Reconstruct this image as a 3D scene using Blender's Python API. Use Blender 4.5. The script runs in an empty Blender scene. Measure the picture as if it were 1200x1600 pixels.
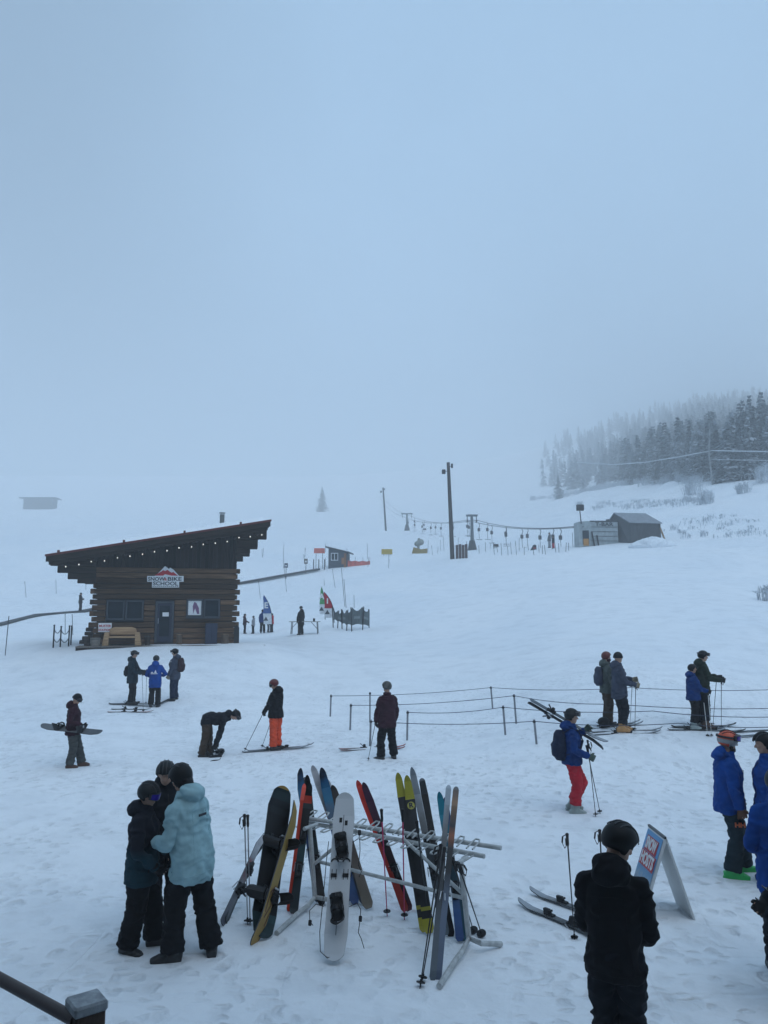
import bpy, bmesh, math, random
import numpy as np
from mathutils import Vector, Matrix, Quaternion, noise as mnoise

S = bpy.context.scene
COL = S.collection
R = math.radians
# ------------------------------------------------------------------ camera
F = 1200.0
PITCH = math.atan(162 / F)
CAM = Vector((0, 0, 3.25))
cd = bpy.data.cameras.new('camera'); cam = bpy.data.objects.new('camera', cd); COL.objects.link(cam)
cam.location = CAM; cam.rotation_euler = (R(90) + PITCH, 0, 0)
cd.sensor_fit = 'VERTICAL'; cd.sensor_height = 24; cd.lens = 24 * F / 1600
cd.clip_start = 0.05; cd.clip_end = 4000
S.camera = cam
# ------------------------------------------------------------------ sky and light
SUN_EL, SUN_AZ = R(58), R(150)
w = bpy.data.worlds.new('World'); S.world = w; w.use_nodes = True
nt = w.node_tree; nt.nodes.clear()
out = nt.nodes.new('ShaderNodeOutputWorld'); bg = nt.nodes.new('ShaderNodeBackground')
sky = nt.nodes.new('ShaderNodeTexSky'); sky.sky_type = 'NISHITA'; sky.sun_disc = False
sky.sun_elevation = SUN_EL; sky.sun_rotation = SUN_AZ; sky.air_density = 1.0; sky.dust_density = 3.0; sky.ozone_density = 2.0
# overcast veil: a thick even cloud sheet mixed over the clear sky
tc = nt.nodes.new('ShaderNodeTexCoord'); no = nt.nodes.new('ShaderNodeTexNoise')
no.inputs['Scale'].default_value = 1.6; no.inputs['Detail'].default_value = 3
ramp = nt.nodes.new('ShaderNodeValToRGB')
ramp.color_ramp.elements[0].position = 0.3; ramp.color_ramp.elements[0].color = (2.3, 3.95, 5.9, 1)
ramp.color_ramp.elements[1].position = 0.75; ramp.color_ramp.elements[1].color = (3.6, 5.65, 8.1, 1)
mix = nt.nodes.new('ShaderNodeMixRGB'); mix.inputs[0].default_value = 0.92
nt.links.new(tc.outputs['Generated'], no.inputs['Vector']); nt.links.new(no.outputs['Fac'], ramp.inputs[0])
nt.links.new(sky.outputs[0], mix.inputs[1]); nt.links.new(ramp.outputs[0], mix.inputs[2])
sx = nt.nodes.new('ShaderNodeSeparateXYZ'); mr = nt.nodes.new('ShaderNodeMapRange'); mr.interpolation_type = 'SMOOTHSTEP'      # thicker, duller cloud towards the left
mr.inputs[1].default_value = -0.45; mr.inputs[2].default_value = 0.0; mr.inputs[3].default_value = 0.5; mr.inputs[4].default_value = 1.0
ml = nt.nodes.new('ShaderNodeMixRGB'); ml.blend_type = 'MULTIPLY'; ml.inputs[0].default_value = 1
nt.links.new(tc.outputs['Generated'], sx.inputs[0]); nt.links.new(sx.outputs[0], mr.inputs[0]); nt.links.new(mix.outputs[0], ml.inputs[1]); nt.links.new(mr.outputs[0], ml.inputs[2])
nt.links.new(ml.outputs[0], bg.inputs[0]); bg.inputs[1].default_value = 0.10
nt.links.new(bg.outputs[0], out.inputs[0])
sl = bpy.data.lights.new('sun', 'SUN'); so = bpy.data.objects.new('sun', sl); COL.objects.link(so)
sl.energy = 0.9; sl.angle = R(60); sl.color = (0.93, 0.97, 1.0)
so.rotation_euler = (R(90) - SUN_EL, 0, -SUN_AZ + math.pi)
so.rotation_euler = Vector((math.sin(SUN_AZ) * math.cos(SUN_EL), math.cos(SUN_AZ) * math.cos(SUN_EL), math.sin(SUN_EL))).to_track_quat('Z', 'Y').to_euler()
S.view_settings.view_transform = 'Standard'; S.view_settings.look = 'None'
S.view_settings.exposure = 0.31; S.view_settings.gamma = 1.0
S.cycles.use_denoising = True; S.cycles.volume_bounces = 4; S.cycles.max_bounces = 6
S.cycles.diffuse_bounces = 3; S.cycles.transparent_max_bounces = 12
S.cycles.use_adaptive_sampling = True; S.cycles.adaptive_threshold = 0.02

# ------------------------------------------------------------------ pixel <-> world (photo pixels 1200x1600)
CP, SP = math.cos(PITCH), math.sin(PITCH)
def slope(v):
    b = (800 - v) / F
    return (SP + b * CP) / (CP - b * SP)
def at(u, v, Y):
    a = (u - 600) / F; b = (800 - v) / F
    d = Y / (CP - b * SP)
    return Vector((a * d, Y, CAM.z + d * (SP + b * CP)))
def pxm(v, Y):           # pixels per metre at distance Y near row v
    b = (800 - v) / F
    return F * (CP - b * SP) / Y
def proj(p):
    x, y, z = p[0], p[1], p[2] - CAM.z
    d = y * CP + z * SP; h = -y * SP + z * CP
    return 600 + F * x / d, 800 - F * h / d

# ------------------------------------------------------------------ terrain height from surveyed points (column, row, distance)
_pts = []
for (u, v, Y) in [
    (0, 1120, 25), (60, 1060, 31), (60, 1010, 38), (143, 1012, 36.5), (367, 1009, 37), (415, 1006, 38), (250, 1011, 36), (143, 1008, 40), (367, 1005, 41), (250, 1006, 42),
    (60, 960, 66), (125, 956, 72), (0, 980, 60), (60, 900, 95), (60, 850, 130), (-200, 980, 55), (-200, 900, 95),
    (300, 850, 125), (470, 992, 48), (410, 990, 58), (340, 975, 62), (545, 984, 51), (575, 986, 52), (495, 892, 100), (527, 887, 100), (370, 915, 88),
    (250, 1098, 27), (600, 1060, 33), (600, 1000, 46), (600, 935, 66), (600, 890, 94), (450, 1060, 33), (450, 1010, 44),
    (450, 850, 130), (516, 1118, 24.6), (578, 1165, 19.2), (636, 1156, 20.5), (707, 872, 88), (604, 866, 120), (655, 863, 125), (738, 860, 125),
    (636, 830, 220), (603, 829, 200), (503, 800, 500), (58, 796, 500), (300, 800, 450), (0, 762, 720), (300, 765, 720), (600, 765, 720), (-300, 775, 650),
    (970, 1145, 18.3), (1100, 1140, 18.6), (1200, 1140, 18.8), (1350, 1140, 19), (840, 1160, 18.4), (770, 1106, 25), (900, 1060, 26.5), (900, 1000, 37), (900, 935, 52), (900, 885, 68),
    (1200, 1060, 27), (1200, 1000, 36), (1200, 930, 50), (1200, 870, 66), (1400, 1000, 36), (1400, 900, 60),
    (760, 1000, 42), (760, 930, 60), (760, 885, 80), (940, 854, 80), (1000, 849, 80), (1060, 845, 80), (1200, 845, 74), (860, 858, 84), (1400, 840, 72),
    (900, 850, 96), (1000, 812, 112), (1100, 800, 104), (1200, 790, 98), (1400, 780, 94), (900, 795, 190), (800, 812, 190), (1100, 765, 128), (1200, 755, 122), (1000, 775, 165),
    (870, 773, 390), (780, 785, 420), (940, 764, 300), (1000, 757, 215), (1100, 750, 150), (1200, 742, 135), (1400, 730, 125),
    (1200, 712, 260), (1100, 716, 290), (1000, 726, 400), (1400, 700, 240), (900, 738, 580), (800, 755, 640), (1200, 664, 480), (1100, 673, 500), (1000, 696, 600),
    (1200, 628, 860), (1000, 658, 880), (1400, 615, 800), (860, 700, 870)]:
    p = at(u, v, Y); _pts.append((p.x / Y, math.log(Y), p.z / Y))
for Y in (3, 6, 9, 12, 15.5):
    for a in (-1.1, -.5, -.2, .1, .4, 1.1): _pts.append((a, math.log(Y), 0))
for a in (-.4, -.1, .05): _pts.append((a, math.log(18.5), 0.003))
_P = np.array(_pts); _K = 2.2
_X = np.stack([_P[:, 0] * _K, _P[:, 1]], 1)
def _U(r2): return 0.5 * r2 * np.log(r2 + 1e-12)
_n = len(_X)
_A = _U(((_X[:, None] - _X[None]) ** 2).sum(-1)) + np.eye(_n) * 0.002
_Q = np.concatenate([np.ones((_n, 1)), _X], 1)
_M = np.block([[_A, _Q], [_Q.T, np.zeros((3, 3))]])
_W = np.linalg.solve(_M, np.concatenate([_P[:, 2], np.zeros(3)]))
def _q(a, t):
    out = np.zeros(a.shape)
    a = np.clip(a, -1.1, 1.1) * _K; t = np.clip(t, math.log(3), math.log(900))
    out = _W[_n] + _W[_n + 1] * a + _W[_n + 2] * t
    for i in range(_n):
        out = out + _W[i] * _U((a - _X[i, 0]) ** 2 + (t - _X[i, 1]) ** 2)
    return out
def hgrid(x, y):
    yy = np.maximum(y, 3.0)
    q = _q(x / yy, np.log(yy))
    return q * np.minimum(yy, 900) * np.clip((y - 10) / 7, 0, 1)
_hc = {}
def hz(x, y): return float(hgrid(np.array([x]), np.array([y]))[0])
def gp(u, v, Y0=4, Y1=880):      # where the view ray through a photo pixel meets the snow
    Y = np.exp(np.linspace(math.log(Y0), math.log(Y1), 400))
    b = (800 - v) / F; d = Y / (CP - b * SP); x = (u - 600) / F * d; z = CAM.z + d * (SP + b * CP)
    g = hgrid(x, Y) - z
    k = np.argmax(g >= 0)
    if g[k] < 0: k = len(Y) - 1
    if k == 0: k = 1
    t = g[k - 1] / (g[k - 1] - g[k]) if g[k] != g[k - 1] else 0
    Yg = Y[k - 1] + t * (Y[k] - Y[k - 1])
    p = at(u, v, Yg); p.z = hz(p.x, p.y); return p

# ------------------------------------------------------------------ materials
def mat(name, col, rough=0.7, metal=0.0, vary=0.15, scale=8, bump=0.0, bscale=60, spec=None, emit=None, sheen=0):
    m = bpy.data.materials.get(name)
    if m: return m
    m = bpy.data.materials.new(name); m.use_nodes = True; t = m.node_tree; b = t.nodes['Principled BSDF']
    b.inputs['Roughness'].default_value = rough; b.inputs['Metallic'].default_value = metal
    if spec is not None: b.inputs['Specular IOR Level'].default_value = spec
    c = t.nodes.new('ShaderNodeTexCoord'); n = t.nodes.new('ShaderNodeTexNoise')
    n.inputs['Scale'].default_value = scale; n.inputs['Detail'].default_value = 5
    r = t.nodes.new('ShaderNodeValToRGB')
    lo = [max(0, k * (1 - vary)) for k in col]; hi = [min(1, k * (1 + vary)) for k in col]
    r.color_ramp.elements[0].position = .3; r.color_ramp.elements[1].position = .7
    r.color_ramp.elements[0].color = (*lo, 1); r.color_ramp.elements[1].color = (*hi, 1)
    t.links.new(c.outputs['Object'], n.inputs['Vector']); t.links.new(n.outputs['Fac'], r.inputs[0]); t.links.new(r.outputs[0], b.inputs['Base Color'])
    if bump:
        n2 = t.nodes.new('ShaderNodeTexNoise'); n2.inputs['Scale'].default_value = bscale; n2.inputs['Detail'].default_value = 4
        bp = t.nodes.new('ShaderNodeBump'); bp.inputs['Strength'].default_value = bump; bp.inputs['Distance'].default_value = 0.01
        t.links.new(c.outputs['Object'], n2.inputs['Vector']); t.links.new(n2.outputs['Fac'], bp.inputs['Height']); t.links.new(bp.outputs[0], b.inputs['Normal'])
    if emit:
        b.inputs['Emission Color'].default_value = (*emit[0], 1); b.inputs['Emission Strength'].default_value = emit[1]
    return m
def cloth(name, col, rough=0.85): return mat(name, col, rough, vary=.22, scale=5, bump=.5, bscale=14, spec=.2)

def set_ramp(r, stops):
    e = r.color_ramp.elements; e.remove(e[1]); e[0].position = stops[0][0]; e[0].color = (*stops[0][1], 1)
    for p, col in stops[1:]: q = e.new(p); q.color = (*col, 1)
def bands(name, stops, axis=0, rough=0.35, noise=0.0, nscale=9, length=1.0, spots=None):
    """colour bands along a board's own length (object x, 0..length); a printed top sheet"""
    m = bpy.data.materials.new(name); m.use_nodes = True; t = m.node_tree; b = t.nodes['Principled BSDF']; b.inputs['Roughness'].default_value = rough + .1; b.inputs['Specular IOR Level'].default_value = .25
    c = t.nodes.new('ShaderNodeTexCoord'); s = t.nodes.new('ShaderNodeSeparateXYZ'); t.links.new(c.outputs['Object' if axis else 'Generated'], s.inputs[0])
    mm = t.nodes.new('ShaderNodeMath'); mm.operation = 'DIVIDE'; mm.inputs[1].default_value = length if axis else 1.0; t.links.new(s.outputs[axis], mm.inputs[0])
    src = mm.outputs[0]
    if noise:
        n = t.nodes.new('ShaderNodeTexNoise'); n.inputs['Scale'].default_value = nscale; n.inputs['Detail'].default_value = 4; t.links.new(c.outputs['Object'], n.inputs['Vector'])
        k = t.nodes.new('ShaderNodeMath'); k.operation = 'MULTIPLY_ADD'; k.inputs[1].default_value = noise; k.inputs[2].default_value = -noise / 2
        t.links.new(n.outputs['Fac'], k.inputs[0]); a = t.nodes.new('ShaderNodeMath'); a.operation = 'ADD'
        t.links.new(k.outputs[0], a.inputs[0]); t.links.new(src, a.inputs[1]); src = a.outputs[0]
    r = t.nodes.new('ShaderNodeValToRGB'); r.color_ramp.interpolation = 'CONSTANT' if not noise else 'LINEAR'
    set_ramp(r, stops)
    t.links.new(src, r.inputs[0]); t.links.new(r.outputs[0], b.inputs['Base Color'])
    return m

# ------------------------------------------------------------------ mesh helpers
def tag(o, label=None, cat=None, group=None, kind=None):
    if label: o['label'] = label
    if cat: o['category'] = cat
    if group: o['group'] = group
    if kind: o['kind'] = kind
    return o
def thing(name, label, cat, loc=(0, 0, 0), rot=0, group=None):
    o = bpy.data.objects.new(name, None); COL.objects.link(o); o.location = loc; o.empty_display_size = .1
    o.rotation_euler = (0, 0, rot) if not hasattr(rot, '__len__') else rot
    return tag(o, label, cat, group)
def frame(o, origin, xdir, zhint):
    x = Vector(xdir).normalized(); z = Vector(zhint); z = (z - x * z.dot(x)).normalized(); y = z.cross(x)
    o.matrix_world = Matrix(((x.x, y.x, z.x, origin[0]), (x.y, y.y, z.y, origin[1]), (x.z, y.z, z.z, origin[2]), (0, 0, 0, 1)))
class MB:
    def __init__(s): s.v = []; s.f = []; s.m = []; s.cur = 0
    def add(s, vs, fs):
        o = len(s.v); s.v += [tuple(p) for p in vs]; s.f += [tuple(i + o for i in f) for f in fs]; s.m += [s.cur] * len(fs); return s
    def box(s, c, d, rot=None, taper=1.0):
        x, y, z = d[0] / 2, d[1] / 2, d[2] / 2; c = Vector(c); vs = []
        for zz, t in ((-z, 1), (z, taper)):
            for xx, yy in ((-x, -y), (x, -y), (x, y), (-x, y)):
                p = Vector((xx * t, yy * t, zz));
                if rot is not None: p = rot @ p
                vs.append(c + p)
        return s.add(vs, [(3, 2, 1, 0), (4, 5, 6, 7), (0, 1, 5, 4), (1, 2, 6, 5), (2, 3, 7, 6), (3, 0, 4, 7)])
    def bar(s, p, q, w, h=None, up=(0, 0, 1)):
        p, q = Vector(p), Vector(q); d = (q - p); L = d.length; x = d.normalized(); u = Vector(up)
        if abs(x.dot(u)) > .98: u = Vector((0, 1, 0))
        y = u.cross(x).normalized(); z = x.cross(y); h = h or w
        return s.box((p + q) / 2, (L, w, h), Matrix((x, y, z)).transposed())
    def loft(s, secs, side=(0, 1, 0), n=14, power=2.0, cap=True):
        """secs: list of (centre, half width along side, half depth); side: lateral axis"""
        C = [Vector(c[0]) for c in secs]; rings = []
        for i, (c, rw, rd) in enumerate(secs):
            a = C[max(0, i - 1)]; b = C[min(len(C) - 1, i + 1)]; t = (b - a)
            t = t.normalized() if t.length > 1e-9 else Vector((0, 0, 1))
            sd = Vector(side); sd = sd - t * sd.dot(t)
            if sd.length < .05: sd = Vector((1, 0, 0)) - t * t.x
            sd.normalize(); dp = t.cross(sd); r = []
            for k in range(n):
                q = 2 * math.pi * k / n; cs, sn = math.cos(q), math.sin(q)
                e = 2 / power
                r.append(C[i] + sd * (rw * math.copysign(abs(cs) ** e, cs)) + dp * (rd * math.copysign(abs(sn) ** e, sn)))
            rings.append(r)
        vs = [p for r in rings for p in r]; fs = []
        for i in range(len(rings) - 1):
            for k in range(n):
                a = i * n + k; b = i * n + (k + 1) % n; fs.append((a, b, b + n, a + n))
        if cap: fs.append(tuple(range(n - 1, -1, -1))); fs.append(tuple(range((len(rings) - 1) * n, len(rings) * n)))
        return s.add(vs, fs)
    def tube(s, pts, r, n=8, r2=None):
        m = len(pts); r2 = r if r2 is None else r2
        pts = [Vector(p) for p in pts]; d = (pts[-1] - pts[0]); sd = Vector((0, 0, 1)) if abs(d.normalized().z) < .7 else Vector((1, 0, 0))
        return s.loft([(p, r + (r2 - r) * i / max(1, m - 1), r + (r2 - r) * i / max(1, m - 1)) for i, p in enumerate(pts)], sd, n)
    def cap(s, p, q, r0, r1, side=(0, 1, 0), fl=1.0, n=12):
        """round-ended tapered limb"""
        p, q = Vector(p), Vector(q); x = (q - p); x = x.normalized() if x.length > 1e-6 else Vector((0, 0, 1)); secs = []
        for t in (-.98, -.8, -.5, 0): secs.append((p + x * r0 * t, r0 * math.sqrt(1 - t * t), r0 * math.sqrt(1 - t * t) * fl))
        for t in (0, .5, .8, .98): secs.append((q + x * r1 * t, r1 * math.sqrt(1 - t * t), r1 * math.sqrt(1 - t * t) * fl))
        return s.loft(secs, side, n)
    def ell(s, c, r, rot=None, nu=16, nv=10):
        c = Vector(c); vs = []; fs = []
        for j in range(nv + 1):
            ph = math.pi * min(max(j / nv, .02), .98)
            for i in range(nu):
                th = 2 * math.pi * i / nu; p = Vector((r[0] * math.sin(ph) * math.cos(th), r[1] * math.sin(ph) * math.sin(th), r[2] * math.cos(ph)))
                if rot is not None: p = rot @ p
                vs.append(c + p)
        for j in range(nv):
            for i in range(nu):
                a = j * nu + i; b = j * nu + (i + 1) % nu; fs.append((a, a + nu, b + nu, b))
        fs.append(tuple(range(nu))); fs.append(tuple(range((nv + 1) * nu - 1, nv * nu - 1, -1)))
        return s.add(vs, fs)
    def poly(s, pts, ext):
        """closed outline extruded by ext"""
        n = len(pts); e = Vector(ext); vs = [Vector(p) for p in pts] + [Vector(p) + e for p in pts]
        return s.add(vs, [tuple(range(n - 1, -1, -1)), tuple(range(n, 2 * n))] + [(i, (i + 1) % n, (i + 1) % n + n, i + n) for i in range(n)])
    def mesh(s, name):
        me = bpy.data.meshes.new(name); me.from_pydata(s.v, [], s.f); me.update(); return me
    def build(s, name, m, parent=None, smooth=False, bevel=0, sharp=35):
        me = s.mesh(name)
        ms = m if isinstance(m, (list, tuple)) else [m]
        for x in ms: me.materials.append(x)
        if len(ms) > 1: me.polygons.foreach_set('material_index', s.m)
        bm = bmesh.new(); bm.from_mesh(me); bmesh.ops.recalc_face_normals(bm, faces=bm.faces)
        if bevel: bmesh.ops.bevel(bm, geom=[e for e in bm.edges if len(e.link_faces) == 2 and e.calc_face_angle(0) > .6], offset=bevel, segments=1, affect='EDGES', clamp_overlap=True)
        bm.to_mesh(me); bm.free()
        if smooth:
            me.shade_smooth()
            try: me.set_sharp_from_angle(angle=R(sharp))
            except Exception: pass
        o = bpy.data.objects.new(name, me); COL.objects.link(o)
        if parent: o.parent = parent
        return o
def organic(mb, name, m, parent, vox=0.012, smooth=3, wrinkle=0.0, wscale=7, seed=0, sfac=.6):
    """voxel-fuse overlapping solids into one continuous skin"""
    me = mb.mesh('t'); bm = bmesh.new(); bm.from_mesh(me); bmesh.ops.recalc_face_normals(bm, faces=bm.faces); bm.to_mesh(me); bm.free()
    t = bpy.data.objects.new('t', me); COL.objects.link(t)
    r = t.modifiers.new('r', 'REMESH'); r.mode = 'VOXEL'; r.voxel_size = vox; r.adaptivity = 0
    k = t.modifiers.new('s', 'SMOOTH'); k.factor = sfac; k.iterations = smooth
    dg = bpy.context.evaluated_depsgraph_get(); dg.update()
    nm = bpy.data.meshes.new_from_object(t.evaluated_get(dg)); nm.name = name
    bpy.data.objects.remove(t); bpy.data.meshes.remove(me)
    if wrinkle:
        n = len(nm.vertices); co = np.empty(n * 3, 'f'); nm.vertices.foreach_get('co', co); co = co.reshape(-1, 3)
        no = np.empty(n * 3, 'f'); nm.vertex_normals.foreach_get('vector', no); no = no.reshape(-1, 3)
        q = co * wscale; q[:, 2] *= 1.5; q += seed * 7.3; fn = mnoise.noise
        warp = np.array([fn((a * .5, b * .5, c * .5)) for a, b, c in q])
        h = np.array([fn((a + .9 * k2, b, c + 1.3 * k2)) for (a, b, c), k2 in zip(q, warp)])
        h2 = np.array([fn((a * 2.3, b * 2.3, c * 2.6)) for a, b, c in q])
        d = (1 - 2.2 * np.abs(h)) * wrinkle + h2 * wrinkle * .45
        co += no * d[:, None]; nm.vertices.foreach_set('co', co.ravel()); nm.update()
    nm.materials.clear()
    for x in (m if isinstance(m, (list, tuple)) else [m]): nm.materials.append(x)
    nm.shade_smooth()
    o = bpy.data.objects.new(name, nm); COL.objects.link(o)
    if parent: o.parent = parent
    return o
def text(txt, name, m, parent, loc, size, rot=(0, 0, 0), ext=0.004, bold=0.0, sx=1.0, align='CENTER', space=1.0, fit=None):
    c = bpy.data.curves.new(name, 'FONT'); c.body = txt; c.size = size; c.extrude = ext; c.offset = bold; c.align_x = align; c.align_y = 'CENTER'; c.space_character = space; c.resolution_u = 3
    t = bpy.data.objects.new(name, c); COL.objects.link(t)
    dg = bpy.context.evaluated_depsgraph_get(); me = bpy.data.meshes.new_from_object(t.evaluated_get(dg)); bpy.data.objects.remove(t)
    me.materials.clear(); me.materials.append(m); me.name = name
    if fit:
        xs = [q.co.x for q in me.vertices]; ys = [q.co.y for q in me.vertices]; kx, ky = fit[0] / (max(xs) - min(xs)), fit[1] / (max(ys) - min(ys)); mx, my = (max(xs) + min(xs)) / 2, (max(ys) + min(ys)) / 2
        for q in me.vertices: q.co.x = (q.co.x - mx) * kx; q.co.y = (q.co.y - my) * ky
    o = bpy.data.objects.new(name, me); COL.objects.link(o); o.parent = parent; o.location = loc; o.rotation_euler = rot; o.scale = (sx, 1, 1)
    return o
def copy_tree(o, parent=None):
    c = o.copy(); COL.objects.link(c); c.parent = parent
    for ch in list(o.children): copy_tree(ch, c)
    return c
# ------------------------------------------------------------------ snow ground
def snow_material():
    m = bpy.data.materials.new('trodden_snow'); m.use_nodes = True; t = m.node_tree; b = t.nodes['Principled BSDF']
    b.inputs['Roughness'].default_value = 0.75; b.inputs['Specular IOR Level'].default_value = 0.25
    c = t.nodes.new('ShaderNodeTexCoord')
    def noise(scale, det, sc=(1, 1, 1), rot=0):
        mp = t.nodes.new('ShaderNodeMapping'); mp.inputs['Scale'].default_value = sc; mp.inputs['Rotation'].default_value = (0, 0, rot); mp.inputs['Location'].default_value = (3.3, 1.7, 11.37 + scale)
        n = t.nodes.new('ShaderNodeTexNoise'); n.inputs['Scale'].default_value = scale; n.inputs['Detail'].default_value = det; n.inputs['Roughness'].default_value = .55
        t.links.new(c.outputs['Object'], mp.inputs[0]); t.links.new(mp.outputs[0], n.inputs['Vector']); return n.outputs['Fac']
    big = noise(0.12, 4)
    r = t.nodes.new('ShaderNodeValToRGB'); r.color_ramp.elements[0].position = .3; r.color_ramp.elements[1].position = .7
    r.color_ramp.elements[0].color = (.76, .81, .86, 1); r.color_ramp.elements[1].color = (.84, .87, .90, 1)
    t.links.new(big, r.inputs[0])
    grit = noise(1.1, 6); r2 = t.nodes.new('ShaderNodeValToRGB'); r2.color_ramp.elements[0].position = .33; r2.color_ramp.elements[1].position = .52
    r2.color_ramp.elements[0].color = (.91, .915, .92, 1); r2.color_ramp.elements[1].color = (1, 1, 1, 1); t.links.new(grit, r2.inputs[0])
    mx = t.nodes.new('ShaderNodeMixRGB'); mx.blend_type = 'MULTIPLY'; mx.inputs[0].default_value = 1
    t.links.new(r.outputs[0], mx.inputs[1]); t.links.new(r2.outputs[0], mx.inputs[2]); t.links.new(mx.outputs[0], b.inputs['Base Color'])
    def mul(a, k):
        q = t.nodes.new('ShaderNodeMath'); q.operation = 'MULTIPLY'; t.links.new(a, q.inputs[0]); q.inputs[1].default_value = k; return q.outputs[0]
    def add(a, b2):
        q = t.nodes.new('ShaderNodeMath'); q.operation = 'ADD'; t.links.new(a, q.inputs[0]); t.links.new(b2, q.inputs[1]); return q.outputs[0]
    def pits(a, lo, hi):
        q = t.nodes.new('ShaderNodeMapRange'); q.interpolation_type = 'SMOOTHSTEP'; t.links.new(a, q.inputs[0]); q.inputs[1].default_value = lo; q.inputs[2].default_value = hi; return q.outputs[0]
    def vor(scale, sc, rot, seed):
        mp = t.nodes.new('ShaderNodeMapping'); mp.inputs['Scale'].default_value = sc; mp.inputs['Rotation'].default_value = (0, 0, rot); mp.inputs['Location'].default_value = (seed, seed, 0)
        wn = t.nodes.new('ShaderNodeTexNoise'); wn.inputs['Scale'].default_value = 5; wn.inputs['Detail'].default_value = 4; ad = t.nodes.new('ShaderNodeMixRGB'); ad.blend_type = 'ADD'; ad.inputs[0].default_value = .22
        v = t.nodes.new('ShaderNodeTexVoronoi'); v.inputs['Scale'].default_value = scale; v.voronoi_dimensions = '2D'
        t.links.new(c.outputs['Object'], ad.inputs[1]); t.links.new(c.outputs['Object'], wn.inputs['Vector']); t.links.new(wn.outputs['Color'], ad.inputs[2])
        t.links.new(ad.outputs[0], mp.inputs[0]); t.links.new(mp.outputs[0], v.inputs['Vector'])
        dent = pits(v.outputs['Distance'], .10, .42)          # 0 in the print, 1 outside
        inv = t.nodes.new('ShaderNodeMath'); inv.operation = 'SUBTRACT'; inv.inputs[0].default_value = 1; t.links.new(dent, inv.inputs[1])
        sp = t.nodes.new('ShaderNodeSeparateXYZ'); t.links.new(v.outputs['Color'], sp.inputs[0]); k = pits(sp.outputs[0], .45, .8)
        q = t.nodes.new('ShaderNodeMath'); q.operation = 'MULTIPLY'; t.links.new(inv.outputs[0], q.inputs[0]); t.links.new(k, q.inputs[1]); return q.outputs[0]
    def prod(a, b2):
        q = t.nodes.new('ShaderNodeMath'); q.operation = 'MULTIPLY'; t.links.new(a, q.inputs[0]); t.links.new(b2, q.inputs[1]); return q.outputs[0]
    def groove(n_, wd):
        s1 = t.nodes.new('ShaderNodeMath'); s1.operation = 'SUBTRACT'; s1.inputs[1].default_value = .5; t.links.new(n_, s1.inputs[0]); a1 = t.nodes.new('ShaderNodeMath'); a1.operation = 'ABSOLUTE'; t.links.new(s1.outputs[0], a1.inputs[0])
        g1 = pits(a1.outputs[0], 0, wd); o1 = t.nodes.new('ShaderNodeMath'); o1.operation = 'SUBTRACT'; o1.inputs[0].default_value = 1; t.links.new(g1, o1.inputs[1]); return o1.outputs[0]
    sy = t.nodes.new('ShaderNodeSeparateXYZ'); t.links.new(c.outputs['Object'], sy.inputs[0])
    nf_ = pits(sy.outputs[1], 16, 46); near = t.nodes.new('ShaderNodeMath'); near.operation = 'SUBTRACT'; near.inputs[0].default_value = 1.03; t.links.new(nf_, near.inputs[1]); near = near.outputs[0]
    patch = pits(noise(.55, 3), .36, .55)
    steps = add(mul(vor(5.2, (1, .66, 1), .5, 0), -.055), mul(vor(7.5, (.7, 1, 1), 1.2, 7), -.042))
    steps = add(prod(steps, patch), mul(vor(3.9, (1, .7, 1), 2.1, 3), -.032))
    tracks = add(mul(groove(noise(.42, 2, (.5, 1.6, 1), .3), .016), -.016), add(mul(groove(noise(.5, 2, (1.5, .45, 1), -.4), .014), -.013), mul(groove(noise(.33, 2, (.35, 1.9, 1), -.15), .012), -.016)))
    h = add(steps, prod(tracks, patch));
    dent_shade = t.nodes.new('ShaderNodeMath'); dent_shade.operation = 'MULTIPLY_ADD'; dent_shade.inputs[1].default_value = 2.0; dent_shade.inputs[2].default_value = 1.0; t.links.new(prod(steps, near), dent_shade.inputs[0])  # footprint dents also darkened in the base colour, painted shade for their hollows
    m2 = t.nodes.new('ShaderNodeMixRGB'); m2.blend_type = 'MULTIPLY'; m2.inputs[0].default_value = 1; t.links.new(mx.outputs[0], m2.inputs[1]); t.links.new(dent_shade.outputs[0], m2.inputs[2]); t.links.new(m2.outputs[0], b.inputs['Base Color'])
    h = add(h, mul(noise(6.5, 5, (1, 1.2, 1), .8), .05)); h = add(h, mul(noise(32, 3), .0035)); h = prod(h, near)
    h = add(h, mul(noise(.9, 2, (.25, 2.0, 1), .35), .02))
    bp = t.nodes.new('ShaderNodeBump'); bp.inputs['Strength'].default_value = .55; bp.inputs['Distance'].default_value = 1.0
    t.links.new(h, bp.inputs['Height']); t.links.new(bp.outputs[0], b.inputs['Normal'])
    return m
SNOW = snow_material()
nc, nr = 560, 760
aa = np.linspace(-1.35, 1.35, nc); yy = np.exp(np.linspace(math.log(5), math.log(1112), nr)) - 12
Xg = aa[None, :] * (yy[:, None] + 12); Yg = np.repeat(yy[:, None], nc, 1)
Zg = hgrid(Xg.ravel(), Yg.ravel()).reshape(Xg.shape)
def nz2(x, y, seed, n=26, lo=1.0, hi=3.0):
    rs = np.random.RandomState(seed); o = np.zeros(x.shape)
    for i in range(n):
        k = rs.uniform(lo, hi); th = rs.uniform(0, math.pi * 2); o += np.sin(k * (x * math.cos(th) + y * math.sin(th)) + rs.uniform(0, 7)) 
    return o / math.sqrt(n)
tr = np.clip((Yg - 2) / 8, .4, 1) * np.clip(1 - (Yg - 22) / 26, 0, 1)
Zg += tr * (-.012 * np.clip(nz2(Xg, Yg, 3, 40, 4, 13) - .35, 0, 2) + .012 * nz2(Xg, Yg, 5, 24, 1.2, 4))
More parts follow.
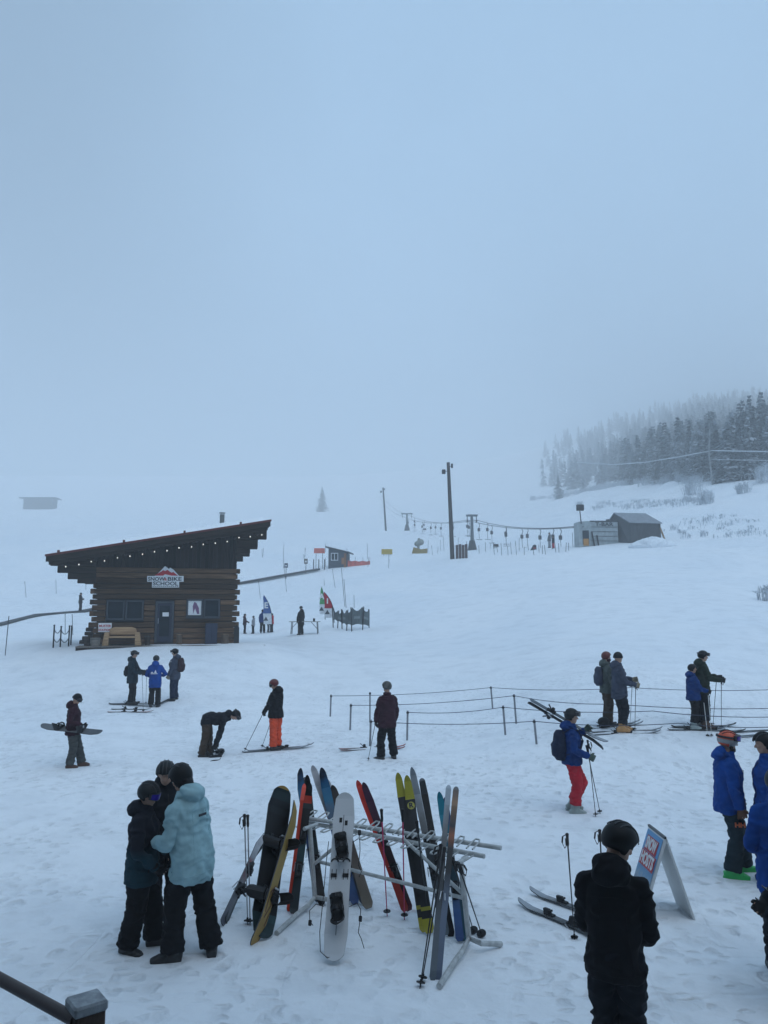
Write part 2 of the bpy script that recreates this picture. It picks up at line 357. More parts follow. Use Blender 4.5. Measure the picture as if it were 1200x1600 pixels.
Zg += np.clip((Yg - 90) / 60, 0, 1) * np.clip((Xg - 10) / 25, 0, 1) * (.5 * nz2(Xg, Yg, 9, 20, .12, .5) + .22 * nz2(Xg, Yg, 11, 20, .5, 1.4))
Zg += np.clip((Yg - 40) / 60, 0, 1) * .05 * nz2(Xg, Yg, 19, 20, .3, 1.2)
me = bpy.data.meshes.new('snow_ground')
idx = np.arange(nc * nr).reshape(nr, nc)
quads = np.stack([idx[:-1, :-1], idx[:-1, 1:], idx[1:, 1:], idx[1:, :-1]], -1).reshape(-1, 4)
me.vertices.add(nc * nr); me.vertices.foreach_set('co', np.stack([Xg, Yg, Zg], -1).astype('f').ravel())
me.loops.add(quads.size); me.loops.foreach_set('vertex_index', quads.ravel().astype('i'))
me.polygons.add(len(quads)); me.polygons.foreach_set('loop_start', np.arange(0, quads.size, 4, dtype='i')); me.polygons.foreach_set('loop_total', np.full(len(quads), 4, 'i'))
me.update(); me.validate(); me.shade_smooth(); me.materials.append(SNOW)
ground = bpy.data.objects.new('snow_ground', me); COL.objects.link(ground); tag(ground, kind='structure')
# ------------------------------------------------------------------ people
SKIN = mat('skin', (.42, .25, .18), .55, vary=.08)
def hexa(*c): return c
C_ = {}
def CL(name, col, rough=.85):
    if name not in C_: C_[name] = cloth(name, col, rough)
    return C_[name]
def V3(*a): return Vector(a)
def hand_solids(mb, wrist, fdir, palm_n, r=.0085, curl=.5, hl=1.0, thumb=1):
    """palm and five separate fingers; fdir: fingers direction, palm_n: direction the palm faces"""
    f = Vector(fdir).normalized(); n = Vector(palm_n); n = (n - f * n.dot(f)).normalized(); s = f.cross(n) * thumb
    w = Vector(wrist); k = r / .0085
    mb.loft([(w, .026 * k, .02 * k), (w + f * .04, .036 * k, .017 * k), (w + f * .09, .042 * k, .015 * k)], s, 10)
    L = [.066, .078, .072, .055]
    for i in range(4):
        off = (1.5 - i) * .0205 * k; b = w + f * .088 + s * off; a = curl * (1 + .12 * i)
        d1 = (f * math.cos(a * .9) + n * math.sin(a * .9) + s * .06 * (1.5 - i)).normalized(); d2 = (f * math.cos(a * 2) + n * math.sin(a * 2)).normalized(); d3 = (f * math.cos(a * 2.9) + n * math.sin(a * 2.9)).normalized()
        l = L[i] * hl; p1 = b + d1 * l * .5; p2 = p1 + d2 * l * .32; p3 = p2 + d3 * l * .22
        mb.cap(b - f * .01, p1, r * 1.12, r * 1.05, s, n=8); mb.cap(p1, p2, r * 1.05, r * .95, s, n=8); mb.cap(p2, p3, r * .95, r * .8, s, n=8)
    b = w + f * .03 + s * .03 * k; p1 = b + (f * .6 + s * .75 + n * .25).normalized() * .038; p2 = p1 + (f * .85 + s * .15 + n * .55).normalized() * .034
    mb.cap(b, p1, r * 1.35, r * 1.2, n, n=8); mb.cap(p1, p2, r * 1.2, r * .95, n, n=8)

def rotY(p, c, a):      # lean forward about lateral axis through c
    q = Vector(p) - c; return c + Vector((q.x * math.cos(a) + q.z * math.sin(a), q.y, -q.x * math.sin(a) + q.z * math.cos(a)))
def rz(p, a, c=Vector((0, 0, 0))):
    q = Vector(p) - c; return c + Vector((q.x * math.cos(a) - q.y * math.sin(a), q.x * math.sin(a) + q.y * math.cos(a), q.z))

from mathutils.bvhtree import BVHTree
def seams(root, jo, up, upm, fore, left, upv, hem, nk):
    """raised seams, hem cord, zip and pocket flaps that follow the jacket's own surface"""
    bv = BVHTree.FromPolygons([v.co for v in jo.data.vertices], [p.vertices for p in jo.data.polygons]); jo.data.materials[0]
    dk = jo.data.materials[0]
    def hit(a, z):
        f = min(1, max(0, (z - .9) / .2)); o = upm(V3(0, 0, z), f); d = fore * math.cos(R(a)) + left * math.sin(R(a)); h = bv.ray_cast(o, d, .34); return (h[0], h[1]) if h[0] is not None else (None, None)
    def line(pts, name, r=.0035, m=None):
        run = []
        for a, z in pts:
            p, n = hit(a, z)
            if p is None or (run and (p - run[-1]).length > .09):
                if len(run) > 3: MB().tube(run, r, 6).build(name, m or dk, root, smooth=True)
                run = []
            if p is not None: run.append(p + (p - up(V3(0, 0, 1.1))).normalized() * 0)
        if len(run) > 3: MB().tube(run, r, 6).build(name, m or dk, root, smooth=True)
    line([(a, hem + .045) for a in range(0, 361, 9)], 'hem_cord', .0045)
    line([(a, 1.335 - .02 * math.cos(R(a * 1.0))) for a in range(130, 231, 6)], 'back_seam', .0028)
    line([(0, z) for z in np.linspace(hem + .02, 1.44, 24)], 'front_zip', .006, BLK)
    for s in (1, -1):
        line([(s * (148 - 14 * t), 1.33 - .44 * t) for t in np.linspace(0, 1, 16)], 'back_seam', .0028)
        line([(s * (42 + 16 * t), 1.0 - .12 * t) for t in np.linspace(0, 1, 8)], 'pocket_zip', .005, BLK)
def person(label, pos, heading, height=1.8, jacket=None, pants=None, helmet=None, boots=None, gloves=None, goggles=None, hair=None,
           lean=0, twist=0, head=(0, 0, 0), arms=None, legs=None, hem=.80, hood=True, vox=.013, bulk=1.0, group=None, beard=False,
           straps=None, extras=None, cuffs=None, scarf=None, ski_boots=False, jacket_low=None, beanie=None, seed=0, legbulk=1.0, mitt=False):
    k = height / 1.8
    root = thing('person', label, 'person', pos, R(heading), group); root.scale = (k, k, k)
    P = dict(pel=V3(0, 0, .95), waist=V3(0, 0, 1.08), chest=V3(0, 0, 1.30), neck=V3(-.01, 0, 1.48), head=V3(.02, 0, 1.64))
    hipc = V3(0, 0, .95); ln = R(lean); tw = R(twist)
    def up(p): return rz(rotY(p, hipc, ln), tw)
    def upm(p, f): return rz(rotY(p, hipc, ln * f), tw * f)
    fore = rz(rotY(V3(1, 0, 0), V3(0, 0, 0), ln), tw); left = rz(V3(0, 1, 0), tw); upv = up(V3(0, 0, 1.95)) - up(V3(0, 0, .95))
    sh = {1: up(V3(-.01, .178, 1.395)), -1: up(V3(-.01, -.178, 1.395))}
    A = {}
    for s in (1, -1):
        a = (arms or {}).get('L' if s == 1 else 'R')
        if a is None: a = ((.02, .26 * s, 1.13), (.08, .25 * s, .88)); a = (up(a[0]) if lean < 30 else V3(*a[0]), up(a[1]) if lean < 30 else V3(*a[1]), None)
        a = tuple(Vector(q) if q is not None else None for q in (a + (None,) * (4 - len(a)))[:4])
        A[s] = a
    Lg = {}
    for s in (1, -1):
        l = (legs or {}).get('L' if s == 1 else 'R', ((.03, .11 * s, .5), (0, .12 * s, .10), 8 * s))
        Lg[s] = (Vector(l[0]), Vector(l[1]), l[2])
    hy, hp, hr = R(head[0]), R(head[1]), R(head[2])
    HM = Matrix.Rotation(hy + tw, 3, 'Z') @ Matrix.Rotation(hp + ln * .35, 3, 'Y') @ Matrix.Rotation(hr, 3, 'X')
    nk = up(P['neck']); hc = nk + upv * .07 + HM @ V3(.025, 0, .115)
    H = lambda x, y, z: hc + HM @ V3(x, y, z)
    # body: one continuous skin under the clothes
    b = MB()
    b.loft([(upm(V3(0, 0, .90), 0), .12, .085), (upm(V3(0, 0, 1.0), .5), .12, .085), (up(V3(0, 0, 1.15)), .115, .08), (up(V3(0, 0, 1.3)), .14, .09), (up(V3(0, 0, 1.41)), .13, .07)], left, 14)
    b.cap(up(V3(0, 0, 1.4)), nk + upv * .02, .07, .058, left); b.cap(nk, hc + HM @ V3(-.02, 0, -.06), .056, .055, left)
    b.ell(hc + HM @ V3(-.008, 0, .02), (.098, .078, .105), HM); b.ell(H(.025, 0, -.055), (.062, .056, .062), HM); b.ell(H(.05, 0, -.09), (.03, .03, .022), HM)
    b.cap(H(.084, 0, .015), H(.108, 0, -.022), .010, .016, left, n=8)                      # nose
    b.cap(H(.082, .028, .032), H(.082, -.028, .032), .013, .013, upv, n=8)                   # brow
    b.cap(H(.082, .020, -.055), H(.082, -.020, -.055), .008, .008, upv, n=8); b.cap(H(.08, .018, -.068), H(.08, -.018, -.068), .008, .008, upv, n=8)   # lips
    for s in (1, -1):
        b.ell(H(.0, .078 * s, -.005), (.02, .012, .03), HM, 8, 6)
        b.ell(H(.070, .03 * s, -.015), (.02, .02, .02), HM, 8, 6)
        el, wr, pn, fd = A[s]
        b.cap(sh[s], el, .045, .036, left); b.cap(el, wr, .036, .025, left)
        f = (wr - el).normalized() if fd is None else fd; pnn = pn if pn is not None else (V3(0, -s, 0) if abs(f.y) < .8 else V3(0, 0, -1))
        hand_solids(b, wr, f, pnn, .0075 if gloves else .0088, .55, thumb=1)
        kn, an, yaw = Lg[s]; hip = V3(0, .09 * s, .92)
        b.cap(hip, kn, .072, .052, left); b.cap(kn, an, .05, .036, left)
        fdv = V3(math.cos(R(yaw)), math.sin(R(yaw)), 0); b.cap(an + V3(0, 0, -.03) - fdv * .02, an + fdv * .13 + V3(0, 0, -.055), .036, .028, left)
    organic(b, 'body', SKIN, root, vox=.008 if vox <= .011 else .011, smooth=2, sfac=.4)
    # face: eyes when the photo is close enough to show them
    if vox <= .011:
        e = MB()
        for s in (1, -1): e.ell(H(.082, .03 * s, .002), (.011, .013, .011), HM, 10, 8)
        e.build('eyes', mat('eye', (.5, .5, .48), .3), root, smooth=True)
    # jacket
    j = MB(); B = bulk
    secs = [(upm(V3(0, 0, hem), -.15), .205 * B, .165 * B), (upm(V3(0, 0, hem + .06), 0), .212 * B, .168 * B), (upm(V3(0, 0, .95), .15), .205 * B, .160 * B), (upm(V3(0, 0, 1.06), .75), .19 * B, .15 * B),
            (up(V3(.005, 0, 1.18)), .195 * B, .15 * B), (up(V3(.005, 0, 1.30)), .205 * B, .15 * B), (up(V3(-.01, 0, 1.39)), .195 * B, .128 * B), (up(V3(-.01, 0, 1.45)), .13, .105), (up(V3(-.01, 0, 1.49)), .092, .09)]
    j.loft(secs, left, 20, 2.3)
    # collar
    j.loft([(nk - upv * .03, .10, .098), (nk + upv * .065, .084, .09)], left, 16)
    for s in (1, -1):
        el, wr, _, _ = A[s]
        j.cap(nk - upv * .05 + left * .06 * s, sh[s] + upv * .005, .062, .062, fore)
        j.cap(sh[s] - upv * .01, el, .070 * B, .058 * B, left); j.loft([(el, .057 * B, .057 * B), (el + (wr - el) * .5, .056 * B, .056 * B), (el + (wr - el) * .9, .05, .05), (el + (wr - el) * .97, .042, .042)], left, 14); j.ell(el, (.058 * B,) * 3)
    if hood:
        c0 = nk + upv * .02 - fore * .095
        j.ell(c0, (.075, .122, .075), Matrix((fore, left, upv)).transposed()); j.ell(nk + upv * .065 - fore * .06, (.075, .11, .06), Matrix((fore, left, upv)).transposed())
        for s in (1, -1): j.cap(nk + upv * .03 + left * .085 * s - fore * .02, nk - upv * .03 + left * .07 * s + fore * .075, .03, .022, left)
    jm = jacket
    jo = organic(j, 'jacket', jm, root, vox=vox, smooth=3, wrinkle=.017, wscale=7, seed=seed)
    if vox <= .0135: seams(root, jo, up, upm, fore, left, upv, hem, nk)
    # trousers
    t = MB()
    t.loft([(V3(0, 0, .84), .15, .12), (V3(0, 0, .93), .175, .13), (V3(0, 0, 1.02), .165, .125)], left, 18)
    for s in (1, -1):
        kn, an, yaw = Lg[s]; hip = V3(0, .088 * s, .90); q = legbulk
        dn = (an - kn).normalized()
        t.loft([(hip + V3(0, 0, .04), .09, .10), (hip, .098 * q, .115 * q), (hip + (kn - hip) * .5, .098 * q, .102 * q), (kn, .086 * q, .09 * q), (kn + (an - kn) * .5, .086 * q, .09 * q), (kn + (an - kn) * (.68 if ski_boots and cuffs is None else .88), .090 * q, .096 * q), (an + dn * (cuffs if cuffs is not None else -.09 if ski_boots else -.01), .090 * q, .098 * q)], left, 16)
        t.ell(kn, (.086 * q, .083 * q, .085 * q))
    organic(t, 'trousers', pants, root, vox=vox, smooth=2, wrinkle=.017, wscale=8, seed=seed + 3)
    # boots
    for s in (1, -1):
        kn, an, yaw = Lg[s]; fd = V3(math.cos(R(yaw)), math.sin(R(yaw)), 0); sd = V3(-fd.y, fd.x, 0); tip = an.z - .10
        g = MB(); z0 = V3(an.x, an.y, tip)
        pitchv = V3(0, 0, 0)
        if ski_boots:
            g.loft([(z0 - fd * .095 + V3(0, 0, .05), .045, .04), (z0 - fd * .05 + V3(0, 0, .065), .054, .062), (z0 + fd * .06 + V3(0, 0, .06), .055, .055), (z0 + fd * .15 + V3(0, 0, .045), .055, .04), (z0 + fd * .20 + V3(0, 0, .035), .04, .028)], sd, 14, 3)
            dn = (kn - an).normalized(); g.loft([(an - V3(0, 0, .02), .06, .072), (an + dn * .1, .06, .074), (an + dn * .2 + fd * .02, .062, .078)], sd, 14, 2.6)
            g.box(z0 + fd * .04 + V3(0, 0, .018), (.30, .075, .034), Matrix((fd, sd, V3(0, 0, 1))).transposed())
            for q in (.02, .075): g.box(z0 + fd * (.05 + q) + V3(0, 0, .118 - q * .45), (.022, .125, .012), Matrix((fd, sd, V3(0, 0, 1))).transposed())
        else:
            g.loft([(z0 - fd * .09 + V3(0, 0, .05), .042, .042), (z0 - fd * .04 + V3(0, 0, .06), .05, .058), (z0 + fd * .07 + V3(0, 0, .055), .052, .052), (z0 + fd * .16 + V3(0, 0, .04), .05, .038), (z0 + fd * .195 + V3(0, 0, .034), .034, .024)], sd, 14, 2.6)
            dn = (kn - an).normalized(); g.loft([(an - V3(0, 0, .02), .058, .068), (an + dn * .14, .062, .075)], sd, 14, 2.3)
            g.loft([(z0 - fd * .085 + V3(0, 0, .015), .045, .015), (z0 + fd * .06 + V3(0, 0, .015), .053, .015), (z0 + fd * .19 + V3(0, 0, .017), .04, .014)], sd, 12, 4)
        organic(g, 'boot', boots, root, vox=.0085 if vox <= .011 else .012, smooth=2, wrinkle=.003, wscale=14, sfac=.4)
    # gloves: five fingers each
    if gloves:
        for s in (1, -1):
            el, wr, pn, fd = A[s]; f = (wr - el).normalized() if fd is None else fd; pnn = pn if pn is not None else (V3(0, -s, 0) if abs(f.y) < .8 else V3(0, 0, -1))
            g = MB(); hand_solids(g, wr, f, pnn, .0128, .6, thumb=1); g.loft([(wr - (wr - el).normalized() * .05, .05, .05), (wr + f * .02, .04, .036)], left, 12)
            organic(g, 'glove', gloves, root, vox=.0065 if vox <= .011 else .009, smooth=1, sfac=.4)
    # hair, beard, scarf
    if hair:
        g = MB(); g.ell(H(-.025, 0, .0), (.095, .088, .105), HM); g.loft([(H(-.07, 0, -.03), .07, .045), (H(-.085, 0, -.10), .06, .035), (H(-.08, 0, -.15), .045, .02)], HM @ V3(0, 1, 0), 12)
        organic(g, 'hair', hair, root, vox=.009, smooth=2, wrinkle=.006, wscale=22)
    if beard:
        g = MB(); g.ell(H(.052, 0, -.092), (.045, .05, .038), HM); g.cap(H(.03, .052, -.06), H(.03, -.052, -.06), .022, .022, upv)
        for s in (1, -1): g.cap(H(.01, .066 * s, -.02), H(.045, .048 * s, -.08), .013, .02, upv)
        organic(g, 'beard', mat('beard', (.035, .028, .024), .95), root, vox=.008, smooth=2, wrinkle=.006, wscale=30)
    if scarf:
        g = MB(); g.ell(nk + upv * .03, (.10, .10, .055)); g.ell(H(.03, 0, -.07), (.08, .078, .05), HM)
        organic(g, 'neck_gaiter', scarf, root, vox=.011, smooth=2, wrinkle=.006, wscale=14)
    # helmet or hat
    hm = helmet or beanie
    if hm:
        rad = (.128, .112, .118) if helmet else (.112, .1, .115); g = MB(); g.ell((0, 0, 0), rad, nu=28, nv=20); vs = []
        for p in g.v:
            x, y, z = p; az = math.atan2(y, x); fr = math.cos(az)
            cut = .028 if fr > .55 else (.028 + (-.085 - .028) * min(1, (.55 - fr) / .55)) if helmet else -.02
            if fr < -.3 and helmet: cut = -.075
            if z < cut: s_ = (1 if z > cut - .02 else .90); x *= s_; y *= s_; z = cut if z > cut - .02 else cut + .004
            vs.append(p if False else (x, y, z))
        g.v = [hc + HM @ (Vector(p) + V3(-.008, 0, .03)) for p in vs]
        ho = g.build('helmet' if helmet else 'beanie', hm, root, smooth=True, sharp=50)
        if helmet:
            q = MB()
            for i in range(4):      # raised ridges and vents of the shell
                y = (-.06, -.02, .02, .06)[i]; pts = []
                for a in range(-2, 9):
                    an = R(35 + a * 13); pts.append(hc + HM @ V3(-.008 + .131 * math.cos(an) * math.sqrt(1 - (y / .114) ** 2), y, .03 + .121 * math.sin(an) * math.sqrt(1 - (y / .114) ** 2)))
                if vox <= .014: q.tube(pts, .0055, 6)
            if vox <= .014: q.build('vent_rib', mat('helmet_trim', (.03, .03, .035), .5), root, smooth=True)
        else:
            q = MB()
            q.loft([(hc + HM @ V3(-.008, 0, .0), .107, .119), (hc + HM @ V3(-.008, 0, .045), .104, .117)], HM @ V3(0, 1, 0), 24); q.build('hat_cuff', hm, root, smooth=True)
            if beanie and extras == 'pom': MB().ell(hc + HM @ V3(-.01, 0, .165), (.04, .04, .038)).build('pompom', hm, root, smooth=True)
    if goggles:
        gm, lift = goggles; rx, ry = (.137, .121) if lift else (.118, .1); zc = .062 if lift else .010
        q = MB()
        def band(a0, a1, z0, z1, r0, r1, n=18, squeeze=0):
            vs = []; fs = []
            for i in range(n + 1):
                a = R(a0 + (a1 - a0) * i / n); c_, s_ = math.cos(a), math.sin(a); zz0 = z0 + squeeze * (abs(math.sin((a)))) ** 3 ; zz1 = z1 - squeeze * (abs(math.sin(a))) ** 3
                if squeeze and abs(R(0) - a) < .18: zz0 += .012
                for (r_, z_) in ((r0, zz0), (r1, zz0), (r1, zz1), (r0, zz1)): vs.append(hc + HM @ V3(-.008 + rx * r_ * c_, ry * r_ * s_, z_))
            for i in range(n):
                for k2 in range(4): a_ = i * 4 + k2; b_ = i * 4 + (k2 + 1) % 4; fs.append((a_, b_, b_ + 4, a_ + 4))
            fs.append((3, 2, 1, 0)); fs.append(tuple(n * 4 + x for x in range(4))); q.add(vs, fs)
        band(62, 298, zc - .008, zc + .018, 1.02, 1.045, 28); q.build('goggle_strap', mat('goggle_strap', (.03, .03, .035), .8), root)
        q = MB(); band(-66, 66, zc - .038, zc + .045, .86, 1.14, 20, .014); q.build('goggle_frame', mat('goggle_frame', (.025, .025, .03), .5), root, smooth=True)
        q = MB(); band(-56, 56, zc - .028, zc + .036, 1.14, 1.17, 20, .012); q.build('goggle_lens', gm, root, smooth=True)
    return root, dict(H=H, HM=HM, up=up, A=A, fore=fore, left=left, upv=upv, nk=nk, k=k, Lg=Lg)

# ------------------------------------------------------------------ skis, boards, poles, packs
BLK = mat('black_plastic', (.011, .011, .013), .5, spec=.3); STEEL = mat('brushed_steel', (.45, .46, .48), .35, .9); DKMET = mat('dark_metal', (.06, .065, .07), .45, .6)
def ski_mesh(L, w, tipc=.1, tailc=.02, th=.012, snow=False, tipshape=.5, n=40):
    """centre line along x 0 (tail) .. L (tip), z up; top sheet index 0, base index 1"""
    mb = MB(); rows = []
    for i in range(n + 1):
        t = i / n; t = .5 - .5 * math.cos(math.pi * t) if (i < 6 or i > n - 6) else t
        x = t * L
        if snow: e = 1.0 - .10 * math.sin(math.pi * t); dt = min(t, 1 - t) * L / (w * .62); e *= math.sqrt(max(0.0, 1 - (1 - min(1, dt)) ** 2))
        else:
            e = 1.0 + .22 * (2 * t - 1) ** 2 + .06 * (t - .5)
            dt = (1 - t) * L / (w * (1.9 + tipshape)); e *= max(.0, 1 - (1 - min(1, dt)) ** 2.2) ** .5; d0 = t * L / (w * .5); e *= .55 + .45 * min(1, d0)
        e = max(e, .04)
        z = 0
        a = (1 - t); z += tipc * max(0, 1 - a / .14) ** 2 * L * .9; z += tailc * max(0, 1 - t / (.14 if snow else .05)) ** 2 * L
        z += .004 * math.sin(math.pi * t)
        rows.append((x, w / 2 * e, z))
    vs = [];
    for x, h, z in rows: vs += [(x, -h, z), (x, h, z), (x, h, z + th), (x, -h, z + th)]
    mb.v = vs; fs = []; ms = []
    for i in range(n):
        a = i * 4
        for q, mi in (((0, 1, 5, 4), 1), ((3, 7, 6, 2), 0), ((1, 2, 6, 5), 2), ((0, 4, 7, 3), 2)):
            fs.append(tuple(a + k for k in q)); ms.append(mi)
    fs.append((0, 3, 2, 1)); ms.append(2); a = n * 4; fs.append((a, a + 1, a + 2, a + 3)); ms.append(2)
    mb.f = fs; mb.m = ms; return mb
def ski_binding(parent, x, w, m=BLK, m2=STEEL):
    b = MB(); b.box((x + .16, 0, .024), (.13, .06, .022)); b.box((x + .19, 0, .055), (.09, .055, .045), taper=.7)
    b.bar((x + .15, -.035, .06), (x + .15, .035, .06), .02); b.box((x + .225, 0, .06), (.03, .04, .03)); b.build('toe_binding', m, parent, bevel=.005)
    b = MB(); b.box((x - .17, 0, .024), (.16, .06, .022)); b.box((x - .155, 0, .065), (.075, .055, .07), taper=.65); b.bar((x - .19, 0, .06), (x - .255, 0, .115), .035, .014); b.bar((x - .12, -.05, .03), (x - .12, .05, .03), .012)
    b.build('heel_binding', m, parent, bevel=.005)
    b = MB(); b.bar((x - .1, .048, .01), (x - .19, .055, -.03), .008, .014); b.bar((x - .1, -.048, .01), (x - .19, -.055, -.03), .008, .014); b.build('ski_brake', m2, parent)
def ski(label, tail, tip, nrm, L=None, w=.095, top=None, base=None, edge=None, tipc=.1, tailc=.015, bind=True, group=None, bm=BLK, cat='ski', tipshape=.5, mid=.47):
    tail, tip = Vector(tail), Vector(tip); d = tip - tail; L = L or d.length
    r = thing('ski', label, cat, (0, 0, 0), 0, group); frame(r, tail, d, nrm)
    o = ski_mesh(L, w, tipc, tailc, tipshape=tipshape).build('ski_board', [top or BLK, base or BLK, edge or DKMET], r)
    if bind: ski_binding(r, L * mid, w, bm)
    return r
def snow_binding(parent, x, ang, w, m=BLK, buckle=STEEL, strap=BLK):
    a = R(ang); d = V3(math.sin(a), math.cos(a), 0)      # boot direction across the board
    s = V3(math.cos(a), -math.sin(a), 0); c = V3(x, 0, .014); rot = Matrix((s, d, V3(0, 0, 1))).transposed()
    e = thing('snowboard_binding', None, None); del_keys = None
    e.parent = parent
    b = MB(); b.box(c + V3(0, 0, .012), (.105, .26, .022), rot); 
    for k in (-1, 1): b.box(c + s * .055 * k + V3(0, 0, .035), (.012, .22, .05), rot)
    b.build('base_plate', m, e, bevel=.005)
    b = MB(); pts = []; vs = []
    for i in range(9):
        t = -1 + 2 * i / 8; ang2 = t * R(78); pts.append((c - d * (.12 + .03 * math.cos(ang2)) + s * .062 * math.sin(ang2) * 1.05 - d * (.03 * abs(t) * -1)))
    for z0, z1 in ((.03, .21),):
        for i in range(9): vs += [pts[i] + V3(0, 0, z0), pts[i] + V3(0, 0, z1 - .05 * abs(-1 + 2 * i / 8) ** 2) - d * .055, pts[i] * 1 + V3(0, 0, z1 - .05 * abs(-1 + 2 * i / 8) ** 2) - d * .067, pts[i] + V3(0, 0, z0) - d * .012]
    fs = []
    for i in range(8):
        for k in range(4): a_ = i * 4 + k; b_ = i * 4 + (k + 1) % 4; fs.append((a_, b_, b_ + 4, a_ + 4))
    fs += [(3, 2, 1, 0), (32, 33, 34, 35)]; b.add(vs, fs); b.build('highback', m, e)
    for yy_, zz_, n_ in ((-.03, .105, 'ankle_strap'), (.085, .06, 'toe_strap')):
        b = MB(); arc = [c + d * yy_ + s * (.06 * math.cos(q)) + V3(0, 0, .045 + zz_ * .75 * math.sin(q)) for q in np.linspace(0, math.pi, 9)]
        for i in range(8): b.bar(arc[i], arc[i + 1], .045 if n_ == 'ankle_strap' else .03, .014, up=d.cross(arc[i + 1] - arc[i]))
        so_ = b.build(n_, strap, e)
    b = MB(); b.box(c - d * .03 + s * .052 + V3(0, 0, .10), (.02, .05, .05), rot); b.build('buckle', buckle, e, bevel=.004)
    return e
def snowboard(label, tail, tip, nrm, w=.26, top=None, base=None, edge=None, group=None, bind=(.3, .64), ang=(9, -9), bm=BLK, buckle=STEEL, tipc=.035, tailc=.03):
    tail, tip = Vector(tail), Vector(tip); d = tip - tail; L = d.length
    r = thing('snowboard', label, 'snowboard', (0, 0, 0), 0, group); frame(r, tail, d, nrm)
    ski_mesh(L, w, tipc, tailc, th=.011, snow=True).build('board_deck', [top, base or BLK, edge or DKMET], r)
    for x, a in zip(bind, ang): snow_binding(r, L * x, a, w, bm, buckle)
    return r
def ski_pole(label, tip, grip, m=None, group=None, gm=BLK, basket=.04, strap=True, sd=None, r=.0085, bm=BLK):
    tip, grip = Vector(tip), Vector(grip); rt = thing('ski_pole', label, 'ski pole', tip, 0, group); d = grip - tip; u = d.normalized(); z = V3(0, 0, 0)
    b = MB(); b.tube([z, d * .5, d * .9], .005, 8, r); b.build('shaft', m or DKMET, rt, smooth=True)
    s = Vector(sd) if sd is not None else V3(1, 0, 0); s = (s - u * s.dot(u)).normalized()
    b = MB(); b.loft([(d - u * .13, .012, .012), (d - u * .10, .016, .014), (d - u * .06, .0145, .013), (d - u * .02, .017, .015), (d, .02, .017), (d + u * .008, .012, .01)], s, 10); g = b.build('grip', gm, rt, smooth=True)
    if strap:
        b = MB(); pts = [d - u * .01 + s * .015, d - u * .03 + s * .05, d - u * .10 + s * .06, d - u * .16 + s * .035, d - u * .13 + s * .015, d - u * .05 + s * .018]
        for i in range(5): b.bar(pts[i], pts[i + 1], .018, .004, up=u)
        b.build('strap', gm, rt)
    f = s.cross(u); b = MB(); c = u * .05; n = 12
    b.loft([(c - u * .004, basket, basket), (c + u * .004, basket, basket)], s, 14); b.loft([(c - u * .02, .008, .008), (c + u * .025, .011, .011)], s, 8)
    b.build('basket', bm, rt); MB().tube([z - u * .02, u * .03], .003, 6, .005).build('pole_tip', STEEL, rt)
    return rt
def backpack(label, root, info, m, w=.15, h=.24, d=.09, drop=0, strapm=None, back=.21, vox=.011):
    """worn on the back of a person, yet a thing of its own"""
    fore, left, upv, up = info['fore'], info['left'], info['upv'], info['up']
    M = Matrix.LocRotScale(root.location, root.rotation_euler, root.scale)
    c = up(V3(0, 0, 1.24 - drop)) - fore * back; b = MB(); rt_ = Matrix((fore, left, upv)).transposed()
    b.loft([(c - upv * h, w * .72, d * .7), (c - upv * h * .75, w, d), (c, w * 1.02, d * 1.05), (c + upv * h * .7, w * .86, d * .9), (c + upv * h, w * .5, d * .5)], left, 18, 3)
    b.loft([(c - upv * h * .75 - fore * d * .8, w * .6, d * .5), (c - fore * d * .85, w * .75, d * .6), (c + upv * h * .25 - fore * d * .7, w * .5, d * .4)], left, 14, 3)
    o = organic(b, 'backpack', m, None, vox=vox, smooth=2, wrinkle=.006, wscale=9)
    o.matrix_world = M; tag(o, label, 'backpack')
    for s in (1, -1):
        q = MB(); pts = [c + upv * h * .75 + left * .09 * s, up(V3(-.02, .12 * s, 1.49)), up(V3(.11, .13 * s, 1.42)), up(V3(.165, .14 * s, 1.28)), up(V3(.10, .19 * s, 1.12)), c - upv * h * .7 + left * .13 * s]
        for i in range(5): q.bar(pts[i], pts[i + 1], .045, .012, up=fore if i in (2,) else upv)
        q.build('shoulder_strap', strapm or m, o)
    return o
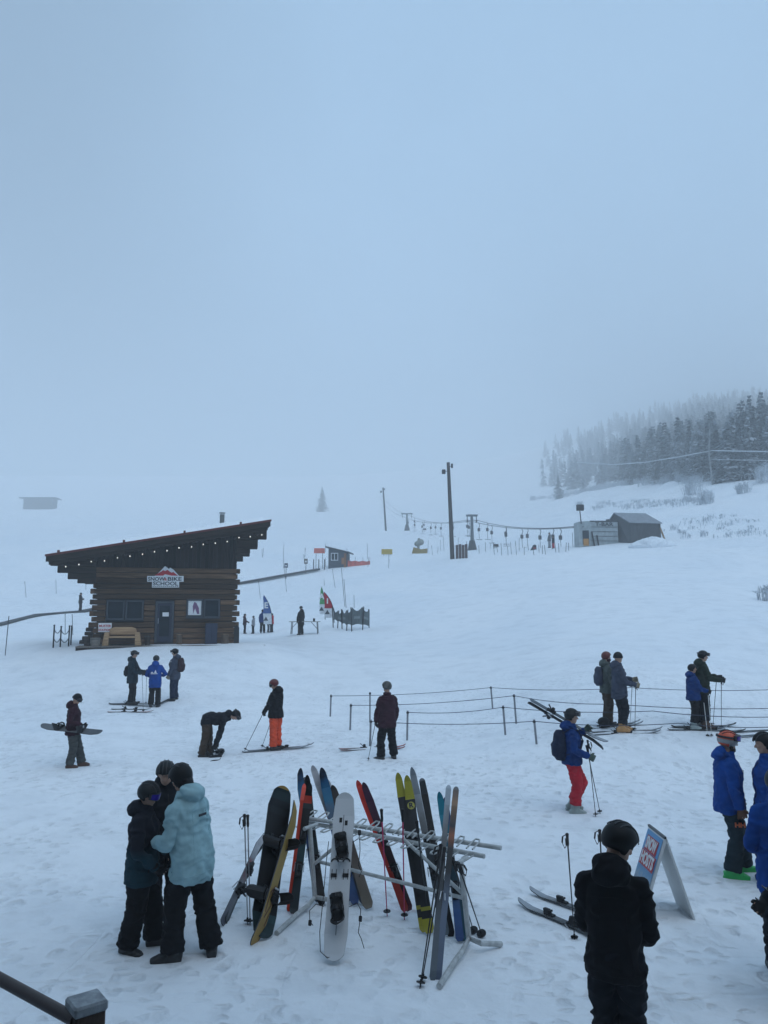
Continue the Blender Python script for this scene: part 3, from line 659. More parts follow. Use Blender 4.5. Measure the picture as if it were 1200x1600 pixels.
# ------------------------------------------------------------------ log hut
def wood(name, a, b_, axis=0, sc=1.0, rough=.85, bump=.5):
    m = bpy.data.materials.new(name); m.use_nodes = True; t = m.node_tree; b = t.nodes['Principled BSDF']; b.inputs['Roughness'].default_value = rough; b.inputs['Specular IOR Level'].default_value = .25
    c = t.nodes.new('ShaderNodeTexCoord'); mp = t.nodes.new('ShaderNodeMapping'); s = [9.0, 9.0, 9.0]; s[axis] = .6; mp.inputs['Scale'].default_value = [k * sc for k in s]
    n = t.nodes.new('ShaderNodeTexNoise'); n.inputs['Scale'].default_value = 1.6; n.inputs['Detail'].default_value = 7; n.inputs['Roughness'].default_value = .62
    g = t.nodes.new('ShaderNodeNewGeometry'); r = t.nodes.new('ShaderNodeValToRGB')
    r.color_ramp.elements[0].position = .3; r.color_ramp.elements[1].position = .72; r.color_ramp.elements[0].color = (*a, 1); r.color_ramp.elements[1].color = (*b_, 1)
    t.links.new(c.outputs['Object'], mp.inputs[0]); t.links.new(mp.outputs[0], n.inputs['Vector']); t.links.new(n.outputs['Fac'], r.inputs[0])
    hs = t.nodes.new('ShaderNodeHueSaturation'); mr = t.nodes.new('ShaderNodeMapRange'); mr.inputs[3].default_value = .40; mr.inputs[4].default_value = 1.75
    t.links.new(g.outputs['Random Per Island'], mr.inputs[0]); t.links.new(mr.outputs[0], hs.inputs['Value']); t.links.new(r.outputs[0], hs.inputs['Color']); t.links.new(hs.outputs[0], b.inputs['Base Color'])
    bp = t.nodes.new('ShaderNodeBump'); bp.inputs['Strength'].default_value = bump; bp.inputs['Distance'].default_value = .02; t.links.new(n.outputs['Fac'], bp.inputs['Height']); t.links.new(bp.outputs[0], b.inputs['Normal'])
    return m
LOG = wood('weathered_log', (.024, .013, .007), (.12, .068, .036)); BOARD = wood('dark_board', (.007, .006, .006), (.022, .015, .013), 2)
BEAM = wood('dark_beam', (.009, .007, .006), (.032, .022, .017)); PALE = wood('pale_timber', (.16, .10, .055), (.32, .21, .12)); GREYW = wood('grey_timber', (.07, .065, .06), (.17, .15, .13))
ROOFSNOW = mat('roof_snow', (.84, .87, .9), .8, vary=.05, bump=.3); REDMET = mat('red_roof_metal', (.11, .022, .018), .45, .3); GLASS = mat('dark_glass', (.012, .02, .028), .12, vary=.3, scale=3)
FRAMEB = mat('blue_grey_paint', (.032, .042, .058), .6); SIGNW = mat('sign_white', (.72, .73, .74), .5, vary=.04); SIGNR = mat('sign_red', (.45, .02, .03), .5, vary=.1); SIGNK = mat('sign_dark', (.02, .022, .03), .5)
DKBLUE = mat('dark_blue_paint', (.008, .016, .045), .5); PURPLE = mat('poster_purple', (.16, .07, .16), .6)
pl = at(143, 1007.5, 37.3); pr = at(367, 1003.5, 38.9); pr.z = pl.z
HR = math.atan2(pr.y - pl.y, pr.x - pl.x); HW = math.hypot(pr.x - pl.x, pr.y - pl.y); HZ = pl.z
hut = thing('log_hut', 'dark log cabin with tilted snow topped roof and a mountain sign over its door', 'hut', pl, HR)
hm_inv = (Matrix.Translation(pl) @ Matrix.Rotation(HR, 4, 'Z')).inverted()
def hp(u, v, yo=0.0):
    d = hm_inv.to_3x3() @ (at(u, v, 10) - CAM); c = hm_inv @ CAM; t = (yo - c.y) / d.y; q = c + d * t; return q
D = 6.2
a0 = hp(73, 866, -1.7); a1 = hp(422, 812, -1.7); RS = (a1.z - a0.z) / (a1.x - a0.x)
def roofz(x, off=0): return a0.z + (x - a0.x) * RS + off           # top face of the roof
TH = .34
rows = 15; lh = (hp(300, 895).z) / 13
rnd = random.Random(4)
wb = MB(); z = 0.0; r_i = 0; op = [(hp(243, 939), hp(270.5, 1003)), (hp(166, 937.5), hp(224, 968)), (hp(291.5, 935.5), hp(343.5, 965))]
while z < roofz(HW) - TH - .1:
    h = lh * rnd.uniform(.92, 1.08)
    zt = z + h; segs = [(-.02, HW + .02)]
    if roofz(0) - TH < zt: segs = [(max(0, (zt + TH + .08 - a0.z) / RS + a0.x), HW + .02)]
    for (A_, B_) in op:
        if z + h * .5 < A_.z and z + h * .5 > B_.z:
            ns = []
            for (s0, s1) in segs:
                if s0 < A_.x and s1 > B_.x: ns += [(s0, A_.x), (B_.x, s1)]
                else: ns.append((s0, s1))
            segs = ns
    if z < hp(300, 893).z:
        for s0, s1 in segs:
            if s1 - s0 < .1: continue
            j_ = rnd.uniform(-.02, .02); wb.box(((s0 + s1) / 2, .11 + j_, z + h / 2), (s1 - s0, .22, h - .028))
        e_ = .17 if r_i % 2 else .05
        for sx in (0, HW):
            wb.box((sx + (-e_ / 2 if sx == 0 else e_ / 2), .11, z + h / 2), (e_ + rnd.uniform(0, .05), .24, h * .9))
    # side and back walls
    for sx in (.09, HW - .09):
        if zt < roofz(sx) - TH + .1: wb.box((sx, D / 2 + .12, z + h / 2), (.2, D - .26, h - .03))
    if zt < roofz(0) - TH: wb.box((HW / 2, D, z + h / 2), (HW + .2, .2, h - .03))
    z += h; r_i += 1
wb.build('wall', LOG, hut, bevel=.022)
g_ = MB(); zz = hp(300, 893).z; nbd = 34      # upper board cladding under the roof
for i in range(nbd):
    x0 = HW * i / nbd; x1 = HW * (i + 1) / nbd; zt = roofz((x0 + x1) / 2) - TH - .01
    if zt > zz + .05: g_.box(((x0 + x1) / 2, .09 + .012 * (i % 2), (zz + zt) / 2), (x1 - x0 - .015, .06, zt - zz))
g_.build('gable_cladding', BOARD, hut)
MB().box((HW / 2, D / 2, .02), (HW - .3, D - .3, .04)).box((HW / 2, .27, 1.25), (HW - .3, .04, 2.5)).poly([(.25, .2, 2.3), (HW - .25, .2, 2.3), (HW - .25, .2, roofz(HW - .25) - TH - .03), (.25, .2, roofz(.25) - TH - .03)], (0, .04, 0)).build('inner_lining', SIGNK, hut)
rf = MB(); y0, y1 = -1.7, D + 1.5
def slab(mb, xa, xb, ya, yb, o0, o1):
    P8 = [(xa, ya, roofz(xa, o0)), (xb, ya, roofz(xb, o0)), (xb, yb, roofz(xb, o0)), (xa, yb, roofz(xa, o0)), (xa, ya, roofz(xa, o1)), (xb, ya, roofz(xb, o1)), (xb, yb, roofz(xb, o1)), (xa, yb, roofz(xa, o1))]
    mb.add(P8, [(3, 2, 1, 0), (4, 5, 6, 7), (0, 1, 5, 4), (1, 2, 6, 5), (2, 3, 7, 6), (3, 0, 4, 7)])
slab(rf, a0.x, a1.x, y0 + .03, y1, -TH + .02, -.04); roof = rf.build('roof', BOARD, hut)
f_ = MB(); slab(f_, a0.x - .02, a1.x + .02, y0 - .05, y0 + .03, -TH, -.03); slab(f_, a0.x + .1, a1.x - .1, y0 + .035, y0 + .10, -TH - .16, -TH + .015); f_.build('fascia', BEAM, roof)
f_ = MB(); slab(f_, a0.x - .06, a1.x + .06, y0 - .09, y1 + .05, -.035, 0.0); slab(f_, a0.x - .06, a1.x + .06, y0 - .10, y0 - .055, -.10, -.002)
for q in (.05, .33, .60, .86): x = a0.x + (a1.x - a0.x) * q; f_.box((x, y0 - .05, roofz(x) + .05), (.10, .16, .10))
f_.build('roof_sheet', REDMET, roof)
# snow blanket with a soft uneven edge
sm = MB(); nx, ny = 46, 14; vs = []; fs = []
for i in range(nx + 1):
    for k in range(ny + 1):
        x = a0.x + .1 + (a1.x - a0.x - .15) * i / nx; y = y0 + .02 + (y1 - y0 - .1) * k / ny
        e = min(i, nx - i, k * 1.4, (ny - k) * 1.4) / 3; e = min(1, e); vs.append((x, y, roofz(x) + .004 + .30 * math.sqrt(.0 if e == 0 else .55 + .45 * e) * (1 + .25 * mnoise.noise((x * .9, y * .9, 0)))))
for i in range(nx):
    for k in range(ny): q = i * (ny + 1) + k; fs.append((q, q + ny + 1, q + ny + 2, q + 1))
sm.add(vs, fs).build('roof_snow', ROOFSNOW, roof, smooth=True)
# stepped log brackets carrying the eaves
bk = MB()
for yy in (.1, D - .1):
    for (u0, vt, vb) in ((79, 872, 884), (90, 884, 895), (106, 895, 905), (121, 904, 911.5)):
        p0 = hp(u0, vt); p1 = hp(u0, vb); bk = MB(); bk.box(((p0.x + 0.05) / 2, yy, (p0.z + p1.z) / 2), (abs(p0.x) + .05, .24, p0.z - p1.z - .01)); bk.build('bracket', BEAM, hut, bevel=.02)
    for (u0, vt, vb) in ((417, 826, 843), (403, 843, 856), (391, 856, 865), (378, 865, 873)):
        p0 = hp(u0, vt); p1 = hp(u0, vb); bk = MB(); bk.box(((p0.x + HW - .05) / 2, yy, (p0.z + p1.z) / 2), (p0.x - HW + .05, .24, p0.z - p1.z - .01)); bk.build('bracket', BEAM, hut, bevel=.02)
pf = MB()
for q in (.06, .19, .32, .45, .58, .71, .84, .95):
    x = a0.x + (a1.x - a0.x) * q; pf.loft([((x, y0 + .35, roofz(x) - TH - .12), .11, .11), ((x, D + 1.3, roofz(x) - TH - .12), .11, .11)], (1, 0, 0), 12)
pf.build('purlin', BEAM, roof, smooth=True, sharp=50)
ch = MB(); cx = hp(347, 812, D * .55); cz = roofz(cx.x); ch.loft([((cx.x, D * .55, cz - .1), .13, .13), ((cx.x, D * .55, cz + 1.25), .13, .13)], (1, 0, 0), 16); ch.loft([((cx.x, D * .55, cz + 1.31), .17, .17), ((cx.x, D * .55, cz + 1.35), .17, .17)], (1, 0, 0), 16)
for k in range(3): a_ = k * 2.1; ch.bar((cx.x + .1 * math.cos(a_), D * .55 + .1 * math.sin(a_), cz + 1.23), (cx.x + .1 * math.cos(a_), D * .55 + .1 * math.sin(a_), cz + 1.32), .02)
ch.build('chimney', mat('galvanised_pipe', (.16, .17, .17), .5, .6), roof, smooth=True)
def hut_window(u0, v0, u1, v1, poster=False, mull=False):
    A_, B_ = hp(u0, v0, .0), hp(u1, v1, .0); w_, h_ = B_.x - A_.x, A_.z - B_.z; c = V3((A_.x + B_.x) / 2, 0, (A_.z + B_.z) / 2)
    f = MB(); t_ = .07
    for sx in (-1, 1): f.box((c.x + sx * (w_ / 2 - t_ / 2), .02, c.z), (t_, .16, h_))
    for sz in (-1, 1): f.box((c.x, .02, c.z + sz * (h_ / 2 - t_ / 2)), (w_ - 2 * t_, .15, t_))
    f.box((c.x, -.08, c.z - h_ / 2 - .02), (w_ + .08, .16, .04))
    o = f.build('window', FRAMEB, hut, bevel=.006); MB().box((c.x, .05, c.z), (w_ - 2 * t_, .01, h_ - 2 * t_)).build('pane', GLASS, o)
    if poster:
        MB().box((c.x, .035, c.z + .02), (w_ - .15, .01, h_ - .2)).build('poster', SIGNW, o)
        q = MB(); pts = [(c.x - .03, .022, c.z + h_ * .36), (c.x + .08, .022, c.z + h_ * .28), (c.x + .2, .022, c.z + .02), (c.x + .22, .022, c.z - h_ * .30), (c.x + .12, .022, c.z - h_ * .30), (c.x + .02, .022, c.z + .0), (c.x - .07, .022, c.z - h_ * .3), (c.x - .1, .022, c.z + .1)]
        q.poly(pts, (0, .008, 0)); q.build('poster_print', PURPLE, o)
hut_window(167, 938, 194, 968); hut_window(197, 938, 223.5, 968); hut_window(292, 936, 316.5, 965, True); hut_window(319, 936, 343, 965)
A_, B_ = hp(243.5, 939.5), hp(270, 1003); w_, h_ = B_.x - A_.x, A_.z - B_.z; dr = MB()
for sx in (-1, 1): dr.box(((A_.x + B_.x) / 2 + sx * (w_ / 2 - .05), .03, A_.z - h_ / 2), (.10, .16, h_))
dr.box(((A_.x + B_.x) / 2, .03, A_.z - .05), (w_ - .2, .15, .10)); door = dr.build('door', FRAMEB, hut, bevel=.006)
dr = MB(); cx_ = (A_.x + B_.x) / 2
for sx in (-1, 1): dr.box((cx_ + sx * (w_ / 2 - .15), .05, A_.z - h_ / 2 - .05), (.09, .05, h_ - .12))
dr.box((cx_, .05, B_.z + .14), (w_ - .39, .05, .26)).box((cx_, .05, A_.z - .16), (w_ - .39, .05, .10)); dr.build('door_leaf', DKBLUE, door)
MB().box((cx_, .06, A_.z - h_ / 2), (w_ - .36, .01, h_ - .4)).build('pane', GLASS, door)
MB().box((cx_ + .05, .02, hp(257, 960).z), (.30, .01, .2)).build('paper_notice', SIGNW, door)
MB().bar((cx_ - w_ / 2 + .15, -.02, 1.0), (cx_ - w_ / 2 + .15, -.02, 1.25), .03).build('handle', STEEL, door)
# mountain sign
sg = thing('hut_sign', 'white board sign with red and white mountain reading snow and bike school', 'sign'); sg.parent = hut; del sg['category']; sg.name = 'sign_board'
def Q(u, v, y=-.06): p = hp(u, v, 0); return V3(p.x, y, p.z)
MB().poly([Q(230, 900), Q(242, 900), Q(250, 893), Q(258, 884.5), Q(264, 889), Q(266, 886.8), Q(271, 890), Q(280, 900), Q(287, 900), Q(287, 909), Q(280, 909), Q(280, 918), Q(237.5, 918), Q(237.5, 909), Q(230, 909)], (0, .05, 0)).build('backing', SIGNW, sg)
MB().poly([Q(241.5, 899.5, -.072), Q(247, 896, -.072), Q(249.5, 894.5, -.072), Q(252.5, 893, -.072), Q(255, 891, -.072), Q(258, 892.3, -.072), Q(262, 890.5, -.072), Q(265, 893, -.072), Q(268, 895, -.072), Q(271, 893.8, -.072), Q(274, 896.5, -.072), Q(278.5, 899.5, -.072), Q(268, 899.5, -.072), Q(261, 898, -.072), Q(258, 897.3, -.072), Q(255, 899.5, -.072)], (0, .011, 0)).build('mountain_emblem', SIGNR, sg)
c_ = Q(244.7, 904.7, -.068); text('SNOW', 'lettering', SIGNK, sg, c_, .30, (R(90), 0, 0), .006, .006, 1, fit=(.80, .185))
c_ = Q(258.8, 905, -.068); text('&', 'lettering', SIGNR, sg, c_, .20, (R(90), 0, 0), .006, .003, 1.0, fit=(.14, .14))
c_ = Q(273, 904.7, -.068); text('BIKE', 'lettering', SIGNK, sg, c_, .30, (R(90), 0, 0), .006, .006, 1, fit=(.66, .185))
c_ = Q(258.8, 911.8, -.068); text('SCHOOL', 'lettering', SIGNK, sg, c_, .31, (R(90), 0, 0), .006, .006, 1, fit=(1.19, .19))
q = MB(); 
for i in range(13):
    p = Q(239.5 + i * 3.15, 916.3, -.062); q.box(p, (.07, .006, .03))
q.build('small_print', SIGNK, sg)
# string lights under the eaves: bulbs hang in a row
BULB = mat('bulb', (.9, .9, .85), .3, emit=((1, .93, .82), .9))
bl = [(102.7, 885.4), (123.3, 882), (142.6, 877.5), (163.3, 876.3), (183.5, 871.5), (203, 869), (222.7, 865.8), (241.4, 862), (261, 860.4), (279.7, 856), (299.4, 854.4), (317.6, 850.6), (336.4, 848.7), (355, 846.2), (373.4, 840), (391, 838.5), (409, 835.7)]
sw = thing('string_lights', 'string of small white bulbs hanging under the cabin roof edge', 'string lights')
cable = MB(); pts = []
for (u, v) in bl:
    p = hp(u, v, y0 + .45); q = hm_inv.inverted() @ p; pts.append(q + V3(0, 0, .10))
    MB().ell(q, (.026, .026, .036), nu=10, nv=8).build('bulb', BULB, sw, smooth=True)
for i in range(len(pts) - 1):
    cable.tube([pts[i], (pts[i] + pts[i + 1]) / 2 - V3(0, 0, .05), pts[i + 1]], .008, 5)
for p in pts: cable.tube([p, p - V3(0, 0, .07)], .014, 6)
cable.build('cable', BLK, sw)
MBw = hm_inv.inverted()
def hut_thing(name, label, cat): return thing(name, label, cat, pl, HR)
# deck, bench, and what stands against the front wall
dk = hut_thing('deck', 'low weathered plank deck running along the front of the cabin', 'deck'); d_ = MB()
xa = hp(119, 1009, -1.2).x; xb = hp(414, 1001, -1.2).x
for i in range(8): d_.box(((xa + xb) / 2, -1.35 + i * .17, -.05), (xb - xa, .155, .05))
d_.build('deck_board', GREYW, dk); d_ = MB(); d_.box(((xa + xb) / 2, -1.40, -.16), (xb - xa - .02, .04, .16)); d_.build('deck_rim', BEAM, dk)
bn = hut_thing('bench', 'chunky pale timber bench with plank backrest left of the cabin door', 'bench')
p0, p1 = hp(160, 1006, -.7), hp(221, 1006, -.7); m_ = MB(); bw = p1.x - p0.x; h0 = hp(190, 980, -.7).z; zs = hp(190, 996, -.7).z
m_ = MB(); m_.poly([(p0.x + .22, -.45, h0 - .36), (p0.x + .3, -.42, h0 - .05), (p0.x + .5, -.41, h0), (p1.x - .5, -.41, h0), (p1.x - .3, -.42, h0 - .06), (p1.x - .22, -.45, h0 - .36)], (0, .09, 0)).build('backrest', PALE, bn, bevel=.015)
m_ = MB(); m_.box(((p0.x + p1.x) / 2, -.72, zs + .02), (bw - .5, .50, .09)); m_.build('seat', PALE, bn, bevel=.012)
for s, x in ((1, p0.x), (-1, p1.x)):
    m_ = MB(); m_.poly([(x, -.98, -.02), (x + s * .28, -.98, -.02), (x + s * .30, -.98, zs + .24), (x + s * .10, -.98, zs + .24)], (0, .5, 0)); m_.build('leg', PALE, bn, bevel=.012)
ms = hut_thing('sign', 'small white muster station sign with red lettering beside the bench', 'sign'); A_, B_ = hp(154, 973.5, -.2), hp(174, 987.5, -.2)
MB().box(((A_.x + B_.x) / 2, -.2, (A_.z + B_.z) / 2), (B_.x - A_.x, .03, A_.z - B_.z)).build('sign_panel', SIGNW, ms)
MB().bar((A_.x + .1, -.18, A_.z - .1), (A_.x + .1, -.18, -.02), .04).bar((B_.x - .1, -.18, A_.z - .1), (B_.x - .1, -.18, -.02), .04).build('leg', BEAM, ms)
text('MUSTER', 'lettering', SIGNR, ms, ((A_.x + B_.x) / 2, -.219, (A_.z + B_.z) / 2 + .07), .15, (R(90), 0, 0), .004, .004, 1.0)
text('STATION', 'lettering', SIGNR, ms, ((A_.x + B_.x) / 2, -.219, (A_.z + B_.z) / 2 - .12), .14, (R(90), 0, 0), .004, .004, 1.0)
def tub(u0, v0, u1, v1, y, m, name, label, cat, n=16, tp=.86):
    A_, B_ = hp(u0, v0, y), hp(u1, v1, y); t_ = hut_thing(name, label, cat); r = (B_.x - A_.x) / 2; c = ((A_.x + B_.x) / 2, y, -.02)
    b = MB(); b.loft([((c[0], y, -.02), r * tp, r * tp), ((c[0], y, A_.z * .5), r * .96, r * .96), ((c[0], y, A_.z), r, r)], (1, 0, 0), n); b.build('barrel', m, t_, smooth=True, sharp=40)
    b = MB(); b.loft([((c[0], y, A_.z * .8), r * 1.02, r * 1.02), ((c[0], y, A_.z * .88), r * 1.02, r * 1.02)], (1, 0, 0), n); b.build('hoop', DKMET, t_); return t_
tub(141, 996.5, 157, 1009, -.9, GREYW, 'half_barrel', 'squat grey wooden half barrel left of the bench', 'barrel')
tub(131, 997, 142, 1008, -.7, BEAM, 'half_barrel', 'darker half barrel at the cabin corner beside the grey one', 'barrel')
tub(226, 992, 235, 1002, -.35, BEAM, 'half_barrel', 'small dark keg between bench and cabin door', 'barrel')
def stump(u0, v0, u1, v1, y, label):
    A_, B_ = hp(u0, v0, y), hp(u1, v1, y); t_ = hut_thing('log_stump', label, 'log'); r = (B_.x - A_.x) / 2; x = (A_.x + B_.x) / 2
    MB().loft([((x, y, -.02), r * 1.05, r), ((x, y, A_.z * .5), r * .96, r), ((x, y, A_.z), r, r)], (1, 0, 0), 14).build('bark', wood('bark', (.03, .022, .016), (.09, .06, .04), 2), t_, smooth=True, sharp=40)
    MB().loft([((x, y, A_.z), r * .92, r * .92), ((x, y, A_.z + .012), r * .9, r * .9)], (1, 0, 0), 14).build('cut_face', PALE, t_)
stump(276, 991.5, 284.5, 1003, -.35, 'brown upright log stump right of the cabin door')
stump(346, 991, 357, 1000.5, -.3, 'short log stump between the blue cabinet and the cabin corner')
cb = hut_thing('storage_cabinet', 'dark blue cabinet standing against the cabin wall under the right windows', 'cabinet'); A_, B_ = hp(321, 973.5, -.3), hp(339, 1001, -.3)
MB().box(((A_.x + B_.x) / 2, -.24, A_.z / 2 - .01), (B_.x - A_.x, .42, A_.z)).build('carcass', DKBLUE, cb, bevel=.01)
for k in (-1, 1): MB().box(((A_.x + B_.x) / 2 + k * (B_.x - A_.x) / 4, -.462, A_.z / 2), ((B_.x - A_.x) / 2 - .03, .02, A_.z - .1)).build('door', DKBLUE, cb, bevel=.005)
wp = hut_thing('firewood_stack', 'stepped stack of dark split logs at the left cabin corner', 'firewood'); b = MB(); rnd = random.Random(8)
for (ux, vz, wd) in ((134, 1003, .55), (137, 997, .5), (139, 990, .42), (140, 983.5, .36)):
    p = hp(ux, vz, .25)
    for k in range(3): b.loft([((p.x - wd / 2 + rnd.uniform(0, .1), .0 + k * .22, p.z), .10, .09), ((p.x + wd / 2, .0 + k * .22, p.z), .10, .09)], (0, 1, 0), 8)
b.build('log_pile', BEAM, wp)
ab = hut_thing('display_board', 'dark narrow board leaning at the right corner of the cabin', 'board'); A_, B_ = hp(366, 976, -.3), hp(373.5, 999, -.3)
MB().poly([(A_.x, -.35, -.01), (B_.x, -.35, -.01), (B_.x, -.25, A_.z * .85), ((A_.x + B_.x) / 2, -.24, A_.z), (A_.x, -.25, A_.z * .9)], (0, .05, 0)).build('panel', BLK, ab)
MB().bar(((A_.x + B_.x) / 2, .1, 0), ((A_.x + B_.x) / 2, -.2, A_.z * .7), .04).build('prop', BEAM, ab)
# chain stanchions left of the hut
for i, (u, v0, v1) in enumerate(((83, 978, 1012), (94, 980, 1011), (107, 979, 1010), (110.5, 979, 1008))):
    p = gp(u, v1, 25, 60); h_ = (v1 - v0) / pxm(v1, p.y); t_ = thing('stanchion', ['leftmost dark chain post left of the cabin', 'second dark chain post left of the cabin', 'third dark chain post, one of the close pair near the cabin', 'dark chain post nearest the cabin corner'][i], 'post', p, 0, 'chain posts beside the cabin')
    MB().tube([(0, 0, -.1), (0, 0, h_)], .035, 10).build('post', BLK, t_, smooth=True); MB().ell((0, 0, h_ + .02), (.05, .05, .03)).build('post_cap', BLK, t_)
    if i < 2:
        q = gp((94, 107)[i], (1011, 1010)[i], 25, 60)
        for k, hh in ((0, h_ * .86), (1, h_ * .45)):
            pts = [V3(0, 0, hh) + (q - p) * s_ - V3(0, 0, .9 * s_ * (1 - s_)) for s_ in np.linspace(0, 1, 9)]; MB().tube(pts, .018, 6).build('chain', DKMET, t_)

# ------------------------------------------------------------------ ski hire rack and front items
GALV = mat('galvanised_steel', (.46, .48, .48), .5, .25, vary=.2, scale=14, bump=.15, bscale=40)
rk = thing('ski_rack', 'galvanised tubular ski rack full of leaning skis and snowboards on the snow', 'ski rack', gp(612, 1445))
gr0, gl0 = gp(733, 1478), gp(492, 1412)
def rel(p): return Vector(p) - rk.location
def onz(u, v, z):        # pixel on the horizontal plane z
    s_ = slope(v); Y = (z - CAM.z) / s_; return at(u, v, Y)
HT = .82
tr_, tl_ = at(720, 1346, gr0.y + .02), at(484, 1292, gl0.y)
fr = [onz(686, 1541, .03), onz(712, 1500, .04), onz(722, 1487, .06), gr0 + V3(0, 0, .07), onz(752, 1474, .10), onz(783, 1475, .03)]
fl = [onz(432, 1458, .03), onz(462, 1430, .04), onz(480, 1416, .05), gl0 + V3(0, 0, .07), onz(510, 1405, .08), onz(545, 1402, .03)]
for pts in (fr, fl): MB().tube([rel(p) for p in pts], .026, 12).build('foot', GALV, rk, smooth=True)
for a_, b_ in ((gr0, tr_), (gl0, tl_)): MB().tube([rel(a_ + V3(0, 0, .05)), rel(b_)], .027, 12).build('post', GALV, rk, smooth=True)
rb0, rb1 = onz(470, 1277, .86), onz(783, 1325, .86); rf0, rf1 = onz(474, 1284, .80), onz(757, 1338, .80)
ax = (rf1 - rf0).normalized(); per = V3(-ax.y, ax.x, 0)
for a_, b_ in ((rb0, rb1), (rf0, rf1)): MB().tube([rel(a_), rel(b_)], .024, 12).build('rail', GALV, rk, smooth=True)
L_ = (rf1 - rf0).length
for k in range(13):
    for (base, s_, n_) in ((rf0, -1, 'f'), (rb0, 1, 'b')):
        t_ = (k + .4) / 13.2 * L_; c = base + ax * t_; a_ = c - ax * .035; b_ = c + ax * .035; up_ = V3(0, 0, .05 if s_ > 0 else -.01)
        pts = [a_, a_ + per * s_ * .15 + up_ * .7, a_ + per * s_ * .19 + ax * .012 + up_, b_ + per * s_ * .19 - ax * .012 + up_, b_ + per * s_ * .15 + up_ * .7, b_]
        MB().tube([rel(p) for p in pts], .009, 6).build('prong', GALV, rk, smooth=True)
mr0, mr1 = gl0.lerp(tl_, .46), gr0.lerp(tr_, .56)
MB().tube([rel(onz(485, 1343, mr0.z)), rel(mr1)], .02, 10).build('cross_bar', GALV, rk, smooth=True)
for (a_, b_) in ((tr_, 1), (tl_, -1)):
    c = a_ + V3(0, 0, .0); MB().tube([rel(c - per * .10), rel(c + per * .14)], .022, 10).build('cross_head', GALV, rk, smooth=True)
MB().tube([rel(mr1 + V3(0, 0, .03)), rel((rb0 + ax * L_ * .60 + V3(0, 0, -.02)))], .019, 10).build('brace', GALV, rk, smooth=True)
MB().tube([rel(mr0 + V3(0, 0, .03)), rel((rb0 + ax * L_ * .34 + V3(0, 0, -.02)))], .019, 10).build('brace', GALV, rk, smooth=True)

def lean_top(bot, u, v, L, far=True):
    d = (at(u, v, 10) - CAM).normalized(); oc = CAM - bot; b = oc.dot(d); c = oc.length_squared - L * L; disc = b * b - c
    if disc < 0: return CAM + d * (-b)
    return CAM + d * (-b + (math.sqrt(disc) if far else -math.sqrt(disc)))
GRP = 'skis leaning on the rack'
def lski(label, bu, bv, tu, tv, L, far, w, top, base=None, show='base', bind=True, tipc=.07, tailc=.01, mid=.45, tw=0, **k):
    b = onz(bu, bv, .012); t = lean_top(b, tu, tv, L, far) if isinstance(far, bool) else at(tu, tv, far); L = L if isinstance(far, bool) else (t - b).length; d = (t - b).normalized()
    toc = (CAM - b); n = toc - d * toc.dot(d); n.normalize(); n = Matrix.Rotation(R(tw), 3, d) @ n
    if show == 'base': n = -n
    w *= .86
    return ski(label, b, b + d * L, n, L, w, top, base, None, tipc, tailc, bind, None, mid=mid, **k)
K3 = (.010, .010, .012)
B_blackred = bands('black_orange_print', [(0, (.02, .03, .035)), (.3, (.02, .05, .06)), (.55, K3), (.80, (.025, .03, .035)), (.84, (.45, .05, .03)), (.885, (.45, .05, .03)), (.90, K3)])
BASE_OR = bands('orange_base', [(0, (.62, .07, .04)), (.98, (.55, .06, .04))]); BASE_K = bands('black_base', [(0, K3), (.96, (.03, .03, .035))])
T_BLUE = bands('blue_swirl_print', [(0, (.02, .06, .16)), (.35, (.03, .10, .28)), (.6, (.10, .11, .15)), (.75, (.03, .16, .28)), (.92, (.02, .09, .20)), (.98, (.02, .03, .05))], noise=.25, nscale=6)
T_WRED = bands('grey_red_print', [(0, (.08, .09, .12)), (.4, (.18, .19, .21)), (.62, (.22, .05, .05)), (.72, (.25, .26, .28)), (.93, (.6, .62, .66))], noise=.2, nscale=8)
T_TEAL = bands('teal_print', [(0, (.02, .09, .13)), (.5, (.02, .05, .07)), (.85, (.02, .20, .28))], noise=.15)
T_DK = bands('dark_teal_print', [(0, (.02, .035, .04)), (.5, (.025, .045, .05)), (.95, K3)], noise=.1)
T_GREY = bands('grey_stripe_print', [(0, (.12, .15, .18)), (.45, (.06, .07, .08)), (.7, (.16, .17, .18)), (.88, (.30, .34, .38))], noise=.12, nscale=14)
T_YEL = bands('yellow_black_print', [(0, (.36, .33, .03)), (.085, (.02, .022, .026)), (.13, (.30, .28, .04)), (.155, (.02, .022, .026)), (.84, (.36, .34, .05))])
T_RED = bands('maroon_print', [(0, (.09, .018, .03)), (.2, (.025, .018, .02)), (.6, (.05, .02, .028)), (.9, (.07, .03, .06))], noise=.1); T_ORED = bands('orange_red_print', [(0, (.3, .04, .03)), (.7, (.65, .05, .04)), (.96, (.8, .08, .06))], noise=.05)
T_TAN = bands('tan_fade_print', [(0, (.10, .13, .19)), (.35, (.13, .17, .24)), (.5, (.03, .035, .04)), (.62, (.04, .045, .05)), (.68, (.30, .11, .06)), (.74, (.05, .05, .055)), (.88, (.26, .16, .10)), (.99, (.08, .08, .085))], noise=.05, nscale=5)
T_BRN = bands('brown_print', [(0, (.20, .17, .13)), (.3, (.16, .13, .11)), (.6, (.06, .04, .035)), (.95, (.03, .025, .025))], noise=.06); T_BW = bands('blue_white_print', [(0, (.03, .07, .2)), (.2, (.05, .12, .3)), (.45, (.1, .12, .15)), (.8, (.06, .1, .2))], noise=.2)
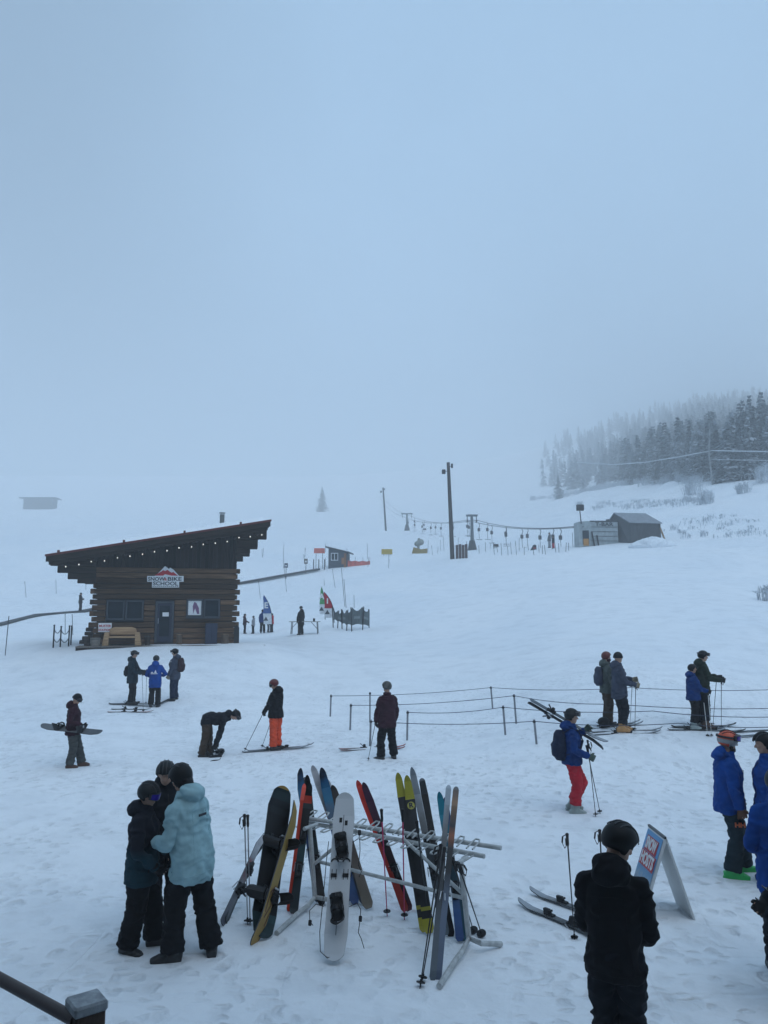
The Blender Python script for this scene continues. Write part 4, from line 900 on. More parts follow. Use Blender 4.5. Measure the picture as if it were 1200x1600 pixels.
# leftmost steep pair
lski('red edged grey ski slanting low to the left of the black snowboard', 345, 1446, 411, 1302, 1.50, True, .085, T_WRED, BASE_K, 'top', tw=40, mid=.47)
lski('dark ski slanting just above the red edged one left of the black snowboard', 351, 1442, 404, 1318, 1.42, True, .085, T_DK, BASE_K, 'top', tw=55, mid=.47)
# pair behind gold board
lski('ski with orange red underside seen left of the rack post', 451, 1424, 476, 1222, 1.58, 9.55, .055, T_DK, BASE_OR, 'base', bind=False)
lski('dark ski with teal tail and orange tip stripe beside the left rack post', 458, 1428, 484, 1226, 1.60, 9.50, .10, B_blackred, BASE_OR, 'top', mid=.45)
lski('black rounded ski tip highest at the left end of the rack', 497, 1410, 466, 1206, 1.62, 10.1, .095, T_BLUE, BASE_K, 'top', tw=20)
lski('second black tipped ski close behind the highest left one', 503, 1413, 476, 1209, 1.60, 10.05, .095, T_DK, BASE_K, 'base')
lski('grey ski with red print and white tip leaning at the left of the rack', 562, 1402, 489, 1199, 1.70, 10.0, .10, T_WRED, BASE_K, 'top')
lski('wide bright blue ski with patterned print leaning at the left of the rack', 548, 1408, 503, 1203, 1.68, 9.95, .118, T_BLUE, BASE_K, 'top', bind=False)
lski('brown ski with tan tail behind the white splitboard', 577, 1420, 520, 1230, 1.62, 9.9, .12, T_BRN, BASE_K, 'top', bind=False, tipc=.04)
lski('blue and grey ski tail standing behind the white splitboard', 556, 1414, 512, 1236, 1.56, 10.0, .10, T_BW, BASE_K, 'top', mid=.4)
lski('slim dark blue ski just right of the left rack post', 500, 1408, 480, 1214, 1.6, 9.9, .08, T_DK, BASE_K, 'top', mid=.42)
lski('dark patterned ski with binding between the blue ski and the brown one', 569, 1412, 512, 1222, 1.6, 10.0, .085, T_WRED, BASE_K, 'top', mid=.4)
lski('bright orange red ski with its tip tilted left, middle of the rack', 634, 1424, 559, 1222, 1.68, 9.5, .085, T_ORED, BASE_OR, 'top', bind=False, tipc=.09)
lski('black and maroon ski resting against the bright orange red one', 640, 1423, 568, 1224, 1.68, 9.45, .095, T_RED, BASE_OR, 'top', mid=.42)
lski('olive yellow tipped ski, left of the two yellow tipped ones', 664, 1457, 622, 1211, 1.76, 9.25, .10, T_YEL, BASE_K, 'top', bind=False, tipc=.05)
yk = lski('black ski with yellow tip and tail and a round emblem near the tip', 671, 1459, 636, 1215, 1.76, 9.2, .112, T_YEL, BASE_K, 'top', bind=False, tipc=.05)
YL = (Vector(yk.matrix_world.to_3x3() @ V3(1, 0, 0)).length) and max(v.co.x for v in yk.children[0].data.vertices) * .80
cc = MB(); n_ = 24; vs = [(YL + .042 * math.cos(q * 2 * math.pi / n_), .042 * math.sin(q * 2 * math.pi / n_), .0175) for q in range(n_)]; cc.poly(vs, (0, 0, .003)).build('round_emblem', mat('emblem_yellow', (.40, .38, .06), .4), yk)
text('R', 'letter_mark', SIGNK, yk, (YL, 0, .0225), .075, (0, 0, R(-90)), .001, .003, 1.1)
lski('silver grey ski with curved tip pointing left behind the yellow pair', 697, 1462, 645, 1208, 1.74, 9.35, .085, T_GREY, BASE_K, 'top', tipc=.1)
lski('silver grey ski with upright tip right of the yellow pair', 705, 1463, 657, 1207, 1.75, 9.35, .085, T_GREY, BASE_K, 'base', tipc=.1, bind=False)
lski('teal tipped ski among the skis at the right end of the rack', 727, 1471, 687, 1243, 1.62, 9.1, .09, T_TEAL, BASE_K, 'top', mid=.44)
lski('blue grey ski standing close to the right rack post', 719, 1472, 696, 1252, 1.60, 9.1, .085, T_BW, BASE_K, 'top', mid=.44)
lski('black tipped ski leaning steeply toward the viewer at the right end', 676, 1531, 702, 1217, 1.84, 8.55, .06, T_DK, T_GREY, 'base', tipc=.08)
lski('long grey ski with tan tip and small orange band leaning toward the viewer', 684, 1530, 714, 1219, 1.84, 8.5, .066, T_TAN, T_TAN, 'base', tipc=.09)
# boards
BT = bands('black_board_print', [(0, (.012, .030, .034)), (.10, (.016, .045, .05)), (.15, (.006, .006, .008)), (.8, (.008, .010, .013)), (.9, (.008, .020, .024)), (.978, (.30, .19, .05))], noise=.0)
BY = bands('gold_board_base', [(0, (.36, .23, .06)), (.13, (.30, .19, .055)), (.2, (.36, .24, .07))], noise=.02)
b0 = onz(407, 1468, .01); t0 = lean_top(b0, 440, 1231, 1.60, True); d = (t0 - b0).normalized(); n0 = (CAM - b0); n0 = (n0 - d * n0.dot(d)).normalized()
snowboard('large black snowboard with silver buckled bindings leaning at the left end of the rack', b0, b0 + d * 1.60, Matrix.Rotation(R(28), 3, d) @ n0, .30, BT, BASE_K, ang=(12, 5), bind=(.26, .60))
b1 = onz(402, 1478, .01); t1 = lean_top(b1, 468, 1253, 1.58, True); d = (t1 - b1).normalized(); n1 = (CAM - b1); n1 = (n1 - d * n1.dot(d)).normalized()
gb = snowboard('gold yellow snowboard seen from its base in front of the black one', b1, b1 + d * 1.58, Matrix.Rotation(R(180 + 72), 3, d) @ n1, .25, BT, BY, bind=(.3, .62), tipc=.04, tailc=.04)
e_ = MB(); 
for (x0, y_0, x1, y_1) in ((.25, -.06, .42, .05), (.42, .05, .55, -.02), (.30, -.07, .50, -.08), (.5, -.08, .62, .04), (.2, .02, .36, .08)): e_.bar((x0, y_0, -.004), (x1, y_1, -.004), .012, .004)
e_.build('base_graphic', mat('graphic_red_brown', (.12, .05, .03), .5), gb)
BWt = bands('white_board_print', [(0, (.50, .53, .56)), (.12, (.58, .60, .62)), (.9, (.56, .58, .60))], noise=.04)
b2 = onz(522, 1504, .01); t2 = lean_top(b2, 540, 1241, 1.60, True); d = (t2 - b2).normalized(); n2 = (CAM - b2); n2 = (n2 - d * n2.dot(d)).normalized()
wbd = snowboard('white splitboard with black bindings and dangling cords leaning on the front of the rack', b2, b2 + d * 1.60, Matrix.Rotation(R(-10), 3, d) @ n2, .238, BWt, BASE_K, bind=(.30, .665), ang=(80, 78), tipc=.03, tailc=.03, buckle=BLK)
q = MB(); q.bar((.03, 0, .0125), (1.57, 0, .0125), .006, .004); q.build('split_line', SIGNK, wbd)
for x, y in ((1.32, .03), (1.29, -.03), (.42, .02), (.39, -.03)): MB().box((x, y, .013), (.05, .03, .005)).build('inlay_mark', BLK, wbd)
for y in (-.06, .06):
    q = MB()
    for (x0, x1) in ((.73, .83),): q.bar((x0, y - .022, .014), (x1, y - .022, .014), .006); q.bar((x0, y + .022, .014), (x1, y + .022, .014), .006); q.box((.77, y, .02), (.03, .06, .02))
    q.build('touring_bracket', BLK, wbd); q = MB(); arc = [(.90 + .03 * math.sin(a), y + .035 * math.cos(a), .016) for a in np.linspace(0, math.pi, 8)]
    for i in range(7): q.bar(arc[i], arc[i + 1], .013)
    q.build('heel_riser', BLK, wbd)
q = MB(); q.box((.04, 0, .022), (.03, .05, .03)); q.box((1.575, 0, .016), (.02, .03, .015)); q.build('tip_clip', BLK, wbd)
for pts in ([(.04, 0, .03), (.03, .06, .05), (.08, .13, .05), (.25, .155, .03), (.55, .15, .02), (.9, .148, .02), (1.1, .14, .02)], [(.47, -.12, .05), (.50, -.20, .08), (.44, -.24, .08), (.34, -.235, .06), (.25, -.22, .03), (.2, -.25, .02), (.12, -.28, .0)], [(.47, .13, .06), (.48, .2, .1), (.42, .26, .1), (.33, .25, .08), (.3, .22, .06)], [(1.07, -.12, .08), (1.10, -.18, .1), (1.16, -.19, .1), (1.0, -.2, .06), (.86, -.19, .04), (.80, -.22, .03), (.75, -.20, .03)]):
    MB().tube(pts, .004, 6).build('cord', BLK, wbd, smooth=True)
for x, y, z_ in ((.36, -.24, .07), (.32, .25, .07), (1.16, -.19, .1)): MB().box((x, y, z_), (.05, .03, .03)).build('cord_lock', BLK, wbd, bevel=.005)
# poles at the rack
PG = 'ski poles at the rack'
def lpole(label, bu, bv, tu, tv, L, far, **k):
    b = onz(bu, bv, .0); t = lean_top(b, tu, tv, L, far); return ski_pole(label, b, b + (t - b).normalized() * L, **k)
PINK = mat('pink_pole', (.55, .02, .12), .4); GREYP = mat('grey_pole', (.22, .23, .25), .4, .4)
lpole('grey ski pole with looped strap, left one of the upright pair left of the snowboards', 387, 1446, 382, 1273, 1.15, True, m=GREYP, sd=(-1, 0, 0))
lpole('grey ski pole, right one of the upright pair left of the snowboards', 391, 1447, 387, 1274, 1.15, True, m=GREYP, strap=False)
lpole('bright pink ski pole, left one, hanging on the middle of the rack', 605, 1431, 596, 1265, 1.15, False, m=PINK, strap=False)
lpole('bright pink ski pole, right one, beside the yellow tipped skis', 632, 1437, 629, 1265, 1.15, False, m=PINK, strap=False)
lpole('black ski pole reaching toward the viewer with two baskets low on its shaft', 656, 1545, 689, 1320, 1.25, True, m=BLK, sd=(-1, 0, 0))
lpole('black ski pole crossing beside the one with two baskets', 659, 1536, 695, 1325, 1.22, True, m=BLK, strap=False)
lpole('dark slim ski pole right of the yellow tipped skis', 671, 1450, 651, 1283, 1.18, False, m=DKMET, strap=False)
lpole('dark ski pole with toothed basket, left one right of the rack post', 741, 1459, 708, 1345, .95, False, m=DKMET, basket=.05)
lpole('dark ski pole with toothed basket, right one beyond the rack post', 754, 1464, 716, 1350, .98, False, m=DKMET, basket=.05)
# poles and skis lying by the sign
for (u, v, u2, v2, lab) in ((898, 1467, 886, 1303, 'black ski pole standing upright in the snow left of the man in black'), (946, 1462, 937, 1297, 'black ski pole grip seen just left of the black helmet')):
    b = onz(u, v, 0); t = lean_top(b, u2, v2, 1.08, True); ski_pole(lab, b - V3(0, 0, .03), t, m=BLK, sd=(-1, .2, 0), basket=.038)
def flat_ski(label, ut, vt, un, vn, w=.08, top=None, rev=False, z=.015, **k):
    a, b = gp(ut, vt), gp(un, vn); a.z += z; b.z += z
    return ski(label, a, b, (0, 0, 1), (b - a).length, w, top or T_GREY, BASE_K, None, k.pop('tipc', .05), .01, k.pop('bind', True), None, **k)
flat_ski('grey ski lying flat in the snow, far one of the pair left of the sign', 975, 1449, 828, 1396, .085, T_GREY, mid=.5)
flat_ski('grey ski lying flat in the snow, near one of the pair left of the sign', 952, 1474, 810, 1414, .085, T_GREY, mid=.5)
# A-board sign
ab = thing('sandwich_board', 'folding sign on the snow reading snow hosts with blue printed face', 'sign', gp(1040, 1425))
hb1 = onz(1087, 1438, 0); hb0 = onz(1059, 1411, 0); wv = hb1 - hb0; wn_ = wv.normalized(); pn_ = V3(wn_.y, -wn_.x, 0)
if pn_.x > 0: pn_ = -pn_
f1 = onz(1008, 1446, 0); gap = abs((f1 - hb1).dot(pn_)); fl_ = [hb0 + pn_ * gap, hb1 + pn_ * gap]; hb_ = [hb0, hb1]; hgt = lean_top((fl_[1] + hb_[1]) / 2, 1034, 1311, 1.0, True)
hz_ = 3.25 + slope(1311) * ((fl_[1] + hb_[1]) / 2).y; ft = [(fl_[0] + hb_[0]) / 2 + V3(0, 0, hz_), (fl_[1] + hb_[1]) / 2 + V3(0, 0, hz_)]
def R2(p): return Vector(p) - ab.location
def panel(a, b, c, d_, th, nm, m):
    n = (b - a).cross(d_ - a).normalized() * th; o = MB().poly([R2(a), R2(b), R2(c), R2(d_)], n); return o.build(nm, m, ab)
fmat = bpy.data.materials.new('sign_print'); fmat.use_nodes = True; t = fmat.node_tree; bb = t.nodes['Principled BSDF']; c_ = t.nodes.new('ShaderNodeTexCoord'); s_ = t.nodes.new('ShaderNodeSeparateXYZ'); n_ = t.nodes.new('ShaderNodeTexNoise'); n_.inputs['Scale'].default_value = 9; n_.inputs['Detail'].default_value = 6
ma = t.nodes.new('ShaderNodeMath'); ma.operation = 'MULTIPLY_ADD'; ma.inputs[1].default_value = .22; rr = t.nodes.new('ShaderNodeValToRGB'); set_ramp(rr, [(0, (.03, .05, .08)), (.28, (.16, .2, .26)), (.42, (.04, .07, .11)), (.52, (.22, .30, .38)), (.60, (.10, .25, .42)), (.72, (.06, .18, .36)), (.95, (.10, .30, .55))])
t.links.new(c_.outputs['Generated'], s_.inputs[0]); t.links.new(c_.outputs['Generated'], n_.inputs['Vector']); t.links.new(n_.outputs['Fac'], ma.inputs[0]); t.links.new(s_.outputs[2], ma.inputs[2]); t.links.new(ma.outputs[0], rr.inputs[0]); t.links.new(rr.outputs[0], bb.inputs['Base Color']); bb.inputs['Roughness'].default_value = .4
WPL = mat('white_plastic', (.62, .64, .64), .5, vary=.05)
panel(fl_[0], fl_[1], ft[1], ft[0], -.03, 'rear_panel', WPL); panel(hb_[0], hb_[1], ft[1] - pn_ * .03, ft[0] - pn_ * .03, .02, 'support_panel', WPL)
ex = (fl_[1] - fl_[0]); ey = (ft[0] - fl_[0]); nn = ex.cross(ey).normalized()
if nn.dot(pn_) < 0: nn = -nn; fl_ = fl_[::-1]; ft = ft[::-1]; ex = -ex; ey = ft[0] - fl_[0]
def S2(s, t_, o=.004): return fl_[0] + ex * (s) * (1 - t_) + (ft[1] - ft[0]) * s * t_ + ey * t_ + nn * o
MB().poly([R2(S2(.03, .02)), R2(S2(.97, .02)), R2(S2(.97, .98)), R2(S2(.03, .98))], nn * .003).build('printed_face', fmat, ab)
for (t0_, t1_, w_, s0, s1) in ((.74, .92, 'SNOW', .16, .84), (.55, .73, 'HOSTS', .08, .92)):
    MB().poly([R2(S2(s0, t0_, .009)), R2(S2(s1, t0_, .009)), R2(S2(s1, t1_, .009)), R2(S2(s0, t1_, .009))], nn * .003).build('red_band', SIGNR, ab)
    o = text(w_, 'lettering', SIGNW, ab, (0, 0, 0), .2, ext=.002, bold=.006); wd = ex.length * (s1 - s0) * .9; ht = ey.length * (t1_ - t0_) * .85
    bx = [Vector(c) for c in o.bound_box]; w0 = max(c.x for c in bx) - min(c.x for c in bx); h0_ = max(c.y for c in bx) - min(c.y for c in bx)
    X = ex.normalized(); Z = nn; Yv = Z.cross(X); c = R2(S2((s0 + s1) / 2, (t0_ + t1_) / 2, .016)); o.matrix_local = Matrix(((X.x, Yv.x, Z.x, c.x), (X.y, Yv.y, Z.y, c.y), (X.z, Yv.z, Z.z, c.z), (0, 0, 0, 1))) @ Matrix.Diagonal((wd / w0, ht / h0_, 1, 1))
MB().bar(R2(ft[0] + V3(.01, .02, .01)), R2(ft[1] + V3(.01, .0, .01)), .025).build('hinge', DKMET, ab)
# deck railing below the viewer
rl = thing('railing', 'brown handrail ending at a square post with pale cap below the viewer', 'railing', at(135, 1575, 2.45)); pc = rl.location.copy(); q = MB(); RM = Matrix.Rotation(R(38), 3, 'Z')
MB().box((0, 0, -.6), (.088, .088, 1.2), RM).build('post', wood('dark_post', (.03, .02, .018), (.07, .05, .04), 2), rl, bevel=.006)
MB().box((0, 0, .012), (.098, .098, .03), RM).build('post_cap', mat('frosted_cap', (.30, .32, .34), .8, vary=.3, scale=30, bump=.5, bscale=60), rl, bevel=.006)
ra, rb_ = at(-60, 1497, 2.75) - pc, at(118, 1594, 2.42) - pc; MB().tube([ra, rb_], .0185, 14).build('handrail', mat('brown_rail', (.06, .04, .036), .5), rl, smooth=True)
# ------------------------------------------------------------------ mid-distance: table, flags, net fence, rope lanes, lift, sheds
def bamboo(u0, v0, u1, v1, lab, grp, r=.02, m=None):      # thin marker pole from foot pixel to top pixel
    p = gp(u1, v1, 14, 300); k = pxm(v1, p.y); q = p + V3((u0 - u1) / k, 0, (v1 - v0) / k)
    o = MB().tube([p - V3(0, 0, .1), q], r, 6).build('marker_pole', m or DKMET, None, smooth=True); return tag(o, lab, 'pole', grp)
tb = thing('folding_table', 'long folding table on thin legs on the snow with a small dark cup', 'table', gp(476, 991, 40, 60)); kk = pxm(985, tb.location.y); wl = 24 / kk
MB().box((0, 0, .78), (wl * 2, .75, .045)).build('tabletop', mat('table_grey', (.30, .30, .28), .6), tb, bevel=.01)
for s in (-1, 1):
    MB().bar((s * wl * .82, -.3, .76), (s * wl * .86, -.3, 0), .04).bar((s * wl * .82, .3, .76), (s * wl * .86, .3, 0), .04).bar((s * wl * .86, -.3, .15), (s * wl * .86, .3, .15), .03).build('leg', DKMET, tb)
    MB().bar((s * wl * .83, -.28, .35), (s * wl * .45, -.28, .75), .03).build('brace', DKMET, tb)
cp = thing('cup', 'small dark cup on the right end of the folding table', 'cup', tb.location + V3(wl * .6, 0, .803)); MB().loft([((0, 0, 0), .06, .06), ((0, 0, .16), .075, .075)], (1, 0, 0), 12).build('cup_body', BLK, cp); MB().loft([((0, 0, .16), .08, .08), ((0, 0, .18), .07, .07)], (1, 0, 0), 12).build('lid', BLK, cp)
def flag(label, u, vfoot, utop, vtop, Y, wid, colr, letter, lower=(.62, .65, .68)):
    p = gp(u, vfoot, 40, 80) if Y is None else at(u, vfoot, Y); k = pxm(vfoot, p.y); H_ = (vfoot - vtop) / k; dx = (utop - u) / k
    t_ = thing('feather_flag', label, 'flag', p)
    out = []
    for i in range(13):
        s = i / 12; out.append((dx * (1 - (1 - s) ** .9) if False else dx * s ** 3, 0, H_ * s))
    MB().tube(out, .028, 6, .012).build('pole', BLK, t_, smooth=True)
    z0 = H_ * .16; left_ = [(dx * (z / H_) ** 3 , z) for z in np.linspace(z0, H_, 12)]; 
    side = -1 if dx < 0 else 1
    inner = [(x + side * 0 + (wid * side) * min(1, ((H_ - z) / H_ / .55)) ** .6, z) for x, z in left_]
    mm = .52
    def cl(z0_, z1_, name, m):
        a = [(x, 0, z) for x, z in left_ if z0_ - 1e-6 <= z <= z1_ + 1e-6]; b = [(x, 0, z) for x, z in inner if z0_ - 1e-6 <= z <= z1_ + 1e-6]
        return MB().poly(a + b[::-1], (0, .012, 0)).build(name, m, t_)
    zz = left_[4][1]
    cl(zz, H_, 'flag_cloth', cloth('flag_' + colr[0], colr[1])); cl(z0, zz, 'flag_foot', cloth('flag_foot_' + colr[0], lower))
    lx = left_[6][0] + side * wid * .5; text(letter, 'lettering', SIGNW, t_, (lx, -.006, left_[7][1]), .75 * H_ / 3.2, (R(90), 0, 0), .003, .02)
    q = MB(); q.poly([(lx - .18, -.004, z0 + .25), (lx + .18, -.004, z0 + .25), (lx, -.004, z0 + .55)], (0, .003, 0)).build('emblem', FRAMEB, t_)
    return t_
flag('blue feather flag with pale foot behind the children', 425, 984, 411, 930, 57, -.62 * -1, ('blue', (.05, .11, .30)), 'E')
flag('red feather flag with white letter beside the net fence', 522, 973, 506, 925, 54, .62 * -1 * -1, ('red', (.38, .02, .04)), 'I')
flag('green feather flag partly behind the red one', 508, 968, 502, 917, 56, .40 * 1, ('green', (.08, .30, .12)), 'A')
NET = mat('net_fabric', (.075, .095, .10), .9, vary=.35, scale=3); nf = thing('net_fence', 'grey mesh safety net fence curving round with dark sagging panels', 'fence', gp(545, 985, 40, 70))
pts = [(521, 974, 948), (527, 976, 954), (535, 980, 952), (541, 982, 953), (550, 983, 949), (566, 981.5, 948), (577.5, 985, 952)]
P3 = []
for (u, vb, vt) in pts: Y = 50 + (2.5 if 540 < u < 560 else 3.4) - 2.2 * math.sin((u - 521) / 56 * math.pi); b = at(u, vb, Y); k = pxm(vb, Y); P3.append((b, (vb - vt) / k))
for i, (b, h_) in enumerate(P3):
    b = b - nf.location; MB().tube([b - V3(0, 0, .6), b + V3((.1 if i % 2 else -.08), 0, h_)], .035, 6).build('post', BLK, nf)
for i in range(len(P3) - 1):
    (a, ha), (b, hb_2) = P3[i], P3[i + 1]; vs = []; n = 8
    for j in range(n + 1):
        s = j / n; c = a.lerp(b, s) - nf.location; h_ = ha + (hb_2 - ha) * s; sag = math.sin(s * math.pi); y_ = -.12 * sag
        vs += [(c.x, c.y + y_, c.z + .22 + .08 * sag), (c.x, c.y + y_ * 1.2, c.z + h_ * .6), (c.x, c.y + y_, c.z + h_ - .26 * sag), (c.x, c.y + y_ + .012, c.z + .22 + .08 * sag), (c.x, c.y + y_ * 1.2 + .012, c.z + h_ * .6), (c.x, c.y + y_ + .012, c.z + h_ - .26 * sag)]
    m_ = MB(); fs = []
    for j in range(n):
        q = j * 6; fs += [(q, q + 6, q + 7, q + 1), (q + 1, q + 7, q + 8, q + 2), (q + 3, q + 4, q + 10, q + 9), (q + 4, q + 5, q + 11, q + 10), (q + 2, q + 8, q + 11, q + 5), (q, q + 3, q + 9, q + 6)]
    m_.add(vs, fs).build('net_panel', NET, nf, smooth=True)
    if i in (1, 2, 4, 5):
        c = a.lerp(b, .5) - nf.location; d = (b - a).normalized(); w_ = (b - a).length * .6; MB().bar(c - d * w_ / 2 + V3(0, -.20, ha * .52), c + d * w_ / 2 + V3(0, -.20, ha * .52), .01, .16).build('sponsor_patch', mat('faded_print', (.16, .19, .19), .8), nf)
# tall thin marker poles around the net
for i, (u0, v0, u1, v1) in enumerate([(519, 889, 524, 919), (533, 888, 539, 948), (537, 905, 541, 950), (553, 930, 553.5, 950), (443, 885, 448, 925), (403, 905, 407, 935), (506, 905, 507, 915), (10, 963, 8, 1024), (100, 957, 102, 990), (111, 960, 114, 992), (37, 908, 41, 934), (86, 905, 88, 928), (134, 908, 134, 921)]):
    bamboo(u0, v0, u1, v1, 'thin slanting marker pole stuck in the beginners slope', 'thin marker poles on the slope', .02)
for i in range(18):
    u = 378 + (i * 97 % 230) + i * 1.5; v = (873, 866, 884, 878)[i % 4] + (i * 7 % 9) - 4
    bamboo(u + (i % 3 - 1), v - 14, u, v, 'thin slanting marker pole stuck in the beginners slope', 'thin marker poles on the slope', .025)
rnd = random.Random(5)
for i in range(34):
    u = 668 + i * 6.9 + rnd.uniform(-2, 2); v = 862 + rnd.uniform(-4, 6) - max(0, (u - 850)) * .12
    bamboo(u + rnd.uniform(-1.5, 1.5), v - rnd.uniform(9, 22), u, v, 'short marker stake in the row along the lift track', 'marker stakes along the lift track', .028)
# rope lanes
ROPEM = mat('dark_rope', (.035, .045, .07), .8)
lanes = [([(516, 1088, 1118), (770, 1075, 1106), (985, 1075, 1104), (1260, 1076, 1106)], 'back'), ([(547, 1103, 1141), (807, 1088, 1131), (960, 1101, 1136), (1250, 1106, 1140)], 'second'), ([(636, 1114, 1156), (790, 1106, 1148), (1020, 1112, 1152), (1250, 1120, 1160)], 'third'), ([(578, 1128, 1166), (839, 1128, 1163), (1060, 1131, 1166), (1260, 1134, 1170)], 'front')]
for li, (posts, nm) in enumerate(lanes):
    tops = []
    for pi, (u, vt, vb) in enumerate(posts):
        p = gp(u, vb, 12, 60); k = pxm(vb, p.y); tp_ = p + V3(-.05 if pi % 2 else .02, 0, (vb - vt) / k)
        if not (pi == 2): 
            o = thing('rope_post', f'{("leftmost", "middle", "", "right")[pi]} grey post of the {nm} rope line on the snow', 'post', p, 0, 'rope lane posts'); MB().tube([V3(0, 0, -.1), tp_ - p + V3(0, 0, .04)], .026, 8).build('stake', GREYP, o, smooth=True); MB().loft([(tp_ - p - V3(0, 0, .03), .035, .035), (tp_ - p + V3(0, 0, .01), .035, .035)], (1, 0, 0), 8).build('rope_clip', BLK, o)
        tops.append(tp_)
    pts = []
    for i in range(len(tops) - 1):
        for s in np.linspace(0, 1, 10)[:-1]: pts.append(tops[i].lerp(tops[i + 1], s) - V3(0, 0, .28 * s * (1 - s)))
    pts.append(tops[-1]); tag(MB().tube(pts, .008, 6).build('rope', ROPEM, None, smooth=True), f'{nm} dark rope strung between the lane posts', 'rope')
o = thing('rope_post', 'tall grey post standing left of the woman in maroon', 'post', gp(578, 1128, 12, 60), 0, 'rope lane posts'); MB().tube([V3(0, 0, -.1), V3(0, 0, .86)], .024, 8).build('stake', GREYP, o, smooth=True); MB().loft([((0, 0, .8), .032, .032), ((0, 0, .85), .032, .032)], (1, 0, 0), 8).build('rope_clip', BLK, o)
# conveyor lift: dark belt edge climbing the beginner slope
cv = thing('conveyor_lift', 'long dark conveyor belt climbing behind the cabin to the small grey shed', 'ski lift'); q = MB(); q2 = MB(); cps = []
for (u, v, Y) in [(-60, 991, 57), (0, 979, 61), (60, 967, 65.5), (125, 955.5, 71.5), (185, 943.5, 76), (250, 931.5, 80.5), (320, 919.5, 85), (400, 905.5, 91), (450, 896.5, 95.5), (497, 888.5, 99.5)]:
    p = at(u, v, Y); p.z = max(p.z, hz(p.x, p.y) + .12); cps.append(p)
for i in range(len(cps) - 1):
    n_ = 10
    for j in range(n_):
        a = cps[i].lerp(cps[i + 1], j / n_); b = cps[i].lerp(cps[i + 1], (j + 1) / n_); q.bar(a, b, .75, .05); q2.bar(a + V3(.28, -.38, -.11), b + V3(.28, -.38, -.11), .05, .20)
q.build('belt', mat('rubber_belt', (.03, .032, .035), .7), cv); q2.build('side_rail', DKMET, cv)
# lift shed at the top of the conveyor
SHED = wood('grey_siding', (.035, .045, .06), (.06, .075, .095), 0); OR = wood('orange_timber', (.16, .06, .02), (.28, .12, .045), 2)
s0 = at(513, 888, 100); k = pxm(888, 100); sh = thing('lift_shed', 'small dark grey shed with sloping roof and orange boards at the conveyor top', 'shed', s0, R(-8))
w_ = 29 / k; hl = 33 / k; hr_ = 25 / k
b = MB(); b.poly([(0, 0, -.3), (w_, 0, -.3), (w_, 0, hr_ - .1), (0, 0, hl - .1)], (0, 2.2, 0)); b.build('wall', SHED, sh)
b = MB(); b.poly([(-.35, -.4, hl - .04), (w_ + .45, -.4, hr_ - .16), (w_ + .45, -.4, hr_ + .0), (-.35, -.4, hl + .12)], (0, 3.0, 0)); b.build('roof', SIGNK, sh)
b = MB(); b.poly([(-.3, -.3, hl + .13), (w_ + .4, -.3, hr_ + .01), (w_ + .4, -.3, hr_ + .08), (-.3, -.3, hl + .2)], (0, 2.8, 0)); b.build('roof_snow', ROOFSNOW, sh)
wn = MB(); 
for (x0, x1) in ((.35, .42), (1.22, 1.29), (.78, .85)): wn.box(((x0 + x1) / 2, -.02, 1.5), (.07, .06, .9))
for z_ in (1.05, 1.95): wn.box((.82, -.02, z_), (.94, .07, .08))
wn = wn.build('window', SIGNW, sh); MB().box((.82, -.004, 1.5), (.80, .02, .84)).build('pane', GLASS, wn)
b = MB()
for i in range(4): b.box((w_ - .12 - i * .16, -.02, hr_ * .5 - .1), (.14, .04, hr_ * (.95 if i < 2 else .4)))
b.build('orange_boards', OR, sh)
for i, x in enumerate((-1.9, -1.2, -.45)): MB().tube([V3(x, -.3, -.2), V3(x, -.3, 1.15)], .06, 8).build('gate_post', BLK, sh)
for i, (u, vt, vb, w2, lab, col) in enumerate([(499, 856.5, 864.5, 17, 'orange banner on a thin post left of the lift shed', (.62, .16, .12)), (604.5, 858, 866, 17, 'yellow crash pad standing in the snow below the lift line', (.42, .30, .04))]):
    Yb = (101, 118)[i]; a = at(u, vb, Yb); k = pxm(vb, Yb); t_ = thing('banner' if i == 0 else 'crash_pad', lab, 'banner' if i == 0 else 'crash pad', a)
    MB().box((0, 0, (vb - vt) / k / 2), (w2 / k, .08 + .3 * i, (vb - vt) / k)).build('panel', cloth('banner_cloth' + 'ab'[i], col), t_, bevel=.02)
    h_ = a.z - hz(a.x, a.y); 
    for s in (-1, 1): MB().tube([V3(s * w2 / k * .3, 0, -max(.3, h_)), V3(s * w2 / k * .3, 0, .05)], .03, 6).build('post', BLK, t_)
nf2 = thing('orange_net_fence', 'low orange red plastic net fence right of the lift shed', 'fence'); ON = mat('orange_net', (.50, .11, .09), .8, vary=.3, scale=2); pp = [(543, 875, 887), (555, 876, 886.5), (567, 876, 885), (578, 876, 884)]
W3 = [(at(u, vb, 100 + i * .7), (vb - vt) / pxm(vb, 100)) for i, (u, vt, vb) in enumerate(pp)]
for i in range(3):
    (a, ha), (b, h2) = W3[i], W3[i + 1]; MB().poly([a, a.lerp(b, .5) + V3(0, -.1, -.02), b, b + V3(0, 0, h2), a.lerp(b, .5) + V3(0, -.1, (ha + h2) / 2 - .12), a + V3(0, 0, ha)], (0, .02, 0)).build('net_panel', ON, nf2)
for a, ha in W3: MB().tube([a - V3(0, 0, .3), a + V3(0, 0, ha + .5)], .02, 6).build('post', DKMET, nf2)
